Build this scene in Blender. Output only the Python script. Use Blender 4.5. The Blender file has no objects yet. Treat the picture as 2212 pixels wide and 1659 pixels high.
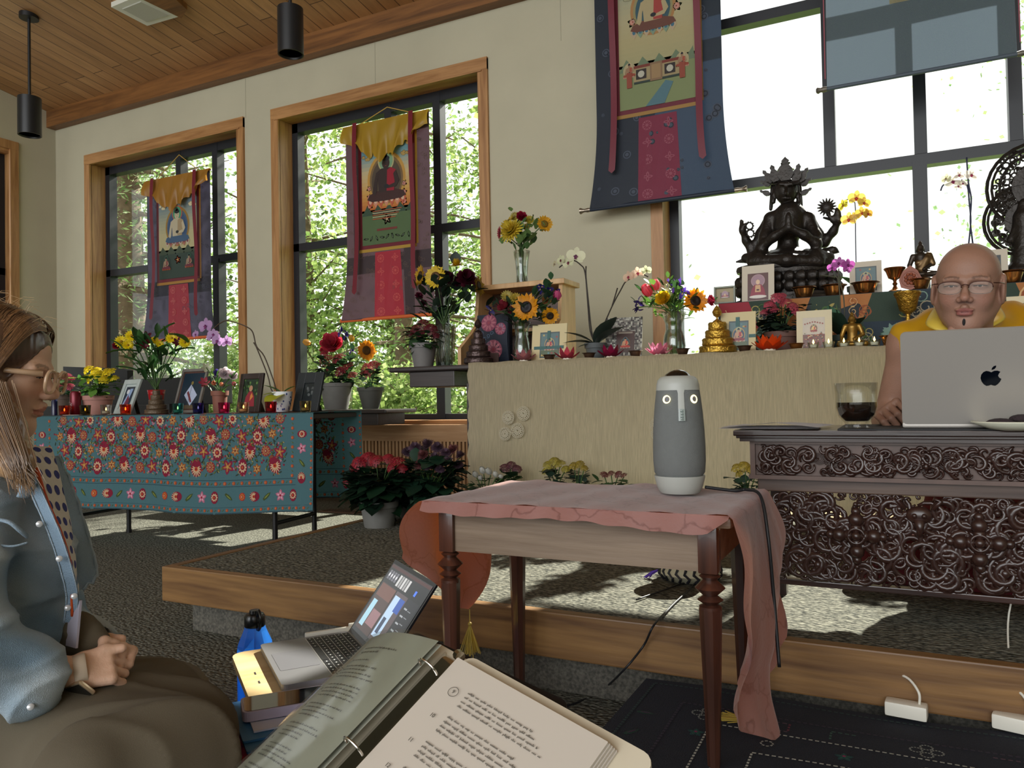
import bpy, bmesh, math, random
import numpy as np
from math import sin, cos, tan, pi, radians as R, atan2, sqrt
from mathutils import Vector as V, Matrix, noise as mnoise
rnd = random.Random(7)
SC = bpy.context.scene
COL = SC.collection
# ---------------- camera ----------------
H = 0.79; F = 1661.0; YAW = R(26.7); PIT = R(1.1); ROL = R(1.06)
_f = V((-sin(YAW)*cos(PIT), cos(YAW)*cos(PIT), sin(PIT)))
_r0 = V((cos(YAW), sin(YAW), 0)); _u0 = _r0.cross(_f)
_r = _r0*cos(ROL) - _u0*sin(ROL); _u = _u0*cos(ROL) + _r0*sin(ROL)
CAM = V((0, 0, H))
cd = bpy.data.cameras.new('camera'); cam = bpy.data.objects.new('camera', cd); COL.objects.link(cam)
cd.sensor_fit = 'HORIZONTAL'; cd.sensor_width = 36.0; cd.lens = 36.0*F/2212.0; cd.clip_start = 0.05; cd.clip_end = 300
cam.matrix_world = Matrix(((_r.x, _u.x, -_f.x, 0), (_r.y, _u.y, -_f.y, 0), (_r.z, _u.z, -_f.z, H), (0, 0, 0, 1)))
SC.camera = cam
def ray(px, py): return _f + _r*((px-1106.0)/F) - _u*((py-829.5)/F)
def PD(px, py, d): return CAM + ray(px, py)*d            # point at camera depth d
def PY(px, py, y): q = ray(px, py); return CAM + q*(y/q.y)
def PX(px, py, x): q = ray(px, py); return CAM + q*(x/q.x)
def PZ(px, py, z): q = ray(px, py); return CAM + q*((z-H)/q.z)
def depth(p): return (V(p)-CAM).dot(_f)
# ---------------- world, sun, exposure ----------------
SUN_AZ, SUN_EL = 10.0, 38.0
w = bpy.data.worlds.new('sky'); SC.world = w; w.use_nodes = True
nt = w.node_tree; nt.nodes.clear()
wo = nt.nodes.new('ShaderNodeOutputWorld'); bg = nt.nodes.new('ShaderNodeBackground')
sk = nt.nodes.new('ShaderNodeTexSky'); sk.sky_type = 'HOSEK_WILKIE'; sk.turbidity = 3.5; sk.ground_albedo = 0.35
sk.sun_direction = (sin(R(SUN_AZ))*cos(R(SUN_EL)), cos(R(SUN_AZ))*cos(R(SUN_EL)), sin(R(SUN_EL)))
mx = nt.nodes.new('ShaderNodeMixRGB'); mx.inputs[0].default_value = 0.72; mx.inputs[2].default_value = (1.0, 0.98, 0.94, 1)
nt.links.new(sk.outputs[0], mx.inputs[1]); nt.links.new(mx.outputs[0], bg.inputs[0]); bg.inputs[1].default_value = 1.35
nt.links.new(bg.outputs[0], wo.inputs[0])
sl = bpy.data.lights.new('sun', 'SUN'); sl.energy = 11.0; sl.angle = R(0.6); sl.color = (1.0, 0.93, 0.82)
so = bpy.data.objects.new('sun', sl); COL.objects.link(so)
so.rotation_euler = V((sin(R(SUN_AZ))*cos(R(SUN_EL)), cos(R(SUN_AZ))*cos(R(SUN_EL)), sin(R(SUN_EL)))).to_track_quat('Z', 'Y').to_euler()
SC.view_settings.view_transform = 'Standard'; SC.view_settings.look = 'None'; SC.view_settings.gamma = 1; SC.view_settings.use_curve_mapping = False
SC.view_settings.exposure = 0.5
SC.cycles.max_bounces = 8; SC.cycles.diffuse_bounces = 4; SC.cycles.glossy_bounces = 3; SC.cycles.transparent_max_bounces = 14; SC.cycles.transmission_bounces = 6
SC.cycles.sample_clamp_indirect = 6; SC.cycles.use_denoising = True; SC.cycles.caustics_reflective = False; SC.cycles.caustics_refractive = False
# fill light added far behind the camera to brighten the interior
def area(name, loc, rot, sx, sy, e, c=(1, .96, .9)):
    l = bpy.data.lights.new(name, 'AREA'); l.shape = 'RECTANGLE'; l.size = sx; l.size_y = sy; l.energy = e; l.color = c
    o = bpy.data.objects.new(name, l); COL.objects.link(o); o.location = loc; o.rotation_euler = rot; return o
area('rear_fill', (-1.5, -13, 4.2), (R(82), 0, 0), 15.0, 6.0, 900, (0.93, 0.97, 1.0))
# ---------------- materials ----------------
def S(h):
    h = h.lstrip('#'); c = [int(h[i:i+2], 16)/255 for i in (0, 2, 4)]
    return tuple((x/12.92 if x <= .04045 else ((x+.055)/1.055)**2.4) for x in c)
def col4(c): c = S(c) if isinstance(c, str) else c; return (c[0], c[1], c[2], 1)
MC = {}
def mat(name, color='#808080', rough=.6, metal=0, trans=0, alpha=1, noise=0, nscale=20, bump=0, bscale=60, vc=False, emit=0, ecol=None, spec=.5, stretch=(1,1,1), color2=None, coat=0, sheen=0):
    if name in MC: return MC[name]
    m = bpy.data.materials.new(name); m.use_nodes = True; t = m.node_tree; n = t.nodes; L = t.links; n.clear()
    out = n.new('ShaderNodeOutputMaterial'); p = n.new('ShaderNodeBsdfPrincipled')
    p.inputs['Roughness'].default_value = rough; p.inputs['Metallic'].default_value = metal
    p.inputs['Specular IOR Level'].default_value = spec; p.inputs['Coat Weight'].default_value = coat
    p.inputs['Base Color'].default_value = col4(color)
    src = None
    if vc:
        a = n.new('ShaderNodeVertexColor'); a.layer_name = 'Col'; src = a.outputs[0]
    tc = n.new('ShaderNodeTexCoord'); mp = n.new('ShaderNodeMapping'); mp.inputs['Scale'].default_value = stretch
    L.new(tc.outputs['Object'], mp.inputs[0])
    if noise or color2:
        nz = n.new('ShaderNodeTexNoise'); nz.inputs['Scale'].default_value = nscale; nz.inputs['Detail'].default_value = 5
        L.new(mp.outputs[0], nz.inputs[0])
        if color2:
            mr = n.new('ShaderNodeValToRGB'); mr.color_ramp.elements[0].position = .35; mr.color_ramp.elements[1].position = .68
            mr.color_ramp.elements[0].color = col4(color2); mr.color_ramp.elements[1].color = col4(color)
            L.new(nz.outputs[0], mr.inputs[0]); src = mr.outputs[0]
        else:
            mm = n.new('ShaderNodeMixRGB'); mm.blend_type = 'MULTIPLY'; mm.inputs[0].default_value = 1
            rr = n.new('ShaderNodeMapRange'); rr.inputs[3].default_value = 1-noise; rr.inputs[4].default_value = 1+noise*.6
            rr.inputs[1].default_value = .3; rr.inputs[2].default_value = .7
            L.new(nz.outputs[0], rr.inputs[0]); L.new(rr.outputs[0], mm.inputs[2])
            if src: L.new(src, mm.inputs[1])
            else: mm.inputs[1].default_value = col4(color)
            src = mm.outputs[0]
    if src: L.new(src, p.inputs['Base Color'])
    if bump:
        bn = n.new('ShaderNodeTexNoise'); bn.inputs['Scale'].default_value = bscale; bn.inputs['Detail'].default_value = 3
        L.new(mp.outputs[0], bn.inputs[0]); b = n.new('ShaderNodeBump'); b.inputs['Strength'].default_value = min(1, bump); b.inputs['Distance'].default_value = .01*max(1, bump)
        L.new(bn.outputs[0], b.inputs['Height']); L.new(b.outputs[0], p.inputs['Normal'])
    if emit:
        p.inputs['Emission Strength'].default_value = emit
        if vc: L.new(src, p.inputs['Emission Color'])
        else: p.inputs['Emission Color'].default_value = col4(ecol or color)
    sh = p.outputs[0]
    if trans:
        tr = n.new('ShaderNodeBsdfTranslucent'); tr.inputs[0].default_value = col4(color)
        if src: L.new(src, tr.inputs[0])
        ms = n.new('ShaderNodeMixShader'); ms.inputs[0].default_value = trans; L.new(sh, ms.inputs[1]); L.new(tr.outputs[0], ms.inputs[2]); sh = ms.outputs[0]
    if alpha < 1:
        tp = n.new('ShaderNodeBsdfTransparent'); ms = n.new('ShaderNodeMixShader'); ms.inputs[0].default_value = alpha
        tp.inputs[0].default_value = (1, 1, 1, 1)
        L.new(tp.outputs[0], ms.inputs[1]); L.new(sh, ms.inputs[2]); sh = ms.outputs[0]
    L.new(sh, out.inputs[0]); MC[name] = m; return m
def wood(name, c1, c2, axis=0, scale=6, rough=.45, bump=.15, coat=0):
    if name in MC: return MC[name]
    m = bpy.data.materials.new(name); m.use_nodes = True; t = m.node_tree; n = t.nodes; L = t.links; p = n['Principled BSDF']
    tc = n.new('ShaderNodeTexCoord'); mp = n.new('ShaderNodeMapping')
    s = [scale*3]*3; s[axis] = scale*.22; mp.inputs['Scale'].default_value = s
    nz = n.new('ShaderNodeTexNoise'); nz.inputs['Scale'].default_value = 1.0; nz.inputs['Detail'].default_value = 6; nz.inputs['Distortion'].default_value = 1.2
    wv = n.new('ShaderNodeTexNoise'); wv.inputs['Scale'].default_value = 5; wv.inputs['Detail'].default_value = 8
    L.new(tc.outputs['Object'], mp.inputs[0]); L.new(mp.outputs[0], nz.inputs[0]); L.new(mp.outputs[0], wv.inputs[0])
    ad = n.new('ShaderNodeMath'); ad.operation = 'ADD'; mu = n.new('ShaderNodeMath'); mu.operation = 'MULTIPLY'; mu.inputs[1].default_value = .35
    L.new(wv.outputs[0], mu.inputs[0]); L.new(nz.outputs[0], ad.inputs[0]); L.new(mu.outputs[0], ad.inputs[1])
    cr = n.new('ShaderNodeValToRGB'); cr.color_ramp.elements[0].position = .48; cr.color_ramp.elements[1].position = .85
    cr.color_ramp.elements[0].color = col4(c2); cr.color_ramp.elements[1].color = col4(c1)
    L.new(ad.outputs[0], cr.inputs[0]); L.new(cr.outputs[0], p.inputs['Base Color']); p.inputs['Roughness'].default_value = rough; p.inputs['Coat Weight'].default_value = coat
    b = n.new('ShaderNodeBump'); b.inputs['Strength'].default_value = bump; b.inputs['Distance'].default_value = .004
    L.new(wv.outputs[0], b.inputs['Height']); L.new(b.outputs[0], p.inputs['Normal']); MC[name] = m; return m
def glass(name, tint=(1, 1, 1), gloss=.08, rough=.02, fres=True):
    if name in MC: return MC[name]
    m = bpy.data.materials.new(name); m.use_nodes = True; t = m.node_tree; n = t.nodes; L = t.links; n.clear()
    out = n.new('ShaderNodeOutputMaterial'); a = n.new('ShaderNodeBsdfTransparent'); a.inputs[0].default_value = (*tint, 1)
    g = n.new('ShaderNodeBsdfGlossy'); g.inputs['Roughness'].default_value = rough
    ms = n.new('ShaderNodeMixShader'); lw = n.new('ShaderNodeLayerWeight'); lw.inputs[0].default_value = .25
    mr = n.new('ShaderNodeMapRange'); mr.inputs[3].default_value = gloss*.4; mr.inputs[4].default_value = min(1, gloss*5)
    L.new(lw.outputs['Fresnel'], mr.inputs[0]); L.new(mr.outputs[0], ms.inputs[0])
    L.new(a.outputs[0], ms.inputs[1]); L.new(g.outputs[0], ms.inputs[2]); L.new(ms.outputs[0], out.inputs[0]); MC[name] = m; return m
VCm = lambda: mat('painted_surface', vc=True, rough=.6, bump=.08, bscale=200)
VCl = lambda: mat('leaf_and_petal', vc=True, rough=.5, trans=.4, noise=.12, nscale=60)
VCs = lambda: mat('silk_brocade', vc=True, rough=.42, trans=.38, bump=.25, bscale=500)
VCg = lambda: mat('printed_paper', vc=True, rough=.3, spec=.4, noise=.04, nscale=90)
# ---------------- mesh builder ----------------
class MB:
    def __init__(s): s.v = []; s.f = []; s.c = []; s.m = []; s.cur = (1, 1, 1); s.mi = 0; s.M = None
    def color(s, c, mi=None):
        s.cur = S(c) if isinstance(c, str) else tuple(c[:3])
        if mi is not None: s.mi = mi
        return s
    def add(s, vs, fs, flip=False):
        b = len(s.v)
        for q in vs:
            q = V(q)
            if s.M: q = s.M @ q
            s.v.append(q)
        for f in fs:
            s.f.append(tuple(b+i for i in (reversed(f) if flip else f))); s.c.append(s.cur); s.m.append(s.mi)
        return s
    def box(s, x0, y0, z0, x1, y1, z1, bev=0):
        if bev:
            bm = bmesh.new(); bmesh.ops.create_cube(bm, size=1)
            for v in bm.verts: v.co = V(((x0+x1)/2+v.co.x*(x1-x0), (y0+y1)/2+v.co.y*(y1-y0), (z0+z1)/2+v.co.z*(z1-z0)))
            bmesh.ops.bevel(bm, geom=bm.edges[:], offset=bev, segments=2, affect='EDGES', profile=.6)
            bm.verts.index_update(); s.add([v.co.copy() for v in bm.verts], [[v.index for v in f.verts] for f in bm.faces]); bm.free(); return s
        vs = [(x0,y0,z0),(x1,y0,z0),(x1,y1,z0),(x0,y1,z0),(x0,y0,z1),(x1,y0,z1),(x1,y1,z1),(x0,y1,z1)]
        return s.add(vs, [(0,3,2,1),(4,5,6,7),(0,1,5,4),(1,2,6,5),(2,3,7,6),(3,0,4,7)])
    def lathe(s, prof, n=24, c=(0,0,0), caps=True, sq=1.0, rot=0):
        vs = []; fs = []
        for (r, z) in prof:
            for k in range(n):
                a = 2*pi*k/n+rot; vs.append((c[0]+r*cos(a), c[1]+r*sin(a)*sq, c[2]+z))
        m = len(prof)
        for i in range(m-1):
            for k in range(n):
                k2 = (k+1) % n; fs.append((i*n+k, i*n+k2, (i+1)*n+k2, (i+1)*n+k))
        if caps:
            if prof[0][0] > 1e-5: fs.append(tuple(range(n-1, -1, -1)))
            if prof[-1][0] > 1e-5: fs.append(tuple((m-1)*n+k for k in range(n)))
        return s.add(vs, fs)
    def tube(s, path, r, n=8, caps=True, flat=1.0):
        path = [V(p) for p in path]; m = len(path)
        if m < 2: return s
        rs = r if isinstance(r, (list, tuple)) else [r]*m
        vs = []; fs = []; up = None
        for i, p in enumerate(path):
            d = (path[min(i+1, m-1)]-path[max(i-1, 0)])
            if d.length < 1e-9: d = V((0, 0, 1))
            d.normalize()
            if up is None:
                up = V((0, 0, 1)) if abs(d.z) < .9 else V((1, 0, 0))
            a = d.cross(up)
            if a.length < 1e-6: a = d.orthogonal()
            a.normalize(); b = a.cross(d); up = b
            for k in range(n):
                t = 2*pi*k/n; vs.append(p+a*(cos(t)*rs[i])+b*(sin(t)*rs[i]*flat))
        for i in range(m-1):
            for k in range(n):
                k2 = (k+1) % n; fs.append((i*n+k, i*n+k2, (i+1)*n+k2, (i+1)*n+k))
        if caps: fs.append(tuple(range(n-1, -1, -1))); fs.append(tuple((m-1)*n+k for k in range(n)))
        return s.add(vs, fs, flip=True)
    def ball(s, c, r, n=10, m=7):
        if not isinstance(r, (tuple, list)): r = (r, r, r)
        vs = [(c[0], c[1], c[2]+r[2])]; fs = []
        for i in range(1, m):
            t = pi*i/m
            for k in range(n): a = 2*pi*k/n; vs.append((c[0]+r[0]*sin(t)*cos(a), c[1]+r[1]*sin(t)*sin(a), c[2]+r[2]*cos(t)))
        vs.append((c[0], c[1], c[2]-r[2])); e = len(vs)-1
        for k in range(n): fs.append((0, 1+k, 1+(k+1) % n)); fs.append((e, 1+(m-2)*n+(k+1) % n, 1+(m-2)*n+k))
        for i in range(m-2):
            for k in range(n): a = 1+i*n+k; b = 1+i*n+(k+1) % n; fs.append((a, a+n, b+n, b))
        return s.add(vs, fs)
    def grid(s, fn, nu, nv, flip=False, colfn=None):
        vs = [fn(i/nu, j/nv) for j in range(nv+1) for i in range(nu+1)]
        if colfn is None:
            fs = [(j*(nu+1)+i, j*(nu+1)+i+1, (j+1)*(nu+1)+i+1, (j+1)*(nu+1)+i) for j in range(nv) for i in range(nu)]
            return s.add(vs, fs, flip)
        b = len(s.v); s.add(vs, [])
        for j in range(nv):
            for i in range(nu):
                f = (j*(nu+1)+i, j*(nu+1)+i+1, (j+1)*(nu+1)+i+1, (j+1)*(nu+1)+i)
                if flip: f = f[::-1]
                s.f.append(tuple(b+k for k in f)); c = colfn((i+.5)/nu, (j+.5)/nv); s.c.append(S(c) if isinstance(c, str) else tuple(c)); s.m.append(s.mi)
        return s
    def poly(s, pts): return s.add(pts, [tuple(range(len(pts)))])
    def prism(s, pts, z0, z1):           # pts 2D outline extruded in z
        n = len(pts); vs = [(p[0], p[1], z0) for p in pts]+[(p[0], p[1], z1) for p in pts]
        fs = [tuple(range(n-1, -1, -1)), tuple(range(n, 2*n))]+[(k, (k+1) % n, n+(k+1) % n, n+k) for k in range(n)]
        return s.add(vs, fs)
    def mesh(s, name, mats, smooth=False):
        me = bpy.data.meshes.new(name); me.from_pydata([tuple(q) for q in s.v], [], s.f)
        if not isinstance(mats, (list, tuple)): mats = [mats]
        for m in mats: me.materials.append(m)
        if len(mats) > 1: me.polygons.foreach_set('material_index', s.m)
        ca = me.color_attributes.new('Col', 'FLOAT_COLOR', 'CORNER')
        arr = np.ones((len(me.loops), 4), np.float32); k = 0
        ls = np.array([len(f) for f in s.f]); cc = np.array(s.c, np.float32).reshape(-1, 3)
        arr[:, :3] = np.repeat(cc, ls, axis=0)[:len(me.loops)]
        ca.data.foreach_set('color', arr.ravel())
        if smooth:
            me.polygons.foreach_set('use_smooth', [True]*len(me.polygons))
            if smooth != 'all':
                try: me.set_sharp_from_angle(angle=R(42))
                except Exception: pass
        me.update(); return me
    def obj(s, name, mats, parent=None, smooth=False, label=None):
        return mobj(name, s.mesh(name, mats, smooth), parent, label)
def mobj(name, me, parent=None, label=None, M=None):
    o = bpy.data.objects.new(name, me); COL.objects.link(o)
    if parent: o.parent = parent
    if M is not None: o.matrix_basis = M
    if label: o['label'] = label
    return o
def thing(name, label, cat, loc=(0, 0, 0), rz=0, group=None, M=None):
    o = bpy.data.objects.new(name, None); COL.objects.link(o); o.empty_display_size = .05
    if M is not None: o.matrix_basis = M
    else: o.location = loc; o.rotation_euler = (0, 0, rz)
    return tag(o, label, cat, group)
def tag(o, label, cat, group=None):
    o['label'] = label; o['category'] = cat
    if group: o['group'] = group
    return o
def struct(o): o['kind'] = 'structure'; return o
def kids(o): return [c for c in bpy.data.objects if c.parent == o]
def T(loc, rz=0, s=1, rx=0, ry=0):
    return Matrix.Translation(V(loc)) @ Matrix.Rotation(rz, 4, 'Z') @ Matrix.Rotation(ry, 4, 'Y') @ Matrix.Rotation(rx, 4, 'X') @ Matrix.Scale(s, 4)
def aim(loc, d, s=1, spin=0):          # local +Z looks along d
    q = V(d).normalized().to_track_quat('Z', 'Y'); return Matrix.Translation(V(loc)) @ q.to_matrix().to_4x4() @ Matrix.Rotation(spin, 4, 'Z') @ Matrix.Scale(s, 4)
def bez(a, b, c, n=8):
    a, b, c = V(a), V(b), V(c); return [a*(1-t)**2+b*2*t*(1-t)+c*t*t for t in [i/n for i in range(n+1)]]
def spline(pts, n=6):
    P_ = [V(p) for p in pts]; out = []
    for i in range(len(P_)-1):
        p0, p1, p2, p3 = P_[max(i-1, 0)], P_[i], P_[i+1], P_[min(i+2, len(P_)-1)]
        for k in range(n):
            t = k/n; out.append(.5*((2*p1)+(p2-p0)*t+(2*p0-5*p1+4*p2-p3)*t*t+(3*p1-p0-3*p2+p3)*t**3))
    out.append(P_[-1]); return out
# ---------------- signed-distance modelling ----------------
class SDF:
    def __init__(s): s.ops = []
    def cap(s, a, b, ra, rb=None, k=.02, op='u'): s.ops.append(('c', np.array(a, float), np.array(b, float), ra, ra if rb is None else rb, k, op)); return s
    def chain(s, pts, rs, k=.02):
        for i in range(len(pts)-1): s.cap(pts[i], pts[i+1], rs[i], rs[i+1], k)
        return s
    def ell(s, c, r, k=.02, op='u', rot=None): s.ops.append(('e', np.array(c, float), np.array(r if hasattr(r, '__len__') else (r,)*3, float), None if rot is None else np.array(rot.to_3x3()), 0, k, op)); return s
    def torus(s, c, Rr, r, k=.01, rot=None, op='u'): s.ops.append(('t', np.array(c, float), float(Rr), None if rot is None else np.array(rot.to_3x3()), float(r), k, op)); return s
    def bounds(s):
        lo = np.full(3, 1e9); hi = -lo
        for o in s.ops:
            if o[6] != 'u': continue
            if o[0] == 'c':
                m = max(o[3], o[4]); lo = np.minimum(lo, np.minimum(o[1], o[2])-m); hi = np.maximum(hi, np.maximum(o[1], o[2])+m)
            else:
                m = o[2].max() if o[0] == 'e' else o[2]+o[4]; lo = np.minimum(lo, o[1]-m); hi = np.maximum(hi, o[1]+m)
        return lo, hi
    def mesh(s, vox, lo=None, hi=None, extra=None):
        l, h = s.bounds(); lo = l-3*vox if lo is None else np.maximum(np.array(lo, float), l-3*vox); hi = h+3*vox if hi is None else np.minimum(np.array(hi, float), h+3*vox)
        n = np.maximum(4, np.ceil((hi-lo)/vox).astype(int)+1)
        ax = [lo[i]+vox*np.arange(n[i]) for i in range(3)]
        F_ = np.full(n, 1.0, np.float32)
        for o in s.ops:
            if o[0] == 'c': m = max(o[3], o[4]); bl = np.minimum(o[1], o[2])-m; bh = np.maximum(o[1], o[2])+m
            elif o[0] == 'e': m = o[2].max(); bl = o[1]-m; bh = o[1]+m
            else: m = o[2]+o[4]; bl = o[1]-m; bh = o[1]+m
            pad = o[5]*1.2+4*vox
            i0 = np.clip(np.floor((bl-pad-lo)/vox).astype(int), 0, n-1); i1 = np.clip(np.ceil((bh+pad-lo)/vox).astype(int)+1, 1, n)
            if np.any(i1 <= i0): continue
            sl_ = tuple(slice(a, b) for a, b in zip(i0, i1))
            X, Y, Z = np.meshgrid(ax[0][sl_[0]], ax[1][sl_[1]], ax[2][sl_[2]], indexing='ij')
            if o[0] == 'c':
                a, b = o[1], o[2]; d = b-a; L2 = max(1e-12, float(d@d))
                t = np.clip(((X-a[0])*d[0]+(Y-a[1])*d[1]+(Z-a[2])*d[2])/L2, 0, 1)
                D = np.sqrt((X-a[0]-t*d[0])**2+(Y-a[1]-t*d[1])**2+(Z-a[2]-t*d[2])**2)-(o[3]+(o[4]-o[3])*t)
            else:
                x, y, z = X-o[1][0], Y-o[1][1], Z-o[1][2]
                if o[3] is not None:
                    r = o[3]; x, y, z = r[0, 0]*x+r[1, 0]*y+r[2, 0]*z, r[0, 1]*x+r[1, 1]*y+r[2, 1]*z, r[0, 2]*x+r[1, 2]*y+r[2, 2]*z
                if o[0] == 'e':
                    q = o[2]; k0 = np.sqrt((x/q[0])**2+(y/q[1])**2+(z/q[2])**2)+1e-9; k1 = np.sqrt((x/q[0]**2)**2+(y/q[1]**2)**2+(z/q[2]**2)**2)+1e-9
                    D = k0*(k0-1)/k1
                else: D = np.sqrt((np.sqrt(x*x+y*y)-o[2])**2+z*z)-o[4]
            G = F_[sl_]; k = o[5]
            if o[6] == 'u':
                hh = np.maximum(k-np.abs(G-D), 0)/k if k > 0 else 0; F_[sl_] = np.minimum(G, D)-hh*hh*k*.25
            else:
                D = -D; hh = np.maximum(k-np.abs(G-D), 0)/k if k > 0 else 0; F_[sl_] = np.maximum(G, D)+hh*hh*k*.25
        if extra is not None:
            X, Y, Z = np.meshgrid(ax[0], ax[1], ax[2], indexing='ij'); F_ = extra(F_, X, Y, Z)
        S_ = F_ < 0
        cs = [(i, j, k) for i in (0, 1) for j in (0, 1) for k in (0, 1)]
        sub = lambda A, c: A[c[0]:A.shape[0]-1+c[0], c[1]:A.shape[1]-1+c[1], c[2]:A.shape[2]-1+c[2]]
        cnt = sum(sub(S_, c).astype(np.int8) for c in cs); act = (cnt > 0) & (cnt < 8)
        idx = np.full(act.shape, -1, np.int64); A = np.argwhere(act); idx[act] = np.arange(len(A))
        acc = np.zeros((len(A), 3)); num = np.zeros(len(A))
        a0, a1, a2 = A.T
        for c in cs:
            for ax_ in range(3):
                if c[ax_]: continue
                d = list(c); d[ax_] = 1
                f0 = F_[a0+c[0], a1+c[1], a2+c[2]]; f1 = F_[a0+d[0], a1+d[1], a2+d[2]]
                cr = (f0 < 0) != (f1 < 0); t = np.where(cr, f0/np.where(f0 == f1, 1, f0-f1), 0)
                pt = np.array(c, float)[None, :].repeat(len(A), 0); pt[:, ax_] += t
                acc[cr] += pt[cr]; num[cr] += 1
        Vx = (acc/np.maximum(num, 1)[:, None]+A)*vox+lo
        faces = []
        for ax_ in range(3):
            o1, o2 = [(1, 2), (2, 0), (0, 1)][ax_]
            sl0 = [slice(None)]*3; sl1 = [slice(None)]*3; sl0[ax_] = slice(0, -1); sl1[ax_] = slice(1, None)
            C_ = S_[tuple(sl0)] != S_[tuple(sl1)]; E = np.argwhere(C_)
            E = E[(E[:, o1] > 0) & (E[:, o2] > 0) & (E[:, o1] < n[o1]-1) & (E[:, o2] < n[o2]-1)]
            if not len(E): continue
            def cell(d1, d2):
                q = E.copy(); q[:, o1] += d1; q[:, o2] += d2; return idx[q[:, 0], q[:, 1], q[:, 2]]
            q = np.stack([cell(-1, -1), cell(0, -1), cell(0, 0), cell(-1, 0)], 1)
            ins = S_[E[:, 0], E[:, 1], E[:, 2]]; q[~ins] = q[~ins][:, ::-1]
            q = q[(q >= 0).all(1)]; faces.append(q)
        return Vx, np.concatenate(faces)
def sobj(name, VF, mats, parent=None, colfn=None, disp=None, smooth=True, label=None):
    Vx, Fa = VF
    me = bpy.data.meshes.new(name); me.vertices.add(len(Vx)); me.vertices.foreach_set('co', Vx.astype(np.float32).ravel())
    me.loops.add(Fa.size); me.loops.foreach_set('vertex_index', Fa.astype(np.int32).ravel())
    me.polygons.add(len(Fa)); me.polygons.foreach_set('loop_start', np.arange(len(Fa), dtype=np.int32)*4)
    me.polygons.foreach_set('use_smooth', np.ones(len(Fa), bool)); me.update(calc_edges=True); me.validate()
    if disp is not None:
        nr = np.zeros(len(me.vertices)*3, np.float32); me.vertices.foreach_get('normal', nr); nr = nr.reshape(-1, 3)
        co = np.zeros(len(me.vertices)*3, np.float32); me.vertices.foreach_get('co', co); co = co.reshape(-1, 3)
        co = co+nr*disp(co, nr)[:, None]; me.vertices.foreach_set('co', co.astype(np.float32).ravel()); me.update()
    if not isinstance(mats, (list, tuple)): mats = [mats]
    for m in mats: me.materials.append(m)
    if colfn is not None:
        co = np.zeros(len(me.vertices)*3, np.float32); me.vertices.foreach_get('co', co); co = co.reshape(-1, 3)
        nr = np.zeros(len(me.vertices)*3, np.float32); me.vertices.foreach_get('normal', nr); nr = nr.reshape(-1, 3)
        c = np.ones((len(co), 4), np.float32); c[:, :3] = colfn(co, nr)
        ca = me.color_attributes.new('Col', 'FLOAT_COLOR', 'POINT'); ca.data.foreach_set('color', c.ravel())
    return mobj(name, me, parent, label)
# ================= ROOM =================
YW = 5.2; YG = 5.42; XL = -8.1; ZC = 3.79; ZB = 3.97; SL = 0.14
M_wall = mat('plaster', '#b9b39b', rough=.9, noise=.04, nscale=3, bump=.05, bscale=120)
M_oak = wood('oak_trim', '#b98a58', '#8f6238', axis=2, scale=5)
M_oakx = wood('oak_trim_long', '#b98a58', '#8f6238', axis=0, scale=5)
M_black = mat('dark_metal_frame', '#24262b', rough=.4, spec=.4)
M_pane = glass('window_glass', (.97, .99, .985), .02, .0)
# windows: x0,x1 are the outer edges of the trim
ZT = 3.42; TW = 0.085; ZS = 0.62
W1 = (PY(186, 400, YW).x, PY(530, 400, YW).x); W2 = (PY(591, 500, YW).x, PY(1059, 400, YW).x); W3 = (-1.506, 2.6)
WINS = [W1, W2, W3]
def zt(i): return 3.76 if i == 2 else ZT
m = MB()
xs = XL
for i, (a, b) in enumerate(WINS):
    m.box(xs, YW, 0, a+TW*.5, YG+.1, ZB); m.box(a+TW*.5, YW, 0, b-TW*.5, YG+.1, ZS); m.box(a+TW*.5, YW, zt(i)-TW*.5, b-TW*.5, YG+.1, ZB); xs = b-TW*.5
m.box(xs, YW, 0, 4.2, YG+.1, ZB)
struct(m.obj('wall_back', M_wall))
m = MB(); ld0, ld1 = 3.35, PX(38, 380, XL).y; lt = 3.45
m.box(XL-.25, -4.5, 0, XL, ld0, 5.6); m.box(XL-.25, ld0, lt, XL, ld1, 5.6); m.box(XL-.25, ld0, 0, XL, ld1, .6); m.box(XL-.25, ld1, 0, XL, YG+.1, 5.6)
struct(m.obj('wall_left', M_wall))
m = MB(); m.box(4.2, -4.5, 0, 4.4, YG+.1, 5.6); struct(m.obj('wall_right', M_wall))
# wall panel seams
m = MB()
for x in (PY(810, 120, YW).x, PY(531, 260, YW).x, PY(1216, 300, YW).x): m.box(x-.003, YW-.002, ZT-.0, x+.003, YW+.001, ZC)
struct(m.obj('trim_1', mat('panel_seam', '#a9a48f', rough=.9)))
# ceiling: sloping oak boards
M_ceil = bpy.data.materials.new('ceiling_boards'); M_ceil.use_nodes = True; t = M_ceil.node_tree; n = t.nodes; L = t.links; p = n['Principled BSDF']
tc = n.new('ShaderNodeTexCoord'); mp = n.new('ShaderNodeMapping'); mp.inputs['Scale'].default_value = (1, 1, 1); mp.inputs['Rotation'].default_value = (0, 0, R(90))
bk = n.new('ShaderNodeTexBrick'); bk.inputs['Scale'].default_value = 1.0; bk.inputs['Brick Width'].default_value = 2.4; bk.inputs['Row Height'].default_value = .135
bk.inputs['Mortar Size'].default_value = .004; bk.inputs['Color1'].default_value = col4('#b98c5c'); bk.inputs['Color2'].default_value = col4('#a07448'); bk.inputs['Mortar'].default_value = col4('#4f331b')
mp2 = n.new('ShaderNodeMapping'); mp2.inputs['Scale'].default_value = (14, .8, 14); nz = n.new('ShaderNodeTexNoise'); nz.inputs['Scale'].default_value = 1.5; nz.inputs['Detail'].default_value = 6
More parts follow.
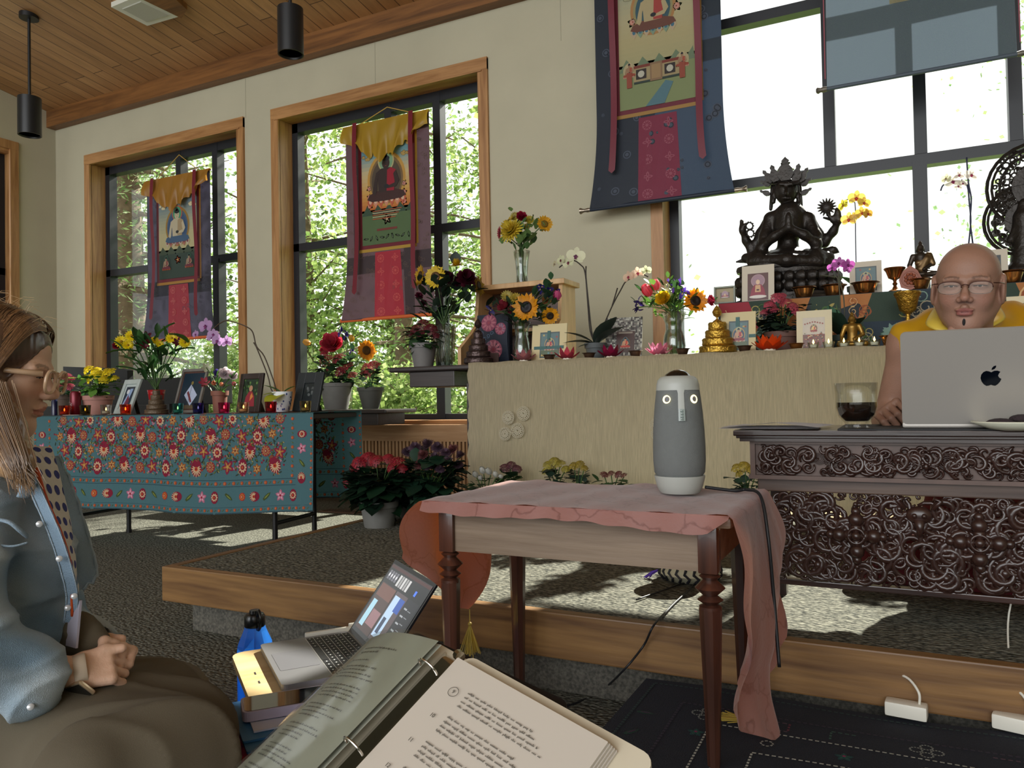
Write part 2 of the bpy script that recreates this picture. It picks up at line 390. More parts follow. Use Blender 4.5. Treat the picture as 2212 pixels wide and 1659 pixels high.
mm = n.new('ShaderNodeMixRGB'); mm.blend_type = 'OVERLAY'; mm.inputs[0].default_value = .35
L.new(tc.outputs['Object'], mp.inputs[0]); L.new(mp.outputs[0], bk.inputs[0]); L.new(tc.outputs['Object'], mp2.inputs[0]); L.new(mp2.outputs[0], nz.inputs[0])
L.new(bk.outputs[0], mm.inputs[1]); L.new(nz.outputs[0], mm.inputs[2]); L.new(mm.outputs[0], p.inputs['Base Color']); p.inputs['Roughness'].default_value = .5
def zc(y): return ZB+SL*(YW-.1-y)
m = MB(); y1, y0 = YG+.1, -4.5
m.add([(XL-.25, y1, zc(y1)), (4.4, y1, zc(y1)), (4.4, y0, zc(y0)), (XL-.25, y0, zc(y0)), (XL-.25, y1, zc(y1)+.2), (4.4, y1, zc(y1)+.2), (4.4, y0, zc(y0)+.2), (XL-.25, y0, zc(y0)+.2)],
      [(0, 1, 2, 3), (7, 6, 5, 4), (0, 4, 5, 1), (1, 5, 6, 2), (2, 6, 7, 3), (3, 7, 4, 0)])
struct(m.obj('ceiling', M_ceil))
m = MB(); m.box(XL, YW-.1, ZC, 4.2, YW, ZB+.02); struct(m.obj('trim_2', wood('beam_oak', '#8a5c31', '#5e3c1f', axis=0, scale=4)))
# carpet
def carpet(name, c1, c2):
    m = bpy.data.materials.new(name); m.use_nodes = True; t = m.node_tree; n = t.nodes; L = t.links; p = n['Principled BSDF']; p.inputs['Roughness'].default_value = .95; p.inputs['Specular IOR Level'].default_value = .1
    tc = n.new('ShaderNodeTexCoord'); mp = n.new('ShaderNodeMapping'); mp.inputs['Scale'].default_value = (60, 105, 60)
    vo = n.new('ShaderNodeTexVoronoi'); vo.inputs['Scale'].default_value = 1; nz = n.new('ShaderNodeTexNoise'); nz.inputs['Scale'].default_value = 1.6; nz.inputs['Detail'].default_value = 3
    L.new(tc.outputs['Object'], mp.inputs[0]); L.new(mp.outputs[0], vo.inputs[0]); L.new(mp.outputs[0], nz.inputs[0])
    cr = n.new('ShaderNodeValToRGB'); e = cr.color_ramp.elements; e[0].position = .36; e[0].color = col4(c2); e[1].position = .62; e[1].color = col4(c1)
    L.new(nz.outputs[0], cr.inputs[0])
    mm = n.new('ShaderNodeMixRGB'); mm.blend_type = 'MULTIPLY'; mm.inputs[0].default_value = .55; mr = n.new('ShaderNodeMapRange'); mr.inputs[1].default_value = 0; mr.inputs[2].default_value = .8; mr.inputs[3].default_value = 1.15; mr.inputs[4].default_value = .25
    L.new(vo.outputs['Distance'], mr.inputs[0]); L.new(cr.outputs[0], mm.inputs[1]); L.new(mr.outputs[0], mm.inputs[2]); L.new(mm.outputs[0], p.inputs['Base Color'])
    b = n.new('ShaderNodeBump'); b.inputs['Strength'].default_value = .9; b.inputs['Distance'].default_value = .006; b.invert = True; L.new(vo.outputs['Distance'], b.inputs['Height']); L.new(b.outputs[0], p.inputs['Normal'])
    return m
M_carp = carpet('loop_pile_carpet', '#8c8b7e', '#434540')
m = MB(); m.box(XL-.25, -4.5, -.1, 4.4, YG+.1, 0); struct(m.obj('floor', M_carp))
# window joinery
def window(idx, x0, x1, ztop, vm_up, vm_lo, rails, zr):
    root = struct(bpy.data.objects.new('window_%d' % idx, None)); COL.objects.link(root); root.location = (x0, YW, 0)
    w_ = x1-x0; yg = YG-YW
    m = MB(); z0 = ZS
    for (a, b) in ((0, TW), (w_-TW, w_)): m.box(a, -.022, z0, b, .005, ztop)
    m.obj('window_trim', M_oak, root)
    m = MB(); m.box(0, -.024, ztop-TW, w_, .004, ztop+.01); m.box(TW*.55, -.03, ztop-TW-.012, w_-TW*.55, -.0, ztop-TW); m.obj('window_header', M_oakx, root)
    m = MB(); j = .018
    m.box(TW-j, 0, z0, TW, yg, ztop-TW); m.box(w_-TW, 0, z0, w_-TW+j, yg, ztop-TW); m.obj('window_jamb', M_oak, root)
    m = MB(); m.box(TW-j, 0, ztop-TW, w_-TW+j, yg, ztop-TW+j); m.obj('window_head', M_oakx, root)
    m = MB(); m.box(0, -.05, z0-.03, w_, yg, z0+.012, .006); m.obj('window_sill', M_oakx, root)
    m = MB(); f = .065; a, b = TW, w_-TW; zb, zt_ = z0+.012, ztop-TW; d0, d1 = yg-.06, yg+.03
    m.box(a, d0, zb, a+f, d1, zt_); m.box(b-f, d0, zb, b, d1, zt_); m.box(a, d0, zt_-f*1.3, b, d1, zt_); m.box(a, d0, zb, b, d1, zb+f*.7)
    for z in zr: m.box(a, d0, z-.035, b, d1, z+.035)
    for x in vm_up: m.box(x-x0-.035, d0-.003, zr[0]+.036, x-x0+.035, d1-.003, zt_-.004)
    for x in vm_lo: m.box(x-x0-.04, d0-.004, zb, x-x0+.04, d1, zr[0])
    m.obj('window_frame', M_black, root)
    m = MB(); m.box(a+f*.5, yg-.02, zb, b-f*.5, yg-.012, zt_); m.obj('pane', M_pane, root)
gx = lambda px, py: PY(px, py, YG-.03).x
window(1, *W1, ZT, [gx(391, 400), gx(472, 600)], [gx(472, 600)], 0, [2.2])
window(2, *W2, ZT, [gx(842, 250), gx(951, 500)], [gx(951, 500)], 0, [2.2])
window(3, *W3, 3.76, [gx(1790, 200), gx(1987, 250), gx(2195, 300)], [gx(1989, 450)], 0, [2.22, 3.34])
# left wall window
root = struct(bpy.data.objects.new('window_4', None)); COL.objects.link(root); root.location = (XL, ld0, 0)
m = MB(); d = ld1-ld0
m.box(-.004, d-TW, .6, .022, d, lt); m.box(-.004, 0, .6, .022, TW, lt); m.box(-.2, d-TW*.4, .6, 0, d-TW*.15, lt); m.obj('window_trim', M_oak, root)
m = MB(); m.box(-.004, 0, lt-.0, .024, d, lt+TW); m.box(-.2, 0, lt-.02, 0, d, lt); m.obj('window_header', M_oak, root)
m = MB(); m.box(-.22, 0, .6, -.16, d, .66); m.box(-.22, d-.16, .6, -.16, d-.04, lt); m.box(-.22, .04, .6, -.16, .1, lt); m.box(-.22, 0, 2.17, -.16, d, 2.24); m.obj('window_frame', M_black, root)
m = MB(); m.box(-.2, .02, .62, -.195, d-.02, lt); m.obj('pane', M_pane, root)
# oak radiator covers under windows 1 and 2
def radiator(x0, x1, label):
    t_ = thing('radiator_cover', label, 'radiator cover', (x0, YW, 0)); w_ = x1-x0
    m = MB(); m.box(0, -.15, .47, w_, 0, .6); m.box(0, -.15, 0, w_, 0, .06); m.obj('cover_frame', wood('oak_pale', '#c9a078', '#a87c52', axis=0, scale=4), t_)
    m = MB(); k = 0
    while k*.034 < w_: m.box(k*.034, -.145, .06, k*.034+.02, -.02, .47); k += 1
    m.obj('slat_panel', wood('oak_slats', '#c59b72', '#a87c52', axis=2, scale=4), t_)
    m = MB(); m.box(0, -.03, .06, w_, -.02, .47); m.obj('backing', mat('radiator_dark', '#6f5237', rough=.8), t_)
radiator(W2[0]-.03, W2[1]+.03, 'oak slatted radiator cover below the window behind the potted flowers')
# ---------------- platform ----------------
ZP = 0.225; PX0, PY0 = -2.31, 1.85
plat = struct(bpy.data.objects.new('trim_3', None)); COL.objects.link(plat)
m = MB(); m.box(PX0+.03, PY0+.03, ZP-.02, 4.15, YW-.15, ZP); m.obj('platform_carpet', M_carp, plat)
m = MB(); m.box(PX0+.07, PY0+.07, 0, 4.15, YW-.15, ZP-.02); m.obj('platform_riser', mat('riser_carpet', '#6a665c', rough=.95, color2='#45433d', nscale=130, bump=.4, bscale=150), plat)
m = MB(); m.box(PX0, PY0, ZP-.115, 4.15, PY0+.035, ZP+.004, .004); m.obj('platform_nosing', wood('oak_nosing', '#8e6a3e', '#5a3d22', axis=0, scale=5, rough=.45), plat)
m = MB(); m.box(PX0, PY0+.035, ZP-.115, PX0+.035, YW-.15, ZP+.004, .004); m.obj('platform_side_nosing', wood('oak_nosing_side', '#8e6a3e', '#5a3d22', axis=1, scale=5, rough=.45), plat)
# floor register
q = PZ(736, 1106, .0); t_ = thing('floor_vent', 'brown metal floor vent near the platform edge', 'vent', (q.x, q.y, 0))
m = MB(); m.box(-.16, -.05, 0, .16, .06, .008); m.obj('frame', mat('brown_metal', '#6b4a38', rough=.5), t_)
m = MB()
for k in range(12): m.box(-.14+k*.024, -.04, .008, -.128+k*.024, .05, .011)
m.obj('slat', mat('brown_metal2', '#4a3226', rough=.5), t_)
# ---------------- ceiling items ----------------
def Pc(px, py):
    q = ray(px, py); s_ = (ZB+SL*(YW-.1)-H)/(q.z+SL*q.y); return CAM+q*s_
def pendant(px, ycan, zb, dia, hgt, label):
    top = zc(ycan); q = PY(px, 100, ycan); x = PD(px, 100, depth(q)).x
    t_ = thing('pendant_light', label, 'lamp', (x, ycan, zb), group=None); r = dia/2
    m = MB(); m.lathe([(r*.86, .012), (r*.9, 0), (r, 0), (r, hgt), (r*.3, hgt+.012), (0, hgt+.012)], 32); m.obj('lamp_shade', mat('black_enamel', '#1c1e21', rough=.35), t_, smooth=True)
    m = MB(); m.lathe([(0, .012), (r*.87, .012)], 32, caps=False); m.obj('lens', mat('frosted_lens', '#cfd2cc', rough=.4), t_)
    m = MB(); m.tube([(0, 0, hgt), (0, 0, top-zb)], .012, 10); m.obj('stem', mat('black_enamel'), t_, smooth=True)
    m = MB(); m.lathe([(.075, top-zb-.03), (.075, top-zb+.02)], 24); m.obj('canopy', mat('black_enamel'), t_, smooth=True)
pendant(628, 3.97, 3.155, .172, .315, 'black cylinder pendant light right of the ceiling vent')
pendant(63, 3.97, 3.1, .18, .32, 'black cylinder pendant light on a long stem near the left wall')
a, b, c, d = [Pc(*q) for q in ((240, 5), (318, 46), (392, 24), (300, -20))]
cen = (a+b+c+d)/4
t_ = thing('ceiling_vent', 'white square air vent on the sloping board ceiling', 'vent', cen)
def vq(sc, dz): return [cen*0+(q-cen)*sc+V((0, 0, -dz)) for q in (a, b, c, d)]
def frust(m, A, B): m.add(A+B, [(0, 1, 2, 3), (7, 6, 5, 4), (0, 4, 5, 1), (1, 5, 6, 2), (2, 6, 7, 3), (3, 7, 4, 0)])
m = MB(); frust(m, vq(1, -.0), vq(1, .04)); m.obj('vent_frame', mat('white_metal', '#dcdcd0', rough=.5), t_)
m = MB(); frust(m, vq(.68, .04), vq(.66, .047)); m.obj('grille', mat('grey_grille', '#b9b8ab', rough=.6, bump=.3, bscale=300), t_)
hq = [Pc(*q) for q in ((392, 27), (300, -18), (330, -60), (404, 8))]; e = sum(hq, V())/4
t_ = thing('ceiling_housing', 'brown wooden panel fixed to the ceiling beside the white vent', 'panel', e)
m = MB(); frust(m, [q-e for q in hq], [q-e-V((0, 0, .05)) for q in hq]); m.obj('housing_box', wood('beam_oak', '', ''), t_)
# ---------------- outdoors ----------------
m = MB(); m.add([(-60, YG+.1, -.5), (60, YG+.1, -.5), (60, 70, 1.2), (-60, 70, 1.2)], [(0, 1, 2, 3)])
struct(m.obj('ground', mat('meadow', '#8fa860', rough=1, color2='#5d7a3a', nscale=.8)))
LEAF = {}
def leafmat(c1, c2):
    k = 'foliage_'+c1[1:]
    return mat(k, vc=True, rough=.7, trans=.5)
def tree(name, label, x, y, h, spread, nl, cols, lsize, trunk_r=.12, zbase=-.4, crown0=.25, kind='leafy', group=None, seed=1, branches=14):
    rr = random.Random(seed); t_ = thing(name, label, 'tree', (x, y, zbase), group=group)
    m = MB(); m.color('#6d5c48'); m.tube([(0, 0, 0), (.05*h*rr.uniform(-.3, .3), 0, h*.5), (0, 0, h*.97)], [trunk_r, trunk_r*.8, trunk_r*.15], 10)
    tips = []
    for k in range(branches):
        z0 = h*rr.uniform(crown0, .95); a = rr.uniform(0, 2*pi); l = spread*(1.15-z0/h)*rr.uniform(.6, 1.1) if kind == 'conifer' else spread*rr.uniform(.5, 1)
        dz = -l*.15 if kind == 'conifer' else l*.3
        e = V((l*cos(a), l*sin(a), z0+dz)); pts = bez((0, 0, z0), (l*.5*cos(a), l*.5*sin(a), z0+dz*.3+.1), e, 6)
        m.tube(pts, [trunk_r*.22*(1-i/7)+.004 for i in range(7)], 5); tips.append(pts)
    m.obj('trunk', mat('bark', vc=True, rough=.9, noise=.35, nscale=12, bump=.5, bscale=30), t_, smooth=True)
    m = MB()
    for k in range(nl):
        p_ = rr.choice(tips); s_ = rr.random()**.7; i = min(5, int(s_*6)); q = p_[i].lerp(p_[i+1], s_*6-i)
        sp = spread*.16+.12; q = q+V((rr.gauss(0, sp), rr.gauss(0, sp), rr.gauss(0, sp*.7)))
        c_ = V(S(rr.choice(cols)))*rr.uniform(.7, 1.3); m.color(tuple(c_))
        d = V((rr.gauss(0, 1), rr.gauss(0, 1), rr.gauss(0, .6))).normalized(); e = d.orthogonal().normalized(); e = Matrix.Rotation(rr.uniform(0, 6.28), 3, d) @ e
        l = lsize*rr.uniform(.45, 1.15); wd = l*(.12 if kind == 'conifer' else .42)
        m.add([q, q+d*l*.5+e*wd, q+d*l, q+d*l*.5-e*wd], [(0, 1, 2, 3)])
    m.obj('crown', leafmat(cols[0], ''), t_)
cols_g = ['#8aa357', '#a2b96a', '#6a8746', '#b9c98a']; cols_p = ['#7d9a5a', '#5e7d46', '#93ab70', '#a8b98a']
tree('pine_tree', 'thick trunked pine tree seen through the left window', -11.35, 8.5, 8, 1.5, 4500, cols_p, .14, .33, kind='conifer', seed=3, crown0=.12, branches=40)
tree('pine_tree', 'grey green pine filling the left part of the middle window', -6.6, 9.6, 8, 2.3, 9000, cols_p, .13, .16, kind='conifer', seed=4, crown0=.05, branches=60)
tree('pine_tree', 'pine with drooping boughs behind the right panes of the middle window', -4.2, 10.6, 8.5, 1.6, 8000, cols_p, .13, .14, kind='conifer', seed=5, crown0=.05, branches=60)
tree('leafy_tree', 'bright green leafy tree behind the left window hanging', -10.2, 11.5, 7, 2.4, 8000, cols_g, .12, .12, seed=6, crown0=.1, branches=50)
tree('leafy_tree', 'grey green leafy tree behind the thick pine trunk', -14.2, 11.5, 7, 2.4, 7000, cols_p, .12, .12, seed=16, crown0=.1, branches=50)
tree('leafy_tree', 'sunlit leafy tree between the two left windows', -8.9, 12.5, 7, 2.4, 8000, cols_g, .12, .12, seed=7, crown0=.1, branches=50)
tree('leafy_tree', 'tall leafy tree far behind the middle window', -6.6, 14.5, 8, 2.4, 8000, cols_g, .15, .14, seed=8, crown0=.1, branches=50)
tree('leafy_tree', 'pale leafy tree with branches reaching over the right window', 3.2, 11.5, 6.0, 2.5, 14000, ['#8fb06a', '#a5c384', '#7f9f68'], .075, .12, seed=9, crown0=.35, branches=26)
for k, (x, y, h, lb) in enumerate([(-11.9, 8.2, 1.7, 'green bush low outside the left window'), (-9.4, 8.8, 1.9, 'sunlit bush outside below the left hanging'), (-7.2, 8.2, 1.5, 'pale grassy bush behind the middle window pots'), (-5.6, 8.0, 1.4, 'yellow green bush outside below the middle hanging'), (-4.3, 8.4, 1.6, 'green bush outside beside the dark shelf'), (-3.15, 12.0, 1.5, 'small green bush seen beside the glass vase')]):
    tree('bush', lb, x, y, h, .8, 6500, cols_g, .08, .03, seed=20+k, crown0=.05, branches=34)
# ================= 2D MOTIFS =================
# a motif is a list of (points2d, colour, layer)
def ngon(cx, cy, r, n=12, ry=None, rot=0):
    ry = r if ry is None else ry; c, s = cos(rot), sin(rot); o = []
    for k in range(n):
        a = 2*pi*k/n; x, y = r*cos(a), ry*sin(a); o.append((cx+x*c-y*s, cy+x*s+y*c))
    return o
def petal2(cx, cy, a, r0, r1, w, n=3):
    d = (cos(a), sin(a)); e = (-d[1], d[0]); pts = []
    for t in (0, .35, .7, 1): pts.append((cx+d[0]*(r0+(r1-r0)*t)+e[0]*w*(.35+.65*sin(pi*min(1, t*.9+.12)))*(1 if t < 1 else 0), cy+d[1]*(r0+(r1-r0)*t)+e[1]*w*(.35+.65*sin(pi*min(1, t*.9+.12)))*(1 if t < 1 else 0)))
    for t in (.7, .35, 0): pts.append((cx+d[0]*(r0+(r1-r0)*t)-e[0]*w*(.35+.65*sin(pi*min(1, t*.9+.12))), cy+d[1]*(r0+(r1-r0)*t)-e[1]*w*(.35+.65*sin(pi*min(1, t*.9+.12)))))
    return pts
def m_round(cx, cy, r, c, rr, sc=(1, 1)):
    o = [(ngon(cx, cy, r*sc[0], 14, r*sc[1]), c[0], 1)]
    n = 10
    for k in range(n): o.append((petal2(cx, cy, 2*pi*k/n, r*.3*min(sc), r*.95*min(sc), r*.14), c[1], 2))
    o.append((ngon(cx, cy, r*.33, 10), c[0], 3)); o.append((ngon(cx, cy, r*.17, 8), c[2], 4)); return o
def m_fan(cx, cy, r, c, rot):
    o = [(ngon(cx+cos(rot)*r*.1, cy+sin(rot)*r*.1, r*.95, 14, r*.75, rot), c[0], 1)]
    for k in range(11):
        a = rot+pi+(k-5)*.42; o.append((petal2(cx, cy, a, r*.15, r*(.98-.07*abs(k-5)), r*.075), c[1], 2))
    o.append((ngon(cx, cy, r*.24, 10), c[2], 3)); o.append((ngon(cx, cy, r*.12, 8), c[0], 4)); return o
def m_star(cx, cy, r, c, rot=0, n=6):
    o = [(petal2(cx, cy, rot+2*pi*k/n, 0, r, r*.3), c[0], 1) for k in range(n)]
    o += [(petal2(cx, cy, rot+2*pi*k/n, r*.1, r*.7, r*.12), c[1], 2) for k in range(n)]; o.append((ngon(cx, cy, r*.2, 8), c[2], 3)); return o
def m_leaf(cx, cy, r, c, rot): return [(petal2(cx, cy, rot, -r, r, r*.34), c[0], 1), (petal2(cx, cy, rot, -r*.6, r*.7, r*.12), c[1], 2)]
RED = ('#961a3c', '#e9c9a0', '#d9622e'); RED2 = ('#c02a3a', '#d8883e', '#f0e0b0'); ORG = ('#cf7a2c', '#f1dca0', '#b2321e'); PNK = ('#d67c9a', '#f0c4cf', '#a8163c')
GRN = ('#4c5c2e', '#93a04c', '#fff'); DGR = ('#2f3c3a', '#55603c', '#fff')
def scatter_motifs(u0, v0, u1, v1, seed=3, cell=.155, k=1.0):
    """repeat of large blossoms with small filler between them"""
    rr = random.Random(seed); out = []; j = 0; v = v0+cell*.5
    while v < v1-cell*.25:
        u = u0+cell*(.5 if j % 2 == 0 else 0.95); i = 0
        while u < u1-cell*.3:
            q = (i+j*2) % 5; r = cell*.30*k; x, y = u+rr.uniform(-.1, .1)*cell, v+rr.uniform(-.08, .08)*cell
            if q == 0: out += m_fan(x, y, r*1.15, RED, R(90)+rr.uniform(-.4, .4))
            elif q == 1: out += m_round(x, y, r*.7, ('#a8303c', '#c08858', '#d8c090'), rr)
            elif q == 2: out += m_star(x, y, r*1.0, ('#9a2048', '#c88848', '#d8b060'), rr.uniform(0, 1), 5)
            elif q == 3: out += m_round(x, y, r, RED, rr, (.72, 1.1))
            else: out += m_star(x, y, r*.7, ('#b8682c', '#d8b878', '#8a2c24'), rr.uniform(0, 1), 6)
            for _ in range(24):
                a = rr.uniform(0, 6.28); d = cell*rr.uniform(.34, .62); x2, y2 = x+d*cos(a), y+d*sin(a)
                if not (u0+.01 < x2 < u1-.01 and v0+.01 < y2 < v1-.01): continue
                z = rr.random()
                if z < .5: out += m_leaf(x2, y2, cell*.11, rr.choice((GRN, DGR)), rr.uniform(0, 6.28))
                elif z < .7: out.append((ngon(x2, y2, cell*.06, 7), rr.choice((RED[0], '#b8452e', '#8a2040')), 1))
                elif z < .8: out += m_star(x2, y2, cell*.075, (PNK[0], PNK[1], RED[0]), rr.uniform(0, 1), 5)
                else: out += m_leaf(x2, y2, cell*.07, ('#b8a04a', '#e2d18c', 0), rr.uniform(0, 6.28))
            u += cell; i += 1
        v += cell*.82; j += 1
    return out
def border_motifs(a, b, width, horiz=True, seed=2):
    """strip of small blossoms between two coordinates along one axis; returns list at (t, s) with s in 0..width"""
    rr = random.Random(seed); out = []; t = a+width*.5; i = 0
    while t < b-width*.3:
        if width > .05:
            o = (m_fan(t, width*.5, width*.36, RED, rr.choice((0, pi))), m_leaf(t, width*.5, width*.3, GRN, .7), m_star(t, width*.5, width*.34, PNK, .3, 5), m_round(t, width*.5, width*.33, RED, rr, (.7, 1)), m_leaf(t, width*.5, width*.28, GRN, -.7), m_round(t, width*.5, width*.22, RED2, rr))[i % 6]
        else: o = m_round(t, width*.5, width*.36, RED2, rr) if i % 2 == 0 else m_leaf(t, width*.5, width*.3, GRN, .8)
        out += o; t += width*(.86 if width > .05 else 1.0); i += 1
    if not horiz: out = [([(y, x) for x, y in p][::-1], c, l) for p, c, l in out]
    return out
def lay(m, motifs, fn, eps=.0012, flip=False, two=False):
    """paint motifs on surface fn(u,v,offset)->V"""
    for pts, c, l in motifs:
        m.color(c); cx = sum(p[0] for p in pts)/len(pts); cy = sum(p[1] for p in pts)/len(pts)
        P_ = [fn(x, y, eps*l) for x, y in pts]; 
        if flip: P_ = P_[::-1]
        m.poly(P_)
def sheet(m, fn, w, h, nu, nv, c, flip=False): m.color(c); m.grid(lambda u, v: fn(u*w, v*h, 0), nu, nv, flip)
def rectm(x0, y0, x1, y1, c, l=1, n=1):
    return [([(x0+(x1-x0)*i/n, y0), (x0+(x1-x0)*(i+1)/n, y0), (x0+(x1-x0)*(i+1)/n, y1), (x0+(x1-x0)*i/n, y1)], c, l) for i in range(n)]
# ================= LEFT FOLDING TABLE =================
A = V((-4.53, 2.78, 0)); B = V((-2.66, 3.03, 0)); FU = (B-A).normalized(); FN = V((-FU.y, FU.x, 0)); FL = (B-A).length; FD = .46; FH = .735
tb = thing('folding_table', 'black legged folding table under the flowered turquoise cloth', 'table', A, atan2(FU.y, FU.x))
m = MB(); m.box(.01, .01, FH-.03, FL-.01, FD-.01, FH-.004, .006); m.obj('tabletop', mat('table_laminate', '#4b4641', rough=.6), tb)
M_leg = mat('black_tube', '#1b1a1a', rough=.35)
for x in (.27, FL-.27):
    for y in (.05, FD-.05):
        m = MB(); m.tube([(x, y, 0), (x, y, FH-.03)], .014, 12); m.tube([(x, y, 0), (x, y, .02)], .017, 12); m.obj('leg', M_leg, tb, smooth=True)
    m = MB(); m.tube([(x, .05, .16), (x, FD-.05, .16)], .011, 10); m.obj('stretcher', M_leg, tb, smooth=True)
    m = MB(); s_ = -1 if x > 1 else 1; m.tube([(x, FD/2, .45), (x+s_*.3, FD/2, FH-.03)], .008, 8); m.tube([(x, .05, .45), (x, FD-.05, .45)], .008, 8); m.obj('brace', M_leg, tb, smooth=True)
# cloth: unrolled v: 0..dropF front drop, then top, then rear drop
dF, dB = .50, .50; CW = FL+.02
def clothL(u, v, o):
    x = u-.01; sag = .03*sin(pi*min(1, max(0, u/CW)))+.006*sin(u*6)
    if v < dF:                         # front drop (v=0 bottom)
        t = 1-v/dF; z = FH+.004-(dF+sag)*t; y = -.008-.018*t*t+.010*t*sin(u*9.0+1)+.006*t*sin(u*23)
        n = V((0, -1, 0)); q = V((x+.012*t*t*(u/CW-.5), y, z))
    elif v < dF+FD: q = V((x, v-dF, FH+.004)); n = V((0, 0, 1))
    else:
        t = (v-dF-FD)/dB; z = FH+.004-(dB-.01+.012*sin(u*5))*t; y = FD+.008+.02*t*t+.014*t*sin(u*11+2)+.007*t*sin(u*27)
        q = V((x, y, z)); n = V((0, -1, 0))
    return q+n*o
cl = MB(); cl.M = None; base = '#527c84'
vals = [i/14*dF for i in range(14)]+[dF-.004, dF, dF+.01]+[dF+FD*i/4 for i in range(1, 4)]+[dF+FD-.01, dF+FD, dF+FD+.004]+[dF+FD+dB*i/12 for i in range(1, 13)]
nu = 60; cl.color(base); cl.add([clothL(CW*i/nu, v, 0) for v in vals for i in range(nu+1)], [(j*(nu+1)+i, j*(nu+1)+i+1, (j+1)*(nu+1)+i+1, (j+1)*(nu+1)+i) for j in range(len(vals)-1) for i in range(nu)])
def strips(v0, v1, sgn):
    """motifs for one drop; bottom edge at v0 when sgn=1"""
    f = lambda y: v0+y if sgn > 0 else v1-y
    out = []; W_ = CW
    def fl(ms): return [([(x, f(y)) for x, y in p][::(1 if sgn > 0 else -1)], c, l) for p, c, l in ms]
    out += fl(rectm(0, 0, W_, .006, '#38525c', 1, 30)); out += fl([([(x, y+.008) for x, y in p], c, l) for p, c, l in border_motifs(.0, W_, .022, seed=4)])
    out += fl(rectm(.02, .032, W_-.02, .034, '#3c5a66', 1, 30)); out += fl([([(x, y+.036) for x, y in p], c, l) for p, c, l in border_motifs(.03, W_-.03, .095, seed=5)])
    out += fl(rectm(.1, .134, W_-.1, .137, '#34505c', 1, 30)); out += fl([([(x, y+.138) for x, y in p], c, l) for p, c, l in border_motifs(.1, W_-.1, .026, seed=6)])
    out += fl(rectm(.1, .166, W_-.1, .169, '#34505c', 1, 30))
    for x0 in (0, 1):
        g = lambda x: x if x0 == 0 else W_-x
        def gl(ms): return [([(g(x), f(y)) for x, y in p][::((1 if x0 == 0 else -1)*(1 if sgn > 0 else -1))], c, l) for p, c, l in ms]
        out += gl([([(x+.002, y) for x, y in p], c, l) for p, c, l in border_motifs(.03, abs(v1-v0)+.0, .018, False, 8)])
        out += gl([([(x+.022, y) for x, y in p], c, l) for p, c, l in border_motifs(.13, abs(v1-v0)-.01, .085, False, 9)])
        out += gl([([(x+.11, y) for x, y in p], c, l) for p, c, l in border_motifs(.17, abs(v1-v0)-.0, .024, False, 10)])
    out += fl([([(x, y) for x, y in p], c, l) for p, c, l in scatter_motifs(.15, .18, W_-.15, abs(v1-v0)-.0, 11, .098, 1.38)])
    return out
lay(cl, strips(0, dF, 1), clothL)
lay(cl, strips(dF+FD, dF+FD+dB, -1), clothL)
lay(cl, [([(x, y+dF) for x, y in p], c, l) for p, c, l in scatter_motifs(.1, .0, CW-.1, FD, 12, .12, 1.3)], clothL)
o = cl.obj('tablecloth', mat('printed_cotton', vc=True, rough=.8, trans=.42, bump=.2, bscale=400), None); o.matrix_basis = tb.matrix_basis
tag(o, 'turquoise cotton tablecloth printed with red and orange flowers', 'tablecloth')
def onL(px, py=880, back=.0, z=FH+.006):   # a place on the folding table, 'back' metres behind the front edge
    q = ray(px, py); P0 = A+FN*back; s_ = ((P0-CAM).dot(FN))/q.dot(FN); p = CAM+q*s_; return V((p.x, p.y, z))
# ================= DARK SIDE TABLES =================
M_esp = wood('espresso_wood', '#352a28', '#1f1817', axis=0, scale=4, rough=.35)
def dark_table(label, x0, x1, y0, y1, z, zf, lx=None, ov=.09):
    t_ = thing('console_table', label, 'table', ((x0+x1)/2, (y0+y1)/2, zf)); a, b, c, d = x0-(x0+x1)/2, x1-(x0+x1)/2, y0-(y0+y1)/2, y1-(y0+y1)/2; h = z-zf
    m = MB(); m.box(a, c, h-.028, b, d, h, .008); m.obj('tabletop', M_esp, t_)
    m = MB(); m.box(a+ov, c+.03, h-.115, b-ov, d-.03, h-.028, .004); m.obj('apron', M_esp, t_)
    for x in (lx or (a+ov+.01, b-ov-.05)):
        for y in (c+.04, d-.08):
            m = MB(); m.box(x, y, 0, x+.04, y+.04, h-.1, .003); m.obj('leg', M_esp, t_)
    return t_
ZA = 0.985
xa = PY(840, 800, 3.6).x
dark_table('dark wooden side table below the sunflower vase, left of the linen covered altar', xa, -2.06, 3.6, 4.0, ZA-.005, ZP, ov=.12, lx=((-2.06-xa)/2-.05,))
xb = PY(833, 890, 4.55).x
dark_table('low dark wooden table holding the potted flowers in front of the middle window', xb-1.4, xb, 4.55, 4.95, .73, 0.0, ov=.09, lx=(-.6, -.35))
# ================= PIANO =================
t_ = thing('digital_piano', 'black digital piano behind the flower pots at left', 'piano', (-6.1, 4.45, 0))
Mp = mat('piano_black', '#08090b', rough=.6)
m = MB(); m.box(-.85, -.16, .62, .85, .24, .80, .01); m.obj('keyboard_case', Mp, t_)
m = MB(); m.box(-.85, -.05, 0, -.81, .22, .62); m.box(.81, -.05, 0, .85, .22, .62); m.box(-.81, .14, .1, .81, .16, .62); m.obj('stand', Mp, t_)
m = MB(); m.box(-.84, .02, .79, 1.15, .22, 1.02, .01); m.obj('music_panel', Mp, t_)
m = MB(); m.add([(-.9, .1, 1.02), (.0, .1, 1.02), (.0, .1, 1.105), (-.05, .1, 1.12), (-.9, .1, 1.17), (-.9, .16, 1.02), (.0, .16, 1.02), (.0, .16, 1.105), (-.05, .16, 1.12), (-.9, .16, 1.17)], [(0, 1, 2, 3, 4), (9, 8, 7, 6, 5), (0, 5, 6, 1), (1, 6, 7, 2), (2, 7, 8, 3), (3, 8, 9, 4)]); m.obj('music_rest', Mp, t_)
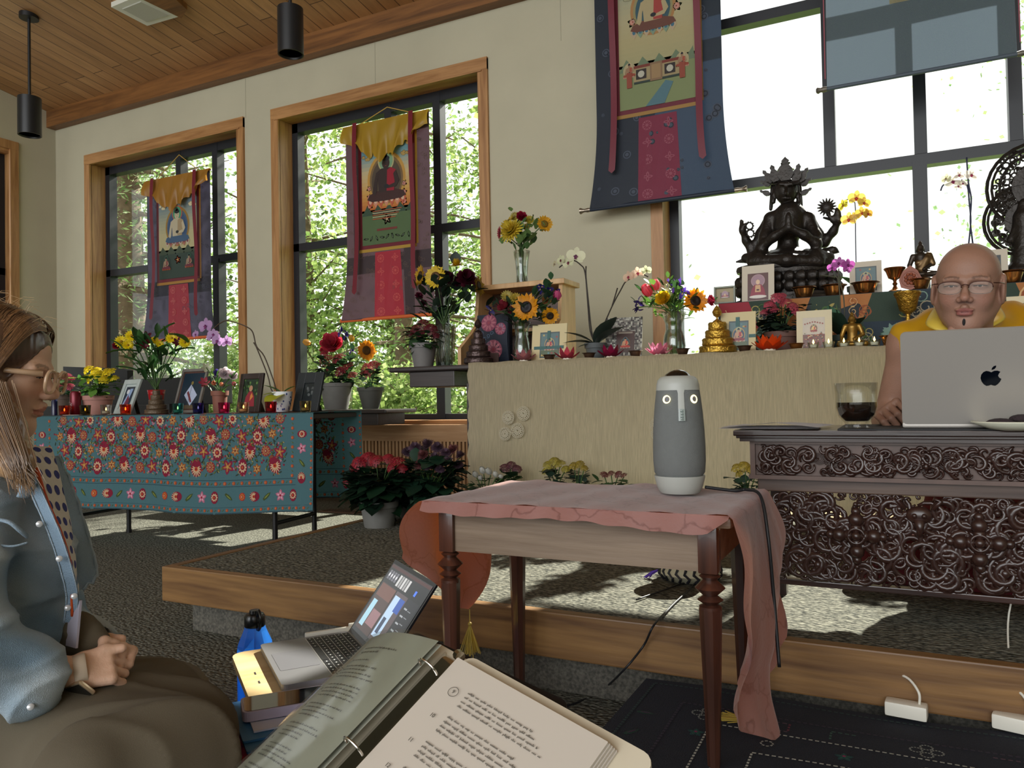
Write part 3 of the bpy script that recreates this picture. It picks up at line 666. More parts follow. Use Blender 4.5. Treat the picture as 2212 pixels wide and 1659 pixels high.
# ================= ALTAR =================
M_lin = mat('linen', '#cbbd9e', rough=.9, noise=.16, nscale=9, stretch=(26, 26, 1.2), bump=.35, bscale=40, trans=.5)
AX0, AX1, AY0, AY1 = -2.05, 2.2, 3.56, 4.35
t_ = thing('altar_table', 'long altar table under the undyed linen cloth', 'table', (0, 3.95, ZP))
m = MB(); m.box(AX0+.02, -.37, ZA-ZP-.04, AX1, .4, ZA-ZP-.008); m.obj('tabletop', M_esp, t_)
for x in (AX0+.07, .9, AX1-.1):
    for y in (-.3, .33): m = MB(); m.box(x, y, 0, x+.05, y+.05, ZA-ZP-.04, .004); m.obj('leg', M_esp, t_)
cw = AX1-AX0
def linen(u, v, o):     # v 0..1 drop from bottom, 1..2 top
    x = AX0+u
    if v < 1:
        t = 1-v; z = ZA-.002-(ZA-ZP-.012+.004*sin(u*3))*t+.0025*sin(u*31)*(1-t); y = AY0-.006-.03*t+.009*t*sin(u*8.3+.5)+.004*sin(u*21+3*t)+.0025*sin(u*47+t*5)+.003*math.exp(-((t-.33)/.012)**2)
        if u < .03: x += .006*sin(z*60)
        return V((x, y-o, z))
    return V((x, AY0+(AY1-AY0)*(v-1), ZA+.0025*sin(u*31)*max(0, 1-(v-1)*8)+o))
m = MB(); vv = [i/26 for i in range(27)]+[1.004, 1.03, 1.3, 1.6, 2.0]; nu = 260
m.add([linen(cw*i/nu, v, 0) for v in vv for i in range(nu+1)], [(j*(nu+1)+i, j*(nu+1)+i+1, (j+1)*(nu+1)+i+1, (j+1)*(nu+1)+i) for j in range(len(vv)-1) for i in range(nu)])
# vertical drop fold creases
lc = thing('altar_cloth', 'undyed linen altar cloth hanging to the platform behind the side table', 'altar cloth', (0, 0, 0))
m.obj('linen_cloth', M_lin, lc, smooth='all')
# crochet doily medallions stitched to the cloth
def doily(px, py, r, label=None):
    c = PY(px, py, AY0-.035); m = MB()
    for k in range(14):
        a = 2*pi*k/14; m.tube([(c.x+r*.78*cos(a+b*.62)+0, c.y-.002, c.z+r*.78*sin(a+b*.62)) for b in (0, .5)]+[(c.x+r*cos(a+.3), c.y-.002, c.z+r*sin(a+.3))], .0016, 5)
        m.tube([(c.x+r*.3*cos(a), c.y-.002, c.z+r*.3*sin(a)), (c.x+r*.8*cos(a), c.y-.002, c.z+r*.8*sin(a))], .0018, 5)
    for q in (.3, .52, .8, .98): m.tube([(c.x+r*q*cos(2*pi*k/28), c.y-.002, c.z+r*q*sin(2*pi*k/28)) for k in range(29)], .0026 if q < .6 else .0018, 5)
    m.tube([(c.x+r*.16*cos(2*pi*k/12), c.y-.002, c.z+r*.16*sin(2*pi*k/12)) for k in range(13)], .0022, 5)
    m.obj('crochet_medallion', mat('crochet_cotton', '#d4ccb4', rough=.9, trans=.3), lc)
for px, py, r in ((1098, 902, .034), (1131, 893, .036), (1091, 937, .034), (1118, 930, .038), (1418, 918, .03), (1418, 938, .026)): doily(px, py, r)
def onA(px, y, z=None, py=760): q = PY(px, py, y); return V((q.x, y, ZA if z is None else z))
# brocade covered riser at the back of the altar
ZR = 1.262; RX0, RY0 = PY(1553, 700, 4.02).x, 4.02
t_ = thing('altar_riser', 'upper altar tier wrapped in red, green and orange brocade', 'altar riser', (0, RY0, ZA))
hR = ZR-ZA; wR = 2.4-RX0
def brc(u, v, o): return V((RX0+u, -.004-.012*(1-v/hR)+.004*sin(u*17)-o, v)) if v < hR else V((RX0+u, (v-hR), hR+o))
m = MB(); m.color('#1d2a33'); vv = [hR*i/4 for i in range(5)]+[hR+.001, hR+.4]; nu = 40
m.add([brc(wR*i/nu, v, 0) for v in vv for i in range(nu+1)], [(j*(nu+1)+i, j*(nu+1)+i+1, (j+1)*(nu+1)+i+1, (j+1)*(nu+1)+i) for j in range(len(vv)-1) for i in range(nu)])
m.add([(RX0, 0, 0), (RX0, .4, 0), (RX0, .4, hR), (RX0, 0, hR)], [(3, 2, 1, 0)])
rr = random.Random(5); u = .0
def scroll(cx, cy, r, c, turns=1.3, w=.12, a0=0, l=3):
    n = 14; A_ = [a0+turns*2*pi*i/n for i in range(n+1)]; o = []
    for i in range(n):
        r0, r1 = r*(1-i/n*.8), r*(1-(i+1)/n*.8); w_ = r*w
        o.append(([(cx+r0*cos(A_[i]), cy+r0*sin(A_[i])), (cx+(r0+w_)*cos(A_[i]), cy+(r0+w_)*sin(A_[i])), (cx+(r1+w_)*cos(A_[i+1]), cy+(r1+w_)*sin(A_[i+1])), (cx+r1*cos(A_[i+1]), cy+r1*sin(A_[i+1]))][::-1], c, l))
    return o
pal = [('#b4283c', '#8c1a34', '#e8b08c'), ('#1b3547', '#2f5a4a', '#8fb0a0'), ('#c9803c', '#a85a2c', '#f0c88c'), ('#7c1c40', '#b43048', '#d8a070'), ('#24402c', '#47702f', '#c0b060')]
ms = []
while u < wR:
    d = rr.uniform(.12, .17); k = rr.randrange(5); c = pal[k]; x0 = u; sh = rr.choice((-.08, .0, .08))
    q = [(x0, .002), (min(wR, x0+d), .002), (min(wR, x0+d+sh*.6), hR*.55), (max(0, min(wR, x0+sh*.6)), hR*.55)]; ms.append((q, c[0], 1))
    k2 = (k+rr.randrange(1, 4)) % 5; c2 = pal[k2]; q = [(max(0, x0+sh*.6), hR*.5), (min(wR, x0+d+sh*.6), hR*.5), (min(wR, x0+d), hR-.003), (x0, hR-.003)]; ms.append((q, c2[0], 1.4))
    for (cy, cc) in ((hR*.28, c), (hR*.75, c2)):
        cx = x0+d*.5; z = rr.random()
        if cx > wR-.08: continue
        if z < .45: ms += [(p, col, l+1) for p, col, l in m_round(cx, cy, .055, (cc[1], cc[2], cc[0]), rr)]+[(ngon(cx, cy, .062, 16), cc[2], 1.6)]
        else:
            for s_ in range(6): ms += scroll(cx+rr.uniform(-.055, .055), cy+rr.uniform(-.045, .045), rr.uniform(.018, .034), rr.choice((cc[2], '#c9bfa0', cc[1])), 1.2, .16, rr.uniform(0, 6))
    u += d
lay(m, ms, brc, eps=.0008)
m.obj('brocade_cover', VCs(), t_)
m = MB(); m.box(RX0+.01, .0+.01, 0, RX0+wR, .38, hR-.004); m.obj('riser_box', mat('board_dark', '#2c2622', rough=.8), t_)
# ================= THANGKAS =================
def figure(cx, cy, s, body, robe, robe2, halo, mand, lotus, seat='#5c3a30'):
    """seated figure with halo, mandorla and lotus seat; s = scale in metres"""
    o = []; q = lambda x, y: (cx+x*s, cy+y*s)
    el = lambda x, y, rx, ry, c, l, n=28: o.append((ngon(cx+x*s, cy+y*s, rx*s, n, ry*s), c, l))
    el(0, .62, .78, .92, mand[0], 3); el(0, .60, .68, .82, mand[1], 4); el(0, .58, .60, .74, mand[2], 5)
    el(0, 1.22, .33, .36, halo[0], 6); el(0, 1.22, .28, .31, halo[1], 7)
    for k in range(-3, 4): o.append(([q(k*.22-.13, -.12), q(k*.22, -.32), q(k*.22+.13, -.12), q(k*.22+.09, .0), q(k*.22-.09, .0)], lotus[abs(k) % 2], 6)); el(k*.22, -.1, .06, .08, lotus[2], 7, 8)
    o.append(([q(-.78, -.02), q(-.6, -.1), q(0, -.12), q(.6, -.1), q(.78, -.02), q(.7, .14), q(.35, .24), q(0, .2), q(-.35, .24), q(-.7, .14)], robe, 8))
    o.append(([q(-.3, .18), q(.3, .18), q(.34, .55), q(.40, .86), q(.2, .98), q(-.2, .98), q(-.40, .86), q(-.33, .55)], body, 9))
    o.append(([q(.02, .2), q(.32, .18), q(.36, .55), q(.42, .86), q(.2, .98), q(.05, .9)], robe2, 10))
    o.append(([q(-.4, .88), q(-.5, .5), q(-.56, .2), q(-.46, .1), q(-.38, .22), q(-.36, .5), q(-.3, .8)], body, 10))
    o.append(([q(.4, .86), q(.54, .5), q(.4, .3), q(.05, .28), q(.05, .36), q(.36, .44), q(.3, .75)], body, 10.5))
    el(.02, .36, .1, .07, '#23282c', 11.5, 12); el(0, 1.14, .155, .19, body, 10, 16); el(0, 1.30, .155, .1, '#20242c', 11, 14); el(0, 1.40, .07, .08, '#20242c', 11, 10)
    for x in (-.06, .06): el(x, 1.15, .028, .01, '#3a2a24', 11.4, 8)
    el(0, 1.05, .035, .012, '#a04438', 11.4, 8)
    return o
def cloud(cx, cy, s, c1, c2, seed=0):
    rr = random.Random(seed); o = []
    for k in range(7):
        x, y, r = cx+rr.uniform(-1, 1)*s, cy+rr.uniform(-.5, .5)*s, s*rr.uniform(.28, .45); o.append((ngon(x, y, r, 12, r*.8), c2, 3+k*.02)); o.append((ngon(x, y-r*.08, r*.8, 12, r*.62), c1, 3.5+k*.02))
    return o
def painting(w, h, style):
    o = []; n = 10
    sk = {'green': ['#3c5f86', '#7f9aa6', '#b9bea0', '#d8cf9c', '#d6cc96'], 'sunset': ['#2f74a4', '#7fb0b8', '#e8d49c', '#ecb860', '#dc7c34'], 'pale': ['#8e9a98', '#bdbf9f', '#cfc69a', '#cbbf8c', '#bfb988']}[style]
    for i in range(n*2):
        t = i/(n*2-1)*(len(sk)-1); a = int(min(len(sk)-2, t)); fr = t-a; c = V(S(sk[a]))*(1-fr)+V(S(sk[a+1]))*fr
        y1 = h*(1-i/(n*2)*.7); y0 = h*(1-(i+1)/(n*2)*.7)
        o += rectm(0, y0, w, y1, tuple(c), 1)
    g = {'green': ['#33483c', '#4b5a44', '#2c3f3c'], 'sunset': ['#5f7a4c', '#3f5a44', '#36483c'], 'pale': ['#93a06c', '#7d9070', '#5f8088']}[style]
    o += rectm(0, 0, w, h*.32, g[0], 1)
    for k in range(5): o.append(([(w*(k*.22-.02), h*.27), (w*(k*.22+.1), h*.36), (w*(k*.22+.24), h*.27)], g[1], 1.5))
    o = [([(min(w, max(0, x)), y) for x, y in p], c, l) for p, c, l in o]
    rr = random.Random(3)
    cl = {'green': ('#efe6c0', '#a89870'), 'sunset': ('#c8a860', '#6f5f40'), 'pale': ('#b8b490', '#7d7c62')}[style]
    for k, (x, y) in enumerate(((.12, .9), (.88, .9), (.12, .8), (.9, .78))): o += cloud(w*x, h*y, w*.09, cl[0], cl[1], k)
    o = [([(min(w, max(0, x)), min(h, max(0, y))) for x, y in p], c, l) for p, c, l in o]
    if style == 'green':
        o += figure(w*.5, h*.42, h*.24, '#dccfae', '#4a6a8c', '#b9a27c', ('#d8684c', '#4fae84'), ('#b0883e', '#56708c', '#3f5f8a'), ('#c07c6c', '#d8c8b0', '#8c4c54'))
        for x in (.2, .8): o += figure(w*x, h*.12, h*.085, '#b89a7c', '#7c3040', '#8c3c40', ('#4a7a60', '#37584c'), ('#3c4a44', '#33413d', '#3c4a44'), ('#b8502c', '#c86c3c', '#8c3824'))
        o += m_star(w*.5, h*.2, w*.09, ('#e0cfa0', '#b8542c', '#d8c070'), .5, 5)
    elif style == 'sunset':
        o += figure(w*.5, h*.42, h*.27, '#3e2c28', '#4a2a26', '#b01c34', ('#d0c890', '#8fb890'), ('#d8a850', '#8c7048', '#5f5040'), ('#e8a080', '#d46c4c', '#f0d0b0'))
        for x in (.16, .84):
            for y in (.52, .44, .36): o += m_star(w*x, h*y, w*.07, ('#26382c', '#2c4434', '#2c4434'), y*9, 5)+[(p, c, l+2) for p, c, l in m_round(w*x, h*y, w*.042, ('#d87c70', '#f0b8a0', '#b84c4c'), rr)]
        for k in range(5): o += rectm(w*.22, h*(.30-k*.018), w*(.5+.3*(1-k*.1)), h*(.306-k*.018), ('#d8643c', '#f0d8b0')[k % 2], 8)
        o += rectm(w*.3, h*.12, w*.7, h*.14, '#8a3c34', 5)+m_star(w*.5, h*.22, w*.1, ('#b09c70', '#7c6c50', '#d8c89c'), .5, 5)
        for k in range(9): o += m_leaf(w*(.08+k*.105), h*.06, w*.05, ('#5a6c50', '#86967c', 0), k)
    else:
        o += figure(w*.47, h*.56, h*.21, '#cbb98c', '#7a4c3c', '#b84c44', ('#6f8c7c', '#c9c6a4'), ('#c09058', '#a8a070', '#3f6470'), ('#8fa890', '#cdb898', '#4c7c94'))
        for x in (.14, .84): o += figure(w*x, h*.24, h*.06, '#b08c6c', '#a84c34', '#b85a40', ('#cdbf94', '#cdbf94'), ('#c4b68c', '#c4b68c', '#c4b68c'), ('#d8a48c', '#d8a48c', '#c8907c'))+rectm(w*(x-.035), h*.15, w*(x+.035), h*.26, '#a6503a', 13)
        o += rectm(w*.2, h*.28, w*.8, h*.30, '#8a3c2c', 8)+rectm(w*.2, h*.185, w*.8, h*.28, '#b8a478', 7)+rectm(w*.2, h*.17, w*.8, h*.185, '#33443c', 8)
        for x in (.3, .68): o += rectm(w*(x-.07), h*.2, w*(x+.07), h*.27, '#332823', 9)+[(ngon(w*x, h*.235, w*.045, 10, h*.025), '#d8d4c0', 10)]
        o += rectm(w*.42, h*.17, w*.58, h*.30, '#9c7c5c', 11)+rectm(w*.44, h*.185, w*.56, h*.285, '#b49468', 12)
        for x, y in ((.2, .62), (.78, .66)): o += m_star(w*x, h*y, w*.08, ('#7c8c5c', '#93a06c', '#a86c5c'), .3, 5)+[(p, c, l+2) for p, c, l in m_round(w*x, h*y, w*.045, ('#cc8070', '#e8b8a0', '#a85048'), rr)]
        o.append(([(w*.35, 0), (w*.6, 0), (w*.72, h*.14), (w*.62, h*.16)], '#5f8894', 5))
    return o
def roundel(m, fn, cx, cy, r, c1, c2, kind=0, rr=rnd):
    ms = [(ngon(cx, cy, r, 12), c1, 2), (ngon(cx, cy, r*.72, 12), c2, 3), (ngon(cx, cy, r*.45, 10), c1, 4)] if kind == 0 else scroll(cx, cy, r, c1, 1.4, .2, rr.uniform(0, 6), 2)+scroll(cx+r*1.1, cy-r*.4, r*.7, c1, -1.2, .2, 1, 2)
    lay(m, ms, fn, .001)
def thangka(label, x0, x1, y, zb, ztp, style, bro, bro2, deco, panel, silk, rib, seed, knob=False, cordz=None, silkdrop=.5):
    w, h = x1-x0, ztp-zb; t_ = thing('hanging_scroll', label, 'hanging scroll', (x0, y, zb)); rr = random.Random(seed)
    fl = lambda v: 1+.14*max(0, 1-v/(h*.38))**2     # flare towards the rod
    def S_(u, v, o): c = w/2; return V((c+(u-c)*fl(v), -.02*sin(u/w*pi*2+1)*max(0, 1-v/(h*.36))**1.5-o, v))
    m = MB(); sheet(m, S_, w, h, 16, 30, bro)
    for k in range(75 if deco == 0 else 170):
        u, v = rr.uniform(.03, w-.03), rr.uniform(.03, h-.03)
        if .17*w < u < .83*w and v > h*.34: continue
        if deco == 0: roundel(m, S_, u, v, rr.choice((.026, .028, .012)), bro2, bro, 0, rr)
        else: roundel(m, S_, u, v, rr.uniform(.012, .022), bro2, bro, 1, rr)
    pw = .30*w; c0 = w/2-pw/2
    lay(m, rectm(c0, .004, c0+pw, h*.335, panel[0], 6, 3), S_, .0006)
    for i in range(2):
        for j in range(5): lay(m, [(p, c, l+7) for p, c, l in (m_round(c0+pw*(.22+.56*i), h*.335*(.1+.2*j), .033, (panel[1], panel[0], panel[1]), rr) if (i+j) % 2 == 0 else m_star(c0+pw*(.22+.56*i), h*.335*(.1+.2*j), .035, (panel[1], panel[0], panel[1]), 0, 4))], S_, .0006)
    m.obj('brocade_border', VCs(), t_)
    # painting with red and gold inner bands
    a0, a1, b0, b1 = w*.20, w*.80, h*.375, h*.93
    m = MB()
    lay(m, rectm(a0-.035, b0-.035, a1+.035, b1+.03, rib, 1, 6), S_, .0022)
    lay(m, rectm(a0-.035, b0-.055, a1+.035, b0-.03, silk, 2.2, 6)+rectm(a1+.03, b0-.03, a1+.05, b1, silk, 2.2), S_, .0022)
    m.obj('inner_border', VCs(), t_)
    m = MB(); lay(m, [([(x+a0, y_+b0) for x, y_ in p], c, l+7) for p, c, l in painting(a1-a0, b1-b0, style)], S_, .0007); m.obj('painting', VCs(), t_)
    # gathered silk veil
    dr = silkdrop*h*.4
    def veil(u, v, o=0):
        tt = u/w; d = dr*(.42+.58*sin(pi*tt)**1.2)*(1+.10*sin(tt*31)+.06*sin(tt*67+1)); yy = h-.0-v*d+.004
        c = w/2; k = 1-.22*v*sin(pi*tt)**.5 if True else 1
        return V((c+(u-c)*k*1.03, -.02-.03*v-.022*sin(tt*26+v*3)*v**.7-.012*sin(tt*57)*v, yy))
    m = MB(); m.color(silk); m.grid(lambda u, v: veil(u*w, v), 70, 16); o = m.obj('silk_cover', mat('silk_'+silk[1:], silk, rough=.35, trans=.45), t_, smooth='all')
    for u in (w*.14, w*.81):
        m = MB(); m.color(rib); W_ = .042*w/.83; L_ = h*.88
        fn = lambda a, b: V((S_(u+a*W_, h*(1-b*.88)-(.02 if b > .99 and abs(a-.5) > .4 else 0)*0, 0).x, -.055-.012*sin(b*8), h+.006-b*L_+(.02*abs(a-.5)*2 if b > .99 else 0)))
        m.grid(fn, 2, 20); m.obj('ribbon', mat('ribbon_'+rib[1:], rib, rough=.45, trans=.3), t_, smooth='all')
    m = MB(); m.tube([(w/2-w*.57-.02, 0, .0), (w/2+w*.57+.02, 0, .0)], .014, 12); m.obj('rod', mat('rod_cloth_'+bro[1:], bro if knob else '#c8602c', rough=.6), t_, smooth=True)
    m = MB(); m.tube([(-.0, .0, h), (w, .0, h)], .012, 10); m.obj('top_rail', mat('rail_'+silk[1:], silk, rough=.5), t_, smooth=True)
    if knob:
        for s_ in (-1, 1): m = MB(); m.M = T((w/2+s_*(w*.57+.02), 0, 0), 0, 1, 0, s_*pi/2); m.lathe([(.014, -.02), (.016, .0), (.012, .02), (.014, .035), (.022, .05), (.022, .056), (0, .058)], 16); m.obj('rod_knob', mat('silver_knob', '#9a8f80', metal=.9, rough=.3), t_, smooth=True)
    if cordz:
        m = MB(); m.tube([(w*.15, 0, h), (w*.5, .02, cordz-zb), (w*.85, 0, h)], .0035, 6); m.obj('hanging_cord', mat('cord_gold', '#c09a48', rough=.7), t_)
        m = MB(); m.tube([(w*.5, .02, cordz-zb), (w*.5, .13, cordz-zb+.005)], .004, 6); m.obj('hook', M_black, t_)
    return t_
TY = 5.02
ax = lambda px: PY(px, 400, TY).x
ztv = lambda px, py: PY(px, py, TY).z
thangka('scroll with a white robed deity in a blue and green halo, in the left window', ax(317), ax(454), TY, ztv(390, 732), ztv(386, 380), 'green', '#2e2c3a', '#585866', 1, ('#b83444', '#cf6c68'), '#c08a3a', '#7c2030', 1, cordz=ztv(383, 333))
thangka('scroll with a dark buddha against a sunset sky, in the middle window', ax(748), ax(929), TY, ztv(838, 686), ztv(838, 258), 'sunset', '#3a2a30', '#6f5a50', 1, ('#c0283c', '#d85c58'), '#c8a038', '#7c1c2c', 2, cordz=ztv(840, 228))
thangka('large scroll of a seated buddha on navy brocade between the middle and right windows', ax(1292), ax(1566), TY, ztv(1433, 432), ztv(1433, 432)+1.72, 'pale', '#1b2636', '#4c5668', 0, ('#8c2444', '#a85468'), '#b88c48', '#7c2838', 3, knob=True, silkdrop=.45)
# dark banner seen at the top of the right window
bx0, bx1, by = PY(1786, 180, 4.92).x, PY(2198, 140, 4.92).x, 4.92; bz = PY(1990, 155, by).z
t_ = thing('hanging_scroll', 'slate blue hanging with a pale gold square at the top of the right window', 'hanging scroll', (bx0, by, bz))
w_ = bx1-bx0
def S_(u, v, o): return V((u*(1-.02*v)+.01*v, -.01*sin(u*6)-o, v))
m = MB(); sheet(m, S_, w_, 1.2, 16, 8, '#4a5560'); m.obj('brocade_border', VCs(), t_)
m = MB(); ms = rectm(w_*.36, .42, w_*.64, 1.2, '#978f6c', 1, 4); rr = random.Random(2)
for k in range(60): ms += scroll(w_*rr.uniform(.39, .61), rr.uniform(.45, 1.17), rr.uniform(.014, .024), '#7c785c', 1.3, .15, rr.uniform(0, 6), 2)
lay(m, ms, S_, .001); m.obj('gold_panel', VCs(), t_, label='pale gold brocade square')
for s_ in (.0, 1.0): m = MB(); m.tube([(w_*s_+(.003 if s_ else -.003), -.02, 1.2), (w_*s_+(.012 if s_ else -.006), -.03, .05)], .003, 5); m.obj('edge_cord', mat('rose_cord', '#a85c68', rough=.6), t_)
m = MB(); m.tube([(-.02, 0, 0), (w_+.02, 0, 0)], .012, 12); m.obj('rod', mat('rod_cloth_slate', '#4a5560', rough=.6), t_, smooth=True)
for s_, x in ((-1, -.02), (1, w_+.02)): m = MB(); m.M = T((x, 0, 0), 0, 1, 0, s_*pi/2); m.lathe([(.014, -.02), (.017, 0), (.013, .015), (.02, .03), (.012, .04), (0, .042)], 14); m.obj('rod_knob', mat('dull_knob', '#6f6a60', metal=.6, rough=.5), t_, smooth=True)
# ================= FLOWERS =================
def petal(m, a, r0, r1, w, z0=0., z1=0., cup=0., n=4, tip=.15, cx=0., cy=0., basew=.45):
    """one petal radiating at angle a in the local xy plane, z from z0 to z1"""
    d = V((cos(a), sin(a), 0)); e = V((-sin(a), cos(a), 0)); vs = []; c = V((cx, cy, 0))
    for i in range(n+1):
        t = i/n; ww = w*(basew+(1-basew)*sin(pi*min(1, t*.8+.1)))*(1 if t < 1 else tip)
        q = c+d*(r0+(r1-r0)*t)+V((0, 0, z0+(z1-z0)*t*t))
        for s_ in (-1, 0, 1): vs.append(q+e*(ww*s_)+V((0, 0, cup*abs(s_)*sin(pi*t))))
    m.add(vs, [(i*3+j, i*3+j+1, i*3+j+4, i*3+j+3) for i in range(n) for j in range(2)])
BM = {}
def cs(c, k): return tuple(min(1, max(0, x*k)) for x in S(c))
def bloom(kind, c='#e8b020', c2='#2c1c10', seed=0):
    key = (kind, c, c2, seed)
    if key in BM: return BM[key]
    rr = random.Random(seed+5); m = MB()
    if kind == 'sunflower':
        for L_ in range(2):
            for k in range(17): m.color(cs(c, rr.uniform(.85, 1.15))); petal(m, 2*pi*(k+L_*.5)/17+rr.uniform(-.06, .06), .3, rr.uniform(.9, 1.05)-.08*L_, .14, -.02+L_*.05, rr.uniform(.02, .25), .03)
        m.color(c2); m.lathe([(.42, -.05), (.42, .06), (.36, .12), (.2, .10), (0, .07)], 20)
        m.color('#6a3c14'); 
        for k in range(26): a = 2*pi*k/26; m.ball((.37*cos(a), .37*sin(a), .11), .035, 5, 3)
        m.color('#4c6a2c'); m.lathe([(0, -.16), (.3, -.1), (.42, -.05)], 12)
    elif kind == 'mum':
        for L_ in range(5):
            n = 20-L_*2
            for k in range(n): m.color(cs(c, rr.uniform(.8, 1.2))); petal(m, 2*pi*(k+L_*.37)/n, .06, 1.0-.16*L_, .10, L_*.07, .05+.22*L_+rr.uniform(-.05, .05), .03, 3, .4)
        m.color(c2); m.ball((0, 0, .35), (.14, .14, .1), 8, 5)
    elif kind == 'daisy':
        for k in range(16): m.color(cs(c, rr.uniform(.85, 1.15))); petal(m, 2*pi*k/16, .15, 1, .17, .05, .1, .02, 3, .4)
        for k in range(12): m.color(cs(c, rr.uniform(.85, 1.15))); petal(m, 2*pi*k/12+.1, .1, .7, .14, .1, .28, .02, 3, .4)
        m.color(c2); m.ball((0, 0, .14), (.22, .22, .12), 10, 5)
    elif kind == 'peony':
        for L_ in range(5):
            n = 7-L_
            for k in range(n): m.color(cs(c, rr.uniform(.75, 1.2))); petal(m, 2*pi*(k+L_*.41)/n+rr.uniform(-.2, .2), .05, .95-.17*L_, .42-.04*L_, -.1+.05*L_, .55+.12*L_, .14, 4, .6)
    elif kind == 'tulip':
        for L_ in range(2):
            for k in range(3):
                m.color(cs(c, rr.uniform(.85, 1.15))); a = 2*pi*(k+.5*L_)/3; d = V((cos(a), sin(a), 0)); e = V((-sin(a), cos(a), 0)); vs = []
                for i in range(6):
                    t = i/5; r = .5*sin(pi*min(1, .15+t*.7))**.7*(1-.1*L_); ww = .42*sin(pi*(.12+.8*t))
                    for s_ in (-1, 0, 1): vs.append(d*(r*(1-.25*abs(s_)))+e*(ww*s_)+V((0, 0, t*1.25)))
                m.add(vs, [(i*3+j, i*3+j+1, i*3+j+4, i*3+j+3) for i in range(5) for j in range(2)])
    elif kind == 'iris':
        for k in range(3): m.color(cs(c, rr.uniform(.85, 1.2))); petal(m, 2*pi*k/3, .1, 1.0, .3, .2, -.45, .1, 5, .5); m.color(c2); petal(m, 2*pi*k/3, .2, .6, .08, .23, -.08, 0, 3, .3)
        for k in range(3): m.color(cs(c, rr.uniform(.7, 1.1))); petal(m, 2*pi*(k+.5)/3, .05, .45, .2, .1, 1.0, .05, 4, .5)
    elif kind == 'lily':
        for k in range(6): m.color(cs(c, rr.uniform(.85, 1.15))); petal(m, 2*pi*k/6, .06, .85, .24, .0, .55, .08, 5, .15, basew=.3)
        m.color(c2)
        for k in range(5): a = k*1.26; m.tube([(0, 0, 0), (.2*cos(a), .2*sin(a), .6)], .02, 4)
    elif kind == 'orchid':
        for a, r, w_ in ((R(90), .95, .3), (R(90+125), .95, .3), (R(90-125), .95, .3)): m.color(cs(c, .92)); petal(m, a, .05, r, w_, 0, .05, .03, 5, .3)
        for a in (R(8), R(172)): m.color(cs(c, 1.05)); petal(m, a, .02, 1.0, .52, .04, .1, .04, 6, .55, basew=.35)
        m.color(c2); petal(m, R(-90), .05, .42, .14, .06, .25, .03, 3, .5); petal(m, R(-30), .03, .25, .1, .1, .2, 0, 3, .5); petal(m, R(210), .03, .25, .1, .1, .2, 0, 3, .5)
        m.ball((0, .04, .14), (.08, .09, .1), 8, 5)
    elif kind == 'carnation':
        for L_ in range(5):
            for k in range(9): m.color(cs(c, rr.uniform(.7, 1.25))); petal(m, 2*pi*(k+L_*.3)/9+rr.uniform(-.2, .2), .03, .95-.15*L_, .26, .02*L_, .2+.2*L_+rr.uniform(-.08, .08), .1*rr.choice((-1, 1)), 3, .9)
    elif kind == 'cluster':            # dome of four petalled florets (kalanchoe)
        for k in range(46):
            a = k*2.39996; r = sqrt((k+.5)/46); q = V((r*cos(a), r*sin(a), .75*(1-r*r)+rr.uniform(-.06, .06))); col = cs(c, rr.uniform(.7, 1.25))
            n_ = V((q.x*.8, q.y*.8, 1)).normalized(); e = n_.orthogonal().normalized(); f = n_.cross(e); an = rr.uniform(0, 6)
            for j in range(4):
                m.color(col); t = an+j*pi/2; d = e*cos(t)+f*sin(t); g = n_.cross(d)
                m.add([q, q+d*.13+g*.11+n_*.03, q+d*.25-n_*.02, q+d*.13-g*.11+n_*.03], [(0, 1, 2, 3)])
            m.color(c2); m.ball(tuple(q+n_*.02), .025, 5, 3)
    elif kind == 'leaf':
        m.color(c); vs = []
        for i in range(7):
            t = i/6; w_ = .2*sin(pi*(.06+.92*t))**.8
            for s_ in (-1, 0, 1): vs.append((w_*s_, -.18*t*t*1.2+.05*abs(s_)*sin(pi*t), t))
        m.add(vs, [(i*3+j, i*3+j+1, i*3+j+4, i*3+j+3) for i in range(6) for j in range(2)])
    elif kind == 'bud':
        m.color(c); m.ball((0, 0, .5), (.4, .4, .6), 8, 6)
    BM[key] = m.mesh(kind, VCl(), smooth='all'); return BM[key]
def glassv(): return glass('clear_glass', (.93, .96, .94), .12, .02)
def vase(root, prof, c=(0, 0, 0), water=None, tint=None):
    m = MB(); p_ = list(prof); wall = .0035; inner = [(max(.001, r-wall), z) for r, z in reversed(p_) if z > p_[0][1]+.008]
    m.lathe(p_+inner+[(0, p_[0][1]+.012)], 28, c, caps=False); m.lathe([(0, p_[0][1]), (p_[0][0], p_[0][1])], 28, c, caps=False)
    m.obj('vase', glassv() if tint is None else tint, root, smooth='all')
    if water:
        wp = [(0, p_[0][1]+.013)]+[(max(.001, r-wall-.001), z) for r, z in p_ if p_[0][1]+.008 < z < water]
        r_ = np.interp(water, [z for r, z in p_], [r for r, z in p_])-wall-.001
        m = MB(); m.lathe(wp+[(r_, water), (0, water)], 24, c, caps=False); m.obj('water', glass('water', (.86, .92, .88), .1, .0), root, smooth='all')
def stems(root, mouth, base, ends, r=.0035, c='#4a6a34', bend=.03):
    m = MB(); rr = random.Random(len(ends))
    for e in ends:
        m.color(cs(c, rr.uniform(.8, 1.2))); e = V(e); b = V(base)+V((rr.uniform(-1, 1)*.012, rr.uniform(-1, 1)*.012, 0)); mo = V(mouth)+V((rr.uniform(-1, 1)*.012, rr.uniform(-1, 1)*.012, 0))
        pts = [b, mo]+bez(mo, mo.lerp(e, .5)+V((0, 0, bend)), e, 6)[1:]; m.tube(pts, r, 6)
    return m.obj('stems', VCl(), root, smooth='all')
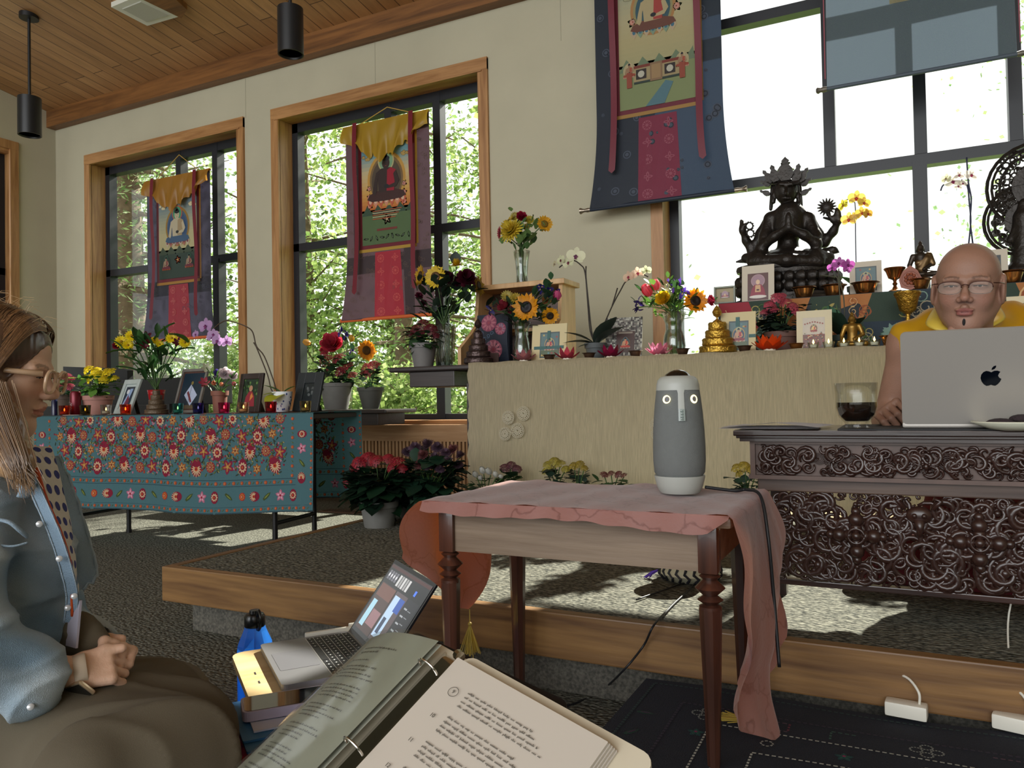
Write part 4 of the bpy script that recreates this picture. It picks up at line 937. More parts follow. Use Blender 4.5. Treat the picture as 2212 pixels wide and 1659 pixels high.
def leaves(root, pts, name='leaves', cols=('#3f6a30', '#56843c', '#2f5428'), size=.07, n=20, seed=0, width=1.0, droop=.2, spread=.02):
    """leaf blades set at random along given points, pointing outwards"""
    rr = random.Random(seed); m = MB()
    lm = None
    for k in range(n):
        p_, d = rr.choice(pts); d = V(d)+V((rr.gauss(0, .5), rr.gauss(0, .5), rr.gauss(0, .35))); d.normalize(); q = V(p_)+V((rr.gauss(0, spread), rr.gauss(0, spread), rr.gauss(0, spread)))
        l = size*rr.uniform(.6, 1.25); e = d.cross(V((0, 0, 1))); e = e.normalized() if e.length > .01 else V((1, 0, 0)); up = e.cross(d); m.color(cs(rr.choice(cols), rr.uniform(.75, 1.25))); vs = []
        for i in range(5):
            t = i/4; w_ = l*.22*width*sin(pi*(.08+.9*t))
            for s_ in (-1, 0, 1): vs.append(q+d*(l*t)+e*(w_*s_)+up*(l*.05*abs(s_))-V((0, 0, droop*l*t*t)))
        m.add(vs, [(i*3+j, i*3+j+1, i*3+j+4, i*3+j+3) for i in range(4) for j in range(2)])
    return m.obj(name, VCl(), root, smooth='all')
def facing(root, p, up=.25, jit=.3, rr=rnd):
    d = (CAM-V(p)).normalized(); d = V((d.x+rr.uniform(-jit, jit), d.y+rr.uniform(-.1, .1), up+rr.uniform(-jit*.5, jit*.5))); return d
def place(root, base, kind, p, r, c, c2='#3a2410', d=None, seed=0, name=None, spin=None, rr=rnd, label=None):
    """put a bloom (world point p) as a child part of root, whose origin is base"""
    d = d if d is not None else facing(root, p, rr=rr)
    M = aim(V(p)-V(base), d, r, rr.uniform(0, 6.28) if spin is None else spin)
    return mobj(name or (kind if kind in ('leaf', 'bud') else kind+'_bloom'), bloom(kind, c, c2, seed % 3), root, label, M)
FD_ = F
def bouquet(name, label, base, prof, blooms, y=None, mouth=None, leaf=None, water=None, stemc='#4a6a34', group=None, cat='flowers', tint=None, stem_r=.003, extra=None):
    """blooms: (kind, px, py, radius_px, colour, colour2, depth offset)"""
    base = V(base); t_ = thing(name, label, cat, base, group=group)
    if prof: vase(t_, prof, water=water, tint=tint)
    mz = prof[-1][1] if prof else mouth; ends = []; pts = []; rr = random.Random(len(label))
    for k, b in enumerate(blooms):
        kind, px, py, rp, c, c2, dy = b[:7]; p = PY(px, py, base.y+dy); r = rp*depth(p)/F
        d = b[7] if len(b) > 7 else None
        place(t_, base, kind, p, r, c, c2, d, seed=k, rr=rr); ends.append(p-base-(V(d) if d else facing(None, p, .25, 0)).normalized()*r*.1)
        pts.append(((p-base)*.8+V((0, 0, mz))*.2, (p-base).normalized()))
    stems(t_, (0, 0, mz), (0, 0, (prof[0][1]+.015) if prof else mz-.02), ends, r=stem_r, c=stemc)
    if leaf:
        for q in list(pts): pts.append((V((0, 0, mz)).lerp(q[0], .45), (q[0]-V((0, 0, mz))).normalized()))
        leaves(t_, pts, seed=len(label), **leaf)
    if extra: extra(t_, base, rr)
    return t_
def pot(root, r0, r1, h, c='#8a8478', rim=.012, name='pot', sq=1, m_=None):
    m = MB(); m.lathe([(r0, 0), (r1-rim*.3, h-rim*2.2), (r1+rim*.25, h-rim*2.2), (r1+rim*.4, h), (r1-.006, h), (r1-.012, h-.02), (0, h-.02)], 28, caps=False); m.lathe([(0, 0), (r0, 0)], 28, caps=False)
    m.obj(name, m_ or mat('pot_'+c[1:], c, rough=.65, noise=.08, nscale=18), root, smooth=True)
def kalanchoe(label, base, r0, r1, h, c, potc, cl, lead, seed=1, lsize=.05, nleaf=120, group=None, foilc=None, cat='potted plant', bkind='cluster', c2='#e0c060', jit=.3, dome=None):
    """potted plant with flower clusters; cl = (px, py, r_px, dy)"""
    base = V(base); rr = random.Random(seed); t_ = thing('potted_plant', label, cat, base, group=group); pot(t_, r0, r1, h, potc)
    ends = []; pts = []
    for k, (px, py, rp, dy) in enumerate(cl):
        p = PY(px, py, base.y+dy); r = rp*depth(p)/F; d = V((rr.uniform(-.5, .5), -.7+rr.uniform(-.2, .4), .8))
        place(t_, base, bkind, p, r, c if isinstance(c, str) else c[k % len(c)], c2, d, seed=k, rr=rr, name='blossom_cluster' if bkind == 'cluster' else None); ends.append(p-base-V((0, 0, r*.2)))
    stems(t_, (0, 0, h), (0, 0, h-.03), ends, r=.0025)
    top = max(e.z for e in ends); R_ = max(.03, max(V((e.x, e.y, 0)).length for e in ends))
    for k in range(60):
        a = rr.uniform(0, 6.28); q = rr.random(); rad = (r1+(R_-r1)*q*.8)*sqrt(rr.random()); pts.append(((rad*cos(a), rad*sin(a)*.8, h-.01+(top-h)*.82*q), (cos(a), sin(a), .45-.5*(1-q))))
    leaves(t_, pts, 'foliage', lead, lsize, nleaf, seed, 2.1, .25, .012)
    return t_
DG = ('#2f4a2c', '#3c5c34', '#26402a'); MG = ('#4f7a34', '#6b9a42', '#3c6230')
# ---------- folding table row (left) ----------
b = onL(1, back=.3)
kalanchoe('crimson kalanchoe in a brown pot beside the woman\'s face, far left of the table', onL(136, back=.27), .05, .065, .125, '#a83050', '#5a463c', [(128, 818, 13, 0), (142, 815, 12, .02), (154, 822, 11, 0), (135, 834, 10, -.02), (150, 836, 10, -.02)], DG, 3, .045, 90)
kalanchoe('bright yellow kalanchoe in a wide terracotta coloured pot', onL(211, back=.25), .068, .088, .115, '#e8d020', '#a8786c', [(192, 800, 12, 0), (200, 818, 14, -.02), (216, 812, 14, 0), (232, 806, 13, .0), (242, 805, 12, .01), (226, 822, 12, -.03), (186, 818, 10, -.02), (248, 818, 9, 0), (208, 803, 12, .03)], MG, 4, .05, 130)
# big spray in red cup vase
b = onL(338, back=.26)
bouquet('flower_bouquet', 'tall bouquet of yellow daisies and dark red lilies with long leaves on the left table', b, [(.028, 0), (.036, .05), (.045, .115), (.05, .14)],
  [('daisy', 262, 738, 14, '#f0d810', '#b89010', 0), ('daisy', 284, 726, 14, '#f0d810', '#b89010', 0), ('daisy', 276, 746, 12, '#f0d810', '#b89010', -.03), ('daisy', 371, 731, 13, '#f0d810', '#b89010', 0), ('daisy', 334, 735, 9, '#f0d810', '#b89010', 0), ('daisy', 345, 744, 9, '#f0d810', '#b89010', 0), ('daisy', 399, 740, 13, '#f0d810', '#b89010', 0), ('lily', 303, 736, 15, '#6a1a2c', '#30101a', 0), ('lily', 316, 728, 14, '#6a1a2c', '#30101a', .03), ('lily', 312, 748, 12, '#6a1a2c', '#30101a', -.02), ('lily', 384, 741, 13, '#5a1826', '#30101a', 0), ('carnation', 251, 747, 9, '#8c1c34', '#30101a', 0), ('lily', 326, 737, 11, '#6a1a2c', '#30101a', 0)],
  leaf=dict(cols=('#2f5a2c', '#47783a', '#254824'), size=.17, n=46, width=.62, droop=.3, spread=.03), tint=mat('red_plastic', '#b01c24', rough=.3, trans=.3))
# tulip bouquet in small terracotta pot
b = onL(475, back=.25); t_ = bouquet('flower_bouquet', 'small bouquet of white lisianthus and pink lilies in a clay pot on the left table', b, None,
  [('peony', 486, 808, 15, '#dcd0d4', '#c0b0a0', 0), ('peony', 503, 812, 11, '#d8ccd0', '#c0b0a0', .02), ('lily', 446, 795, 14, '#d8dcc0', '#8a9a50', 0), ('lily', 442, 826, 14, '#b04858', '#6a1a2c', -.02), ('tulip', 462, 830, 10, '#c87858', '#6a1a2c', -.03), ('tulip', 505, 830, 9, '#b04c5c', '#6a1a2c', 0), ('peony', 470, 806, 9, '#5a4c9a', '#3a2c6a', 0), ('tulip', 478, 832, 9, '#c88868', '#6a1a2c', -.02)], mouth=.11, leaf=dict(size=.06, n=20, width=.8), cat='flowers')
pot(t_, .035, .045, .125, '#7c4c3c', name='clay_pot')
# pale pink orchid in blue and white pot, arching stem
b = onL(610, back=.25); t_ = thing('orchid_plant', 'mauve moth orchid arching from a blue and white porcelain pot', 'orchid', b)
m = MB(); m.color('#dfe2e8'); m.lathe([(.032, 0), (.04, .01), (.052, .07), (.056, .112), (.05, .112), (.045, .09), (0, .09)], 28, caps=False); rr = random.Random(9)
for k in range(60):
    a = rr.uniform(0, 6.28); z = rr.uniform(.01, .1); r_ = np.interp(z, [0, .01, .07, .112], [.033, .041, .053, .057]); m.color('#24387c')
    da, dz = rr.uniform(.05, .16), rr.uniform(.003, .009); m.add([(r_*cos(a-da), r_*sin(a-da), z), (r_*cos(a), r_*sin(a), z-dz), (r_*cos(a+da), r_*sin(a+da), z), (r_*cos(a), r_*sin(a), z+dz)], [(0, 1, 2, 3)])
m.obj('pot', mat('porcelain', vc=True, rough=.15), t_, smooth=True)
def opath(pp, base, y0, dy=0): return [PY(px, py, y0+dy)-base for px, py in pp]
for pp in ([(600, 850), (590, 820), (571, 770), (554, 748), (546, 718), (533, 706), (510, 697), (489, 693), (476, 698), (466, 706), (455, 715)], [(588, 845), (578, 810), (556, 755), (548, 740)]):
    m = MB(); m.color('#5a4a3c'); m.tube(spline([V((0, 0, .1))]+opath(pp, b, b.y), 4), .0035, 6); m.obj('flower_stem', VCl(), t_, smooth='all')
for px, py, r in ((445, 704, 19), (423, 722, 10), (461, 722, 13), (470, 736, 15), (490, 738, 15), (457, 728, 11)): p = PY(px, py, b.y-.01); place(t_, b, 'orchid', p, r*depth(p)/F, '#b890c0', '#8c3c7c', V((rnd.uniform(-.5, .5), -1, .1)), spin=rnd.uniform(-.3, .3)-R(0), name='orchid_bloom')
p = PY(473, 719, b.y); place(t_, b, 'bud', p, 4*depth(p)/F, '#d8d0b8', name='bud')
for d, l, c in ((V((-.6, -.3, .5)), .12, '#5f8f34'), (V((.15, -.8, -.1)), .16, '#c8cc3c'), (V((-.3, -.6, .1)), .11, '#a8b848'), (V((.5, .3, .5)), .09, '#4f7a34')):
    mobj('leaf', bloom('leaf', c), t_, None, aim((0, 0, .1), d, l, 0) @ Matrix.Scale(1.5, 4, (1, 0, 0)))
# ---------- low dark shelf: plants ----------
yS = 4.72; zS = .732
def onS(px, y=yS, z=zS): q = PY(px, 880, y); return V((q.x, y, z))
kalanchoe('grey pot of red kalanchoe with a rose, tulips and a sunflower standing behind it', onS(727), .088, .125, .205, '#8c2838', '#6f6e6a', [(705, 780, 17, -.02), (732, 778, 17, -.04), (752, 795, 16, -.02), (735, 803, 13, -.05), (762, 812, 12, -.02), (715, 795, 12, -.04), (700, 765, 10, 0)], DG, 7, .075, 130)
b = onS(750, 4.86); bouquet('flower_bouquet', 'bouquet with a large pink peony, purple iris and a side turned sunflower', b, [(.035, 0), (.04, .06), (.05, .18), (.055, .24)],
  [('peony', 719, 745, 27, '#c03c50', '#7a2030', 0), ('tulip', 670, 742, 13, '#c89a40', '#7a2030', 0, V((-.8, -.3, .3))), ('tulip', 761, 738, 12, '#c8a030', '#7a2030', 0, V((0, -.3, 1))), ('iris', 738, 718, 13, '#3c2c80', '#d8b840', 0, V((0, -.5, 1))), ('iris', 750, 726, 11, '#3c2c80', '#d8b840', 0, V((0, -.5, 1))), ('iris', 762, 760, 9, '#4c3a90', '#d8b840', 0, V((.3, -.5, 1))), ('sunflower', 791, 757, 24, '#d89020', '#5a3a10', 0, V((1, -.45, .05))), ('carnation', 700, 757, 11, '#b83848', '#7a2030', -.02)], leaf=dict(size=.08, n=26, cols=DG))
kalanchoe('dark wrapped pot of pink red kalanchoe at the end of the low dark table', onS(801), .06, .097, .165, '#9c3440', '#4f4f4a', [(792, 795, 13, 0), (806, 790, 13, -.01), (797, 806, 13, -.03), (818, 788, 6, 0), (785, 806, 8, 0)], DG, 8, .05, 90)
# ---------- tall dark table beside altar ----------
yT = 3.78; zT = ZA-.003
def onT(px, y=yT, z=zT): q = PY(px, 790, y); return V((q.x, y, z))
kalanchoe('dark red kalanchoe in a grey tapered pot under the tall sunflowers', onT(915, 3.72), .055, .078, .135, '#6a1c2c', '#6d6a68', [(898, 712, 13, 0), (914, 702, 15, 0), (930, 712, 15, -.01), (885, 722, 9, 0), (940, 726, 10, 0), (910, 722, 11, -.04)], DG, 9, .055, 110, c2='#a86a50')
b = onT(960, 3.85); t_ = bouquet('flower_bouquet', 'tall cut glass vase of sunflowers and dark purple dahlias left of the altar', b, [(.05, 0), (.052, .01), (.056, .1), (.062, .2), (.068, .25)],
  [('sunflower', 909, 596, 25, '#c89c20', '#4a3418', 0, V((-.7, -1, .1))), ('sunflower', 941, 598, 26, '#e0c030', '#6a4a20', -.03, V((.1, -1, .1))), ('mum', 987, 574, 17, '#d8b020', '#a08020', 0, V((0, -.3, 1))), ('carnation', 966, 600, 17, '#3c0c20', '#2a0818', .02), ('carnation', 1007, 603, 24, '#4a1024', '#2a0818', 0), ('carnation', 990, 610, 16, '#360c1e', '#2a0818', .03), ('sunflower', 1033, 617, 24, '#b08c20', '#3a2810', .05, V((1, .1, .1))), ('carnation', 905, 640, 10, '#5a1830', '#2a0818', 0), ('carnation', 915, 655, 9, '#5a1830', '#2a0818', 0)],
  leaf=dict(size=.09, n=70, cols=('#1f3224', '#28402c', '#1a2a1e'), width=1.5, spread=.04), water=.2)
m = MB(); m.color('#8a6a50')
for k in range(26):
    a = 2*pi*k/26
    for s_ in (-1, 1): m.tube([(.0605*cos(a), .0605*sin(a), .03), (.071*cos(a+s_*.6), .071*sin(a+s_*.6), .235)], .0012, 4)
m.obj('cut_pattern', glass('cut_glass', (.75, .68, .6), .3, .05), t_)
# ================= SMALL ALTAR THINGS =================
def mini(w, h, kind, seed=0):
    """small devotional print, drawn in flat colours"""
    rr = random.Random(seed); o = []
    if kind == 'thanka':
        o += rectm(0, 0, w, h, '#3c4a4c', 1)+rectm(w*.05, h*.3, w*.95, h*.95, '#4f6a6c', 2)+rectm(w*.05, h*.04, w*.95, h*.3, '#4a5a3a', 2)
        o += figure(w*.5, h*.36, h*.27, '#b88c6c', '#7c2030', '#a03038', ('#d0b880', '#7f9a7c'), ('#b08c4c', '#33506a', '#2c4058'), ('#b06c5c', '#c8b098', '#8c4c54'))
        for k in range(8): o.append((ngon(w*rr.uniform(.1, .9), h*rr.choice((.1, .18, .8, .88)), w*.05, 8), rr.choice(('#8c3430', '#b8a060', '#4c7a80')), 3))
    elif kind == 'white':
        o += rectm(0, 0, w, h, '#5a3a38', 1); o += [(ngon(w*.5, h*.72, w*.34, 20), '#a88a90', 2), (ngon(w*.5, h*.72, w*.3, 20), '#9a7c88', 3)]
        o += [([(w*.12, h*.16), (w*.88, h*.16), (w*.8, h*.42), (w*.66, h*.58), (w*.34, h*.58), (w*.2, h*.42)], '#8c3040', 4), ([(w*.36, h*.3), (w*.64, h*.3), (w*.62, h*.56), (w*.38, h*.56)], '#c8a078', 5), (ngon(w*.5, h*.67, w*.1, 14, h*.09), '#d8b898', 6), (ngon(w*.5, h*.38, w*.08, 10, h*.03), '#4a2a30', 7), (ngon(w*.5, h*.13, w*.42, 18, h*.06), '#d8d0c8', 5)]
    elif kind == 'assembly':
        o += rectm(0, 0, w, h, '#b9b0a0', 1)+rectm(0, 0, w, h*.45, '#6a4438', 2); o += figure(w*.5, h*.56, h*.14, '#d8b878', '#8c3030', '#a83c30', ('#c8a860', '#7a8c78'), ('#a06848', '#7c5c50', '#5c6058'), ('#b06c5c', '#c8b098', '#8c4c54'))
        for k in range(60): o.append((ngon(w*rr.uniform(.05, .95), h*rr.uniform(.04, .5), w*.03, 7), rr.choice(('#c8a078', '#8c2c28', '#d8c8a0', '#4c5c50', '#a84830')), 16))
        for k in range(8): o.append((ngon(w*(.1+.8*k/7), h*.86-abs(k-3.5)*h*.02, w*.04, 9), '#8c4838', 6)); 
    elif kind == 'monk':
        o += rectm(0, 0, w, h, '#26382a', 1); 
        for k in range(30): o.append((ngon(w*rr.random(), h*rr.uniform(.4, 1), w*.06, 8), rr.choice(('#3c5a34', '#5a7c40', '#22301f')), 2))
        o = [([(min(w, max(0, x)), min(h, max(0, y))) for x, y in p], c, l) for p, c, l in o]
        o += [([(w*.15, 0), (w*.85, 0), (w*.78, h*.35), (w*.62, h*.55), (w*.4, h*.55), (w*.22, h*.35)], '#8c2c38', 4), (ngon(w*.5, h*.66, w*.12, 14, h*.11), '#b08468', 6), ([(w*.5, h*.2), (w*.7, h*.35), (w*.6, h*.5), (w*.52, h*.4)], '#c87c40', 5)]
    elif kind == 'flag':
        o += rectm(0, 0, w, h, '#1c2c3a', 1)+[([(w*.22, h*.38), (w*.46, h*.68), (w*.86, h*.38), (w*.62, h*.08)], '#aab4cc', 3), ([(w*.33, h*.45), (w*.4, h*.5), (w*.66, h*.2), (w*.6, h*.16)], '#6a3038', 4), (ngon(w*.5, h*.72, w*.06, 10), '#7a6c3c', 4)]+rectm(w*.49, .0, w*.51, h*.72, '#4c4a44', 3.5)+rectm(0, 0, w, h*.1, '#5a4c3a', 2)
    elif kind == 'dark':
        o += rectm(0, 0, w, h, '#23282a', 1)
        for k in range(12): o.append((ngon(w*rr.uniform(.15, .85), h*rr.uniform(.15, .85), w*.1, 9), rr.choice(('#4a4f50', '#33393a', '#5c6060')), 2+k*.02))
    elif kind == 'blue':
        o += rectm(0, 0, w, h, '#2c3444', 1)+[([(w*.1, h*.1), (w*.5, h*.9), (w*.85, h*.9), (w*.6, h*.1)], '#8aa0c4', 2), ([(w*.3, h*.1), (w*.5, h*.6), (w*.8, h*.3), (w*.7, .0)], '#6a3044', 3), (ngon(w*.35, h*.75, w*.16, 10), '#c8ccd4', 4)]
    elif kind == 'squares':
        for i in range(22):
            for j in range(28): o += rectm(w*i/22, h*j/28, w*(i+1)/22, h*(j+1)/28, rr.choice(('#8c8c84', '#5c5c58', '#a8a89c', '#3c3a38', '#75706a', '#4a4444')), 1)
        o += rectm(w*.3, h*.14, w*.8, h*.66, '#4c3c3a', 3)+rectm(w*.36, h*.6, w*.74, h*.64, '#8c8478', 4)+figure(w*.55, h*.28, h*.15, '#b88c6c', '#a83c34', '#b84838', ('#6a7478', '#4f5c60'), ('#7c6c54', '#4c565a', '#3c4448'), ('#8c6c5c', '#a8988c', '#7c5c54'))
    return o
def picframe(label, quad, y, fc, mc, kind, fw=.09, mw=.12, thick=.014, lean=R(12), yaw=0, cat='picture frame', group=None, z=None, stand=True, seed=0, name='picture_frame', fm=None, inset=None):
    """quad = (px0, py0, px1, py1) outline in the photograph; stands on z at plane y"""
    x0, y0, x1, y1 = quad; a = PY(x0, (y0+y1)/2, y); b = PY(x1, (y0+y1)/2, y); zb_ = PY((x0+x1)/2, y1, y).z if z is None else z; zt_ = PY((x0+x1)/2, y0, y).z
    w, h = (b.x-a.x)/cos(yaw), (zt_-zb_)/cos(lean); t_ = thing(name, label, cat, ((a.x+b.x)/2, y, zb_), yaw, group)
    L = Matrix.Translation((-w/2, 0, 0)) @ Matrix.Rotation(-lean, 4, 'X'); f = fw*w
    def plane(m, x0, z0, x1, z1, yy, th): m.box(x0, yy-th, z0, x1, yy, z1, min(.003, th*.3))
    m = MB(); m.M = L
    if f > 0:
        plane(m, 0, 0, f, h, 0, thick); plane(m, w-f, 0, w, h, 0, thick); plane(m, f, 0, w-f, f, 0, thick); plane(m, f, h-f, w-f, h, 0, thick)
        m.obj('frame', fm or mat('frame_'+fc[1:], fc, rough=.45, noise=.08), t_)
    m = MB(); m.M = L; m.box(f*.8, -thick*.45, f*.8, w-f*.8, -.001, h-f*.8); m.obj('mat_board', mat('card_'+mc[1:], mc, rough=.8), t_)
    k = f+mw*w; ix = (k, k, w-k, h-k) if inset is None else (w*inset[0], h*inset[1], w*inset[2], h*inset[3])
    m = MB(); m.M = L; lay(m, mini(ix[2]-ix[0], ix[3]-ix[1], kind, seed), lambda u, v, o: V((ix[0]+u, -thick*.45-.0005-o, ix[1]+v)), .00025); m.obj('print', VCg(), t_)
    if stand: m = MB(); m.M = Matrix.Identity(4); m.add([(-w*.12, sin(lean)*h*.7, h*.7*cos(lean)), (w*.12, sin(lean)*h*.7, h*.7*cos(lean)), (w*.1, h*.42, .0), (-w*.1, h*.42, .0), (-w*.12, sin(lean)*h*.7+.004, h*.7*cos(lean)), (w*.12, sin(lean)*h*.7+.004, h*.7*cos(lean)), (w*.1, h*.42+.004, .0), (-w*.1, h*.42+.004, .0)], [(0, 1, 2, 3), (7, 6, 5, 4), (0, 4, 5, 1), (1, 5, 6, 2), (2, 6, 7, 3), (3, 7, 4, 0)]); m.obj('easel_back', mat('card_back', '#3a342e', rough=.8), t_)
    return t_
# frames on the left table
yl = lambda px, back: onL(px, back=back).y
picframe('pale grey frame with a narrow dark oval picture, leaning on the left table', (243, 821, 288, 886), yl(262, .17), '#a9b3b0', '#a9b3b0', 'blue', .16, .08, yaw=R(-10), lean=R(20), z=FH+.005)
picframe('large silver and brown frame showing a blue and white flag picture', (371, 797, 434, 886), yl(400, .24), '#6f6a64', '#4a2c22', 'flag', .07, .04, yaw=R(-6), lean=R(16), z=FH+.005)
picframe('dark brown frame with a photograph of a seated monk in red', (510, 807, 565, 882), yl(538, .26), '#2c211e', '#33271f', 'monk', .17, .0, yaw=R(-6), lean=R(10), z=FH+.005)
picframe('black frame with a dim grey picture at the right end of the folding table', (630, 805, 692, 882), yl(660, .3), '#20262a', '#20262a', 'dark', .3, .0, yaw=R(-8), lean=R(14), z=FH+.005)
# votive glasses on the left table
def votive(px, c, label, flame='#ffd070', wax=None, dark=False):
    b = onL(px, back=.05+.012*sin(px)); t_ = thing('votive_candle', label, 'candle holder', b, group='votive candles along the front of the folding table')
    tint = tuple(x**.42 for x in S(c)); m = MB(); r = .029; m.lathe([(0, 0), (r*.9, 0), (r*1.05, .058), (r*.93, .058), (r*.8, .008), (0, .008)], 20, caps=False, rot=.1); m.obj('glass_cup', glass('votive_'+c[1:], tint, .1, .03), t_, smooth=True)
    m = MB(); m.lathe([(0, .009), (r*.74, .009), (r*.76, .022), (0, .022)], 18, caps=False); m.obj('tealight', mat('wax_'+c[1:], wax or '#e8dcc8', rough=.5, trans=.3), t_)
    m = MB(); m.lathe([(0, .024), (.0035, .029), (.0028, .036), (0, .044)], 8); m.obj('flame', mat('flame', flame, emit=7, ecol=flame), t_)
for px, c, lb in ((139, '#c8401c', 'dark orange glass votive, leftmost beside the maroon can'), (184, '#5a4c1c', 'olive brown glass votive beside the terracotta pot'), (229, '#cfcfc8', 'clear ribbed glass votive in front of the yellow kalanchoe pot'), (271, '#d8481c', 'bright orange glass votive below the pale grey frame'), (384, '#3a9a98', 'teal glass votive right of the brown stepped stand'), (428, '#1c2488', 'cobalt blue glass votive below the flag picture'), (484, '#c82878', 'magenta glass votive in front of the clay pot'), (526, '#d8b898', 'pale amber glass votive below the monk photograph'), (585, '#a8142c', 'ruby red glass votive in front of the porcelain pot'), (660, '#a8986c', 'smoky yellow glass votive in front of the black frame')): votive(px, c, lb)
b = onL(163, back=.14); t_ = thing('drink_can', 'tall maroon can standing between two votives at left', 'can', b); m = MB(); m.lathe([(.026, 0), (.03, .006), (.03, .13), (.024, .142), (.02, .142)], 24); m.obj('can_body', mat('maroon_can', '#6a1424', rough=.3, metal=.4), t_, smooth=True)
m = MB()
for k, zz in enumerate((.035, .05, .062)): m.tube([(.006*sin(k*3), -.0305, zz), (.012, -.0302, zz+.006), (.0, -.0307, zz+.011)], .0012, 4)
m.obj('can_marking', mat('white_print', '#d8d0cc'), t_)
b = onL(118, back=.12); t_ = thing('lighter', 'slim dark blue bottle behind the woman\'s chin', 'bottle', b); m = MB(); m.lathe([(.018, 0), (.018, .085), (.008, .1), (.008, .12)], 16); m.obj('bottle_body', mat('dark_blue_glass', '#10183a', rough=.2), t_, smooth=True); t_.name = 'small_bottle'
# stepped mandala stand
def mandala(label, b, s, cols, m_, finial=True, rings=5, name='mandala_set'):
    t_ = thing(name, label, 'mandala offering', b)
    z = 0; m = MB(); r = s; h_ = s*.42
    for k in range(rings):
        r2 = s*(1-.17*k); m = MB(); m.lathe([(r2*.94, z), (r2, z+h_*.18), (r2*.97, z+h_*.5), (r2*1.0, z+h_*.82), (r2*.9, z+h_)], 36); m.obj('tier', m_, t_, smooth=True); z += h_
    if finial: m = MB(); m.lathe([(s*.2, z), (s*.24, z+s*.06), (s*.06, z+s*.18), (s*.05, z+s*.26), (s*.2, z+s*.38), (s*.26, z+s*.56), (s*.14, z+s*.78), (0, z+s*.95)], 20); m.obj('finial', m_, t_, smooth=True)
    return t_
mandala('dark brown stepped offering stand in front of the red vase', onL(338, back=.10), .064, None, mat('dark_bronze', '#5a4a38', rough=.5, metal=.3, bump=.4, bscale=90), False, 5)
# ---- altar: white cards at the foot
t_ = thing('paper_card', 'white card lying at the front of the left table', 'card', onL(162, back=.04)+V((0, 0, .001)), .15); m = MB(); m.box(-.06, -.03, 0, .06, .03, .0012); m.obj('card', mat('card_white', '#e4dcd4', rough=.8), t_)
# ================= LINEN ALTAR, LEFT PART =================
gold = mat('gilt_brass', '#b8923c', metal=.85, rough=.32, bump=.8, bscale=70); goldp = mat('polished_brass', '#b07c4a', metal=.95, rough=.22); brz = mat('dark_statue_bronze', '#2b2622', metal=.5, rough=.42, bump=.35, bscale=55, noise=.3, nscale=15)
M_maple = wood('pale_maple', '#cfa878', '#a98252', axis=2, scale=3)
# maple hutch standing at the left end
b = V((PY(1132, 760, 4.1).x, 4.1, ZA)); t_ = thing('wooden_hutch', 'pale wooden slant sided desk hutch behind the round sunflower vase', 'hutch', b)
xl_, xr_ = PY(1042, 700, 4.1).x-b.x, PY(1226, 700, 4.1).x-b.x; zt_ = PY(1190, 620, 4.1).z-ZA
for x in (xl_, xr_-.02):
    m = MB(); P2 = [(-.30, 0), (-.30, zt_*.22), (-.17, zt_*.42), (-.1, zt_*.55), (-.07, zt_), (.12, zt_), (.12, 0)]; n_ = len(P2)
    m.add([(x, p[0], p[1]) for p in P2]+[(x+.022, p[0], p[1]) for p in P2], [tuple(range(n_)), tuple(range(2*n_-1, n_-1, -1))]+[(k, n_+k, n_+(k+1) % n_, (k+1) % n_) for k in range(n_)]); m.obj('side_panel', M_maple, t_)
m = MB(); m.box(xl_-.02, -.10, zt_, xr_+.025, .14, zt_+.03, .004); m.obj('hutch_top', M_maple, t_)
m = MB(); m.box(xl_, .1, 0, xr_, .12, zt_); m.obj('back_panel', wood('dark_panel', '#5c3c2a', '#3c261a', axis=0), t_)
m = MB(); m.box(xl_, -.12, zt_*.42, xr_, .1, zt_*.42+.02); m.obj('shelf', M_maple, t_)
# dark patterned box behind round vase
b = V((PY(1080, 760, 3.92).x, 3.84, ZA)); t_ = thing('patterned_bag', 'dark blue fabric bag with pink flower print left of the sunflower vase', 'bag', b)
w_, h_ = .20, .285
def bagf(u, v, o): return V((u-w_/2, -.02*sin(pi*v/h_)-.0-o, v))
m = MB(); sheet(m, bagf, w_, h_, 8, 8, '#1a2438'); m.color('#1a2438'); m.box(-w_/2, .002, 0, w_/2, .05, h_, .008)
ms = m_round(w_*.55, h_*.3, .055, ('#a85c70', '#d88a98', '#b04c5c'), rnd)+m_round(w_*.4, h_*.83, .05, ('#a04c68', '#c87888', '#b04c5c'), rnd)+m_round(w_*.78, h_*.7, .035, ('#a04c68', '#c87888', '#b04c5c'), rnd)
for k in range(12): ms += scroll(w_*rnd.uniform(.1, .9), h_*rnd.uniform(.08, .95), .012, '#6c8aa8', 1.2, .2, k, 2)
ms += rectm(0, 0, w_, .01, '#8c3450', 1); lay(m, ms, bagf, .0012); m.obj('bag_body', VCs(), t_)
# stepped dark mandala with flame finial at altar left corner
b = V((PY(1030, 780, 3.66).x, 3.68, ZA)); t_ = mandala('dark silver stepped mandala with a flame shaped finial at the left altar corner', b, .082, None, mat('dark_silver', '#4a3c3a', metal=.7, rough=.35, bump=.5, bscale=60), True, 5)
b = V((PY(1046, 700, 3.8).x, 3.82, ZA)); t_ = thing('paper_board', 'mauve cardboard sheet standing behind the dark mandala', 'board', b); m = MB(); m.M = Matrix.Rotation(R(-4), 4, 'X'); m.box(-.07, 0, 0, .075, .006, .185); m.obj('board', mat('mauve_board', '#5c4644', rough=.8), t_)
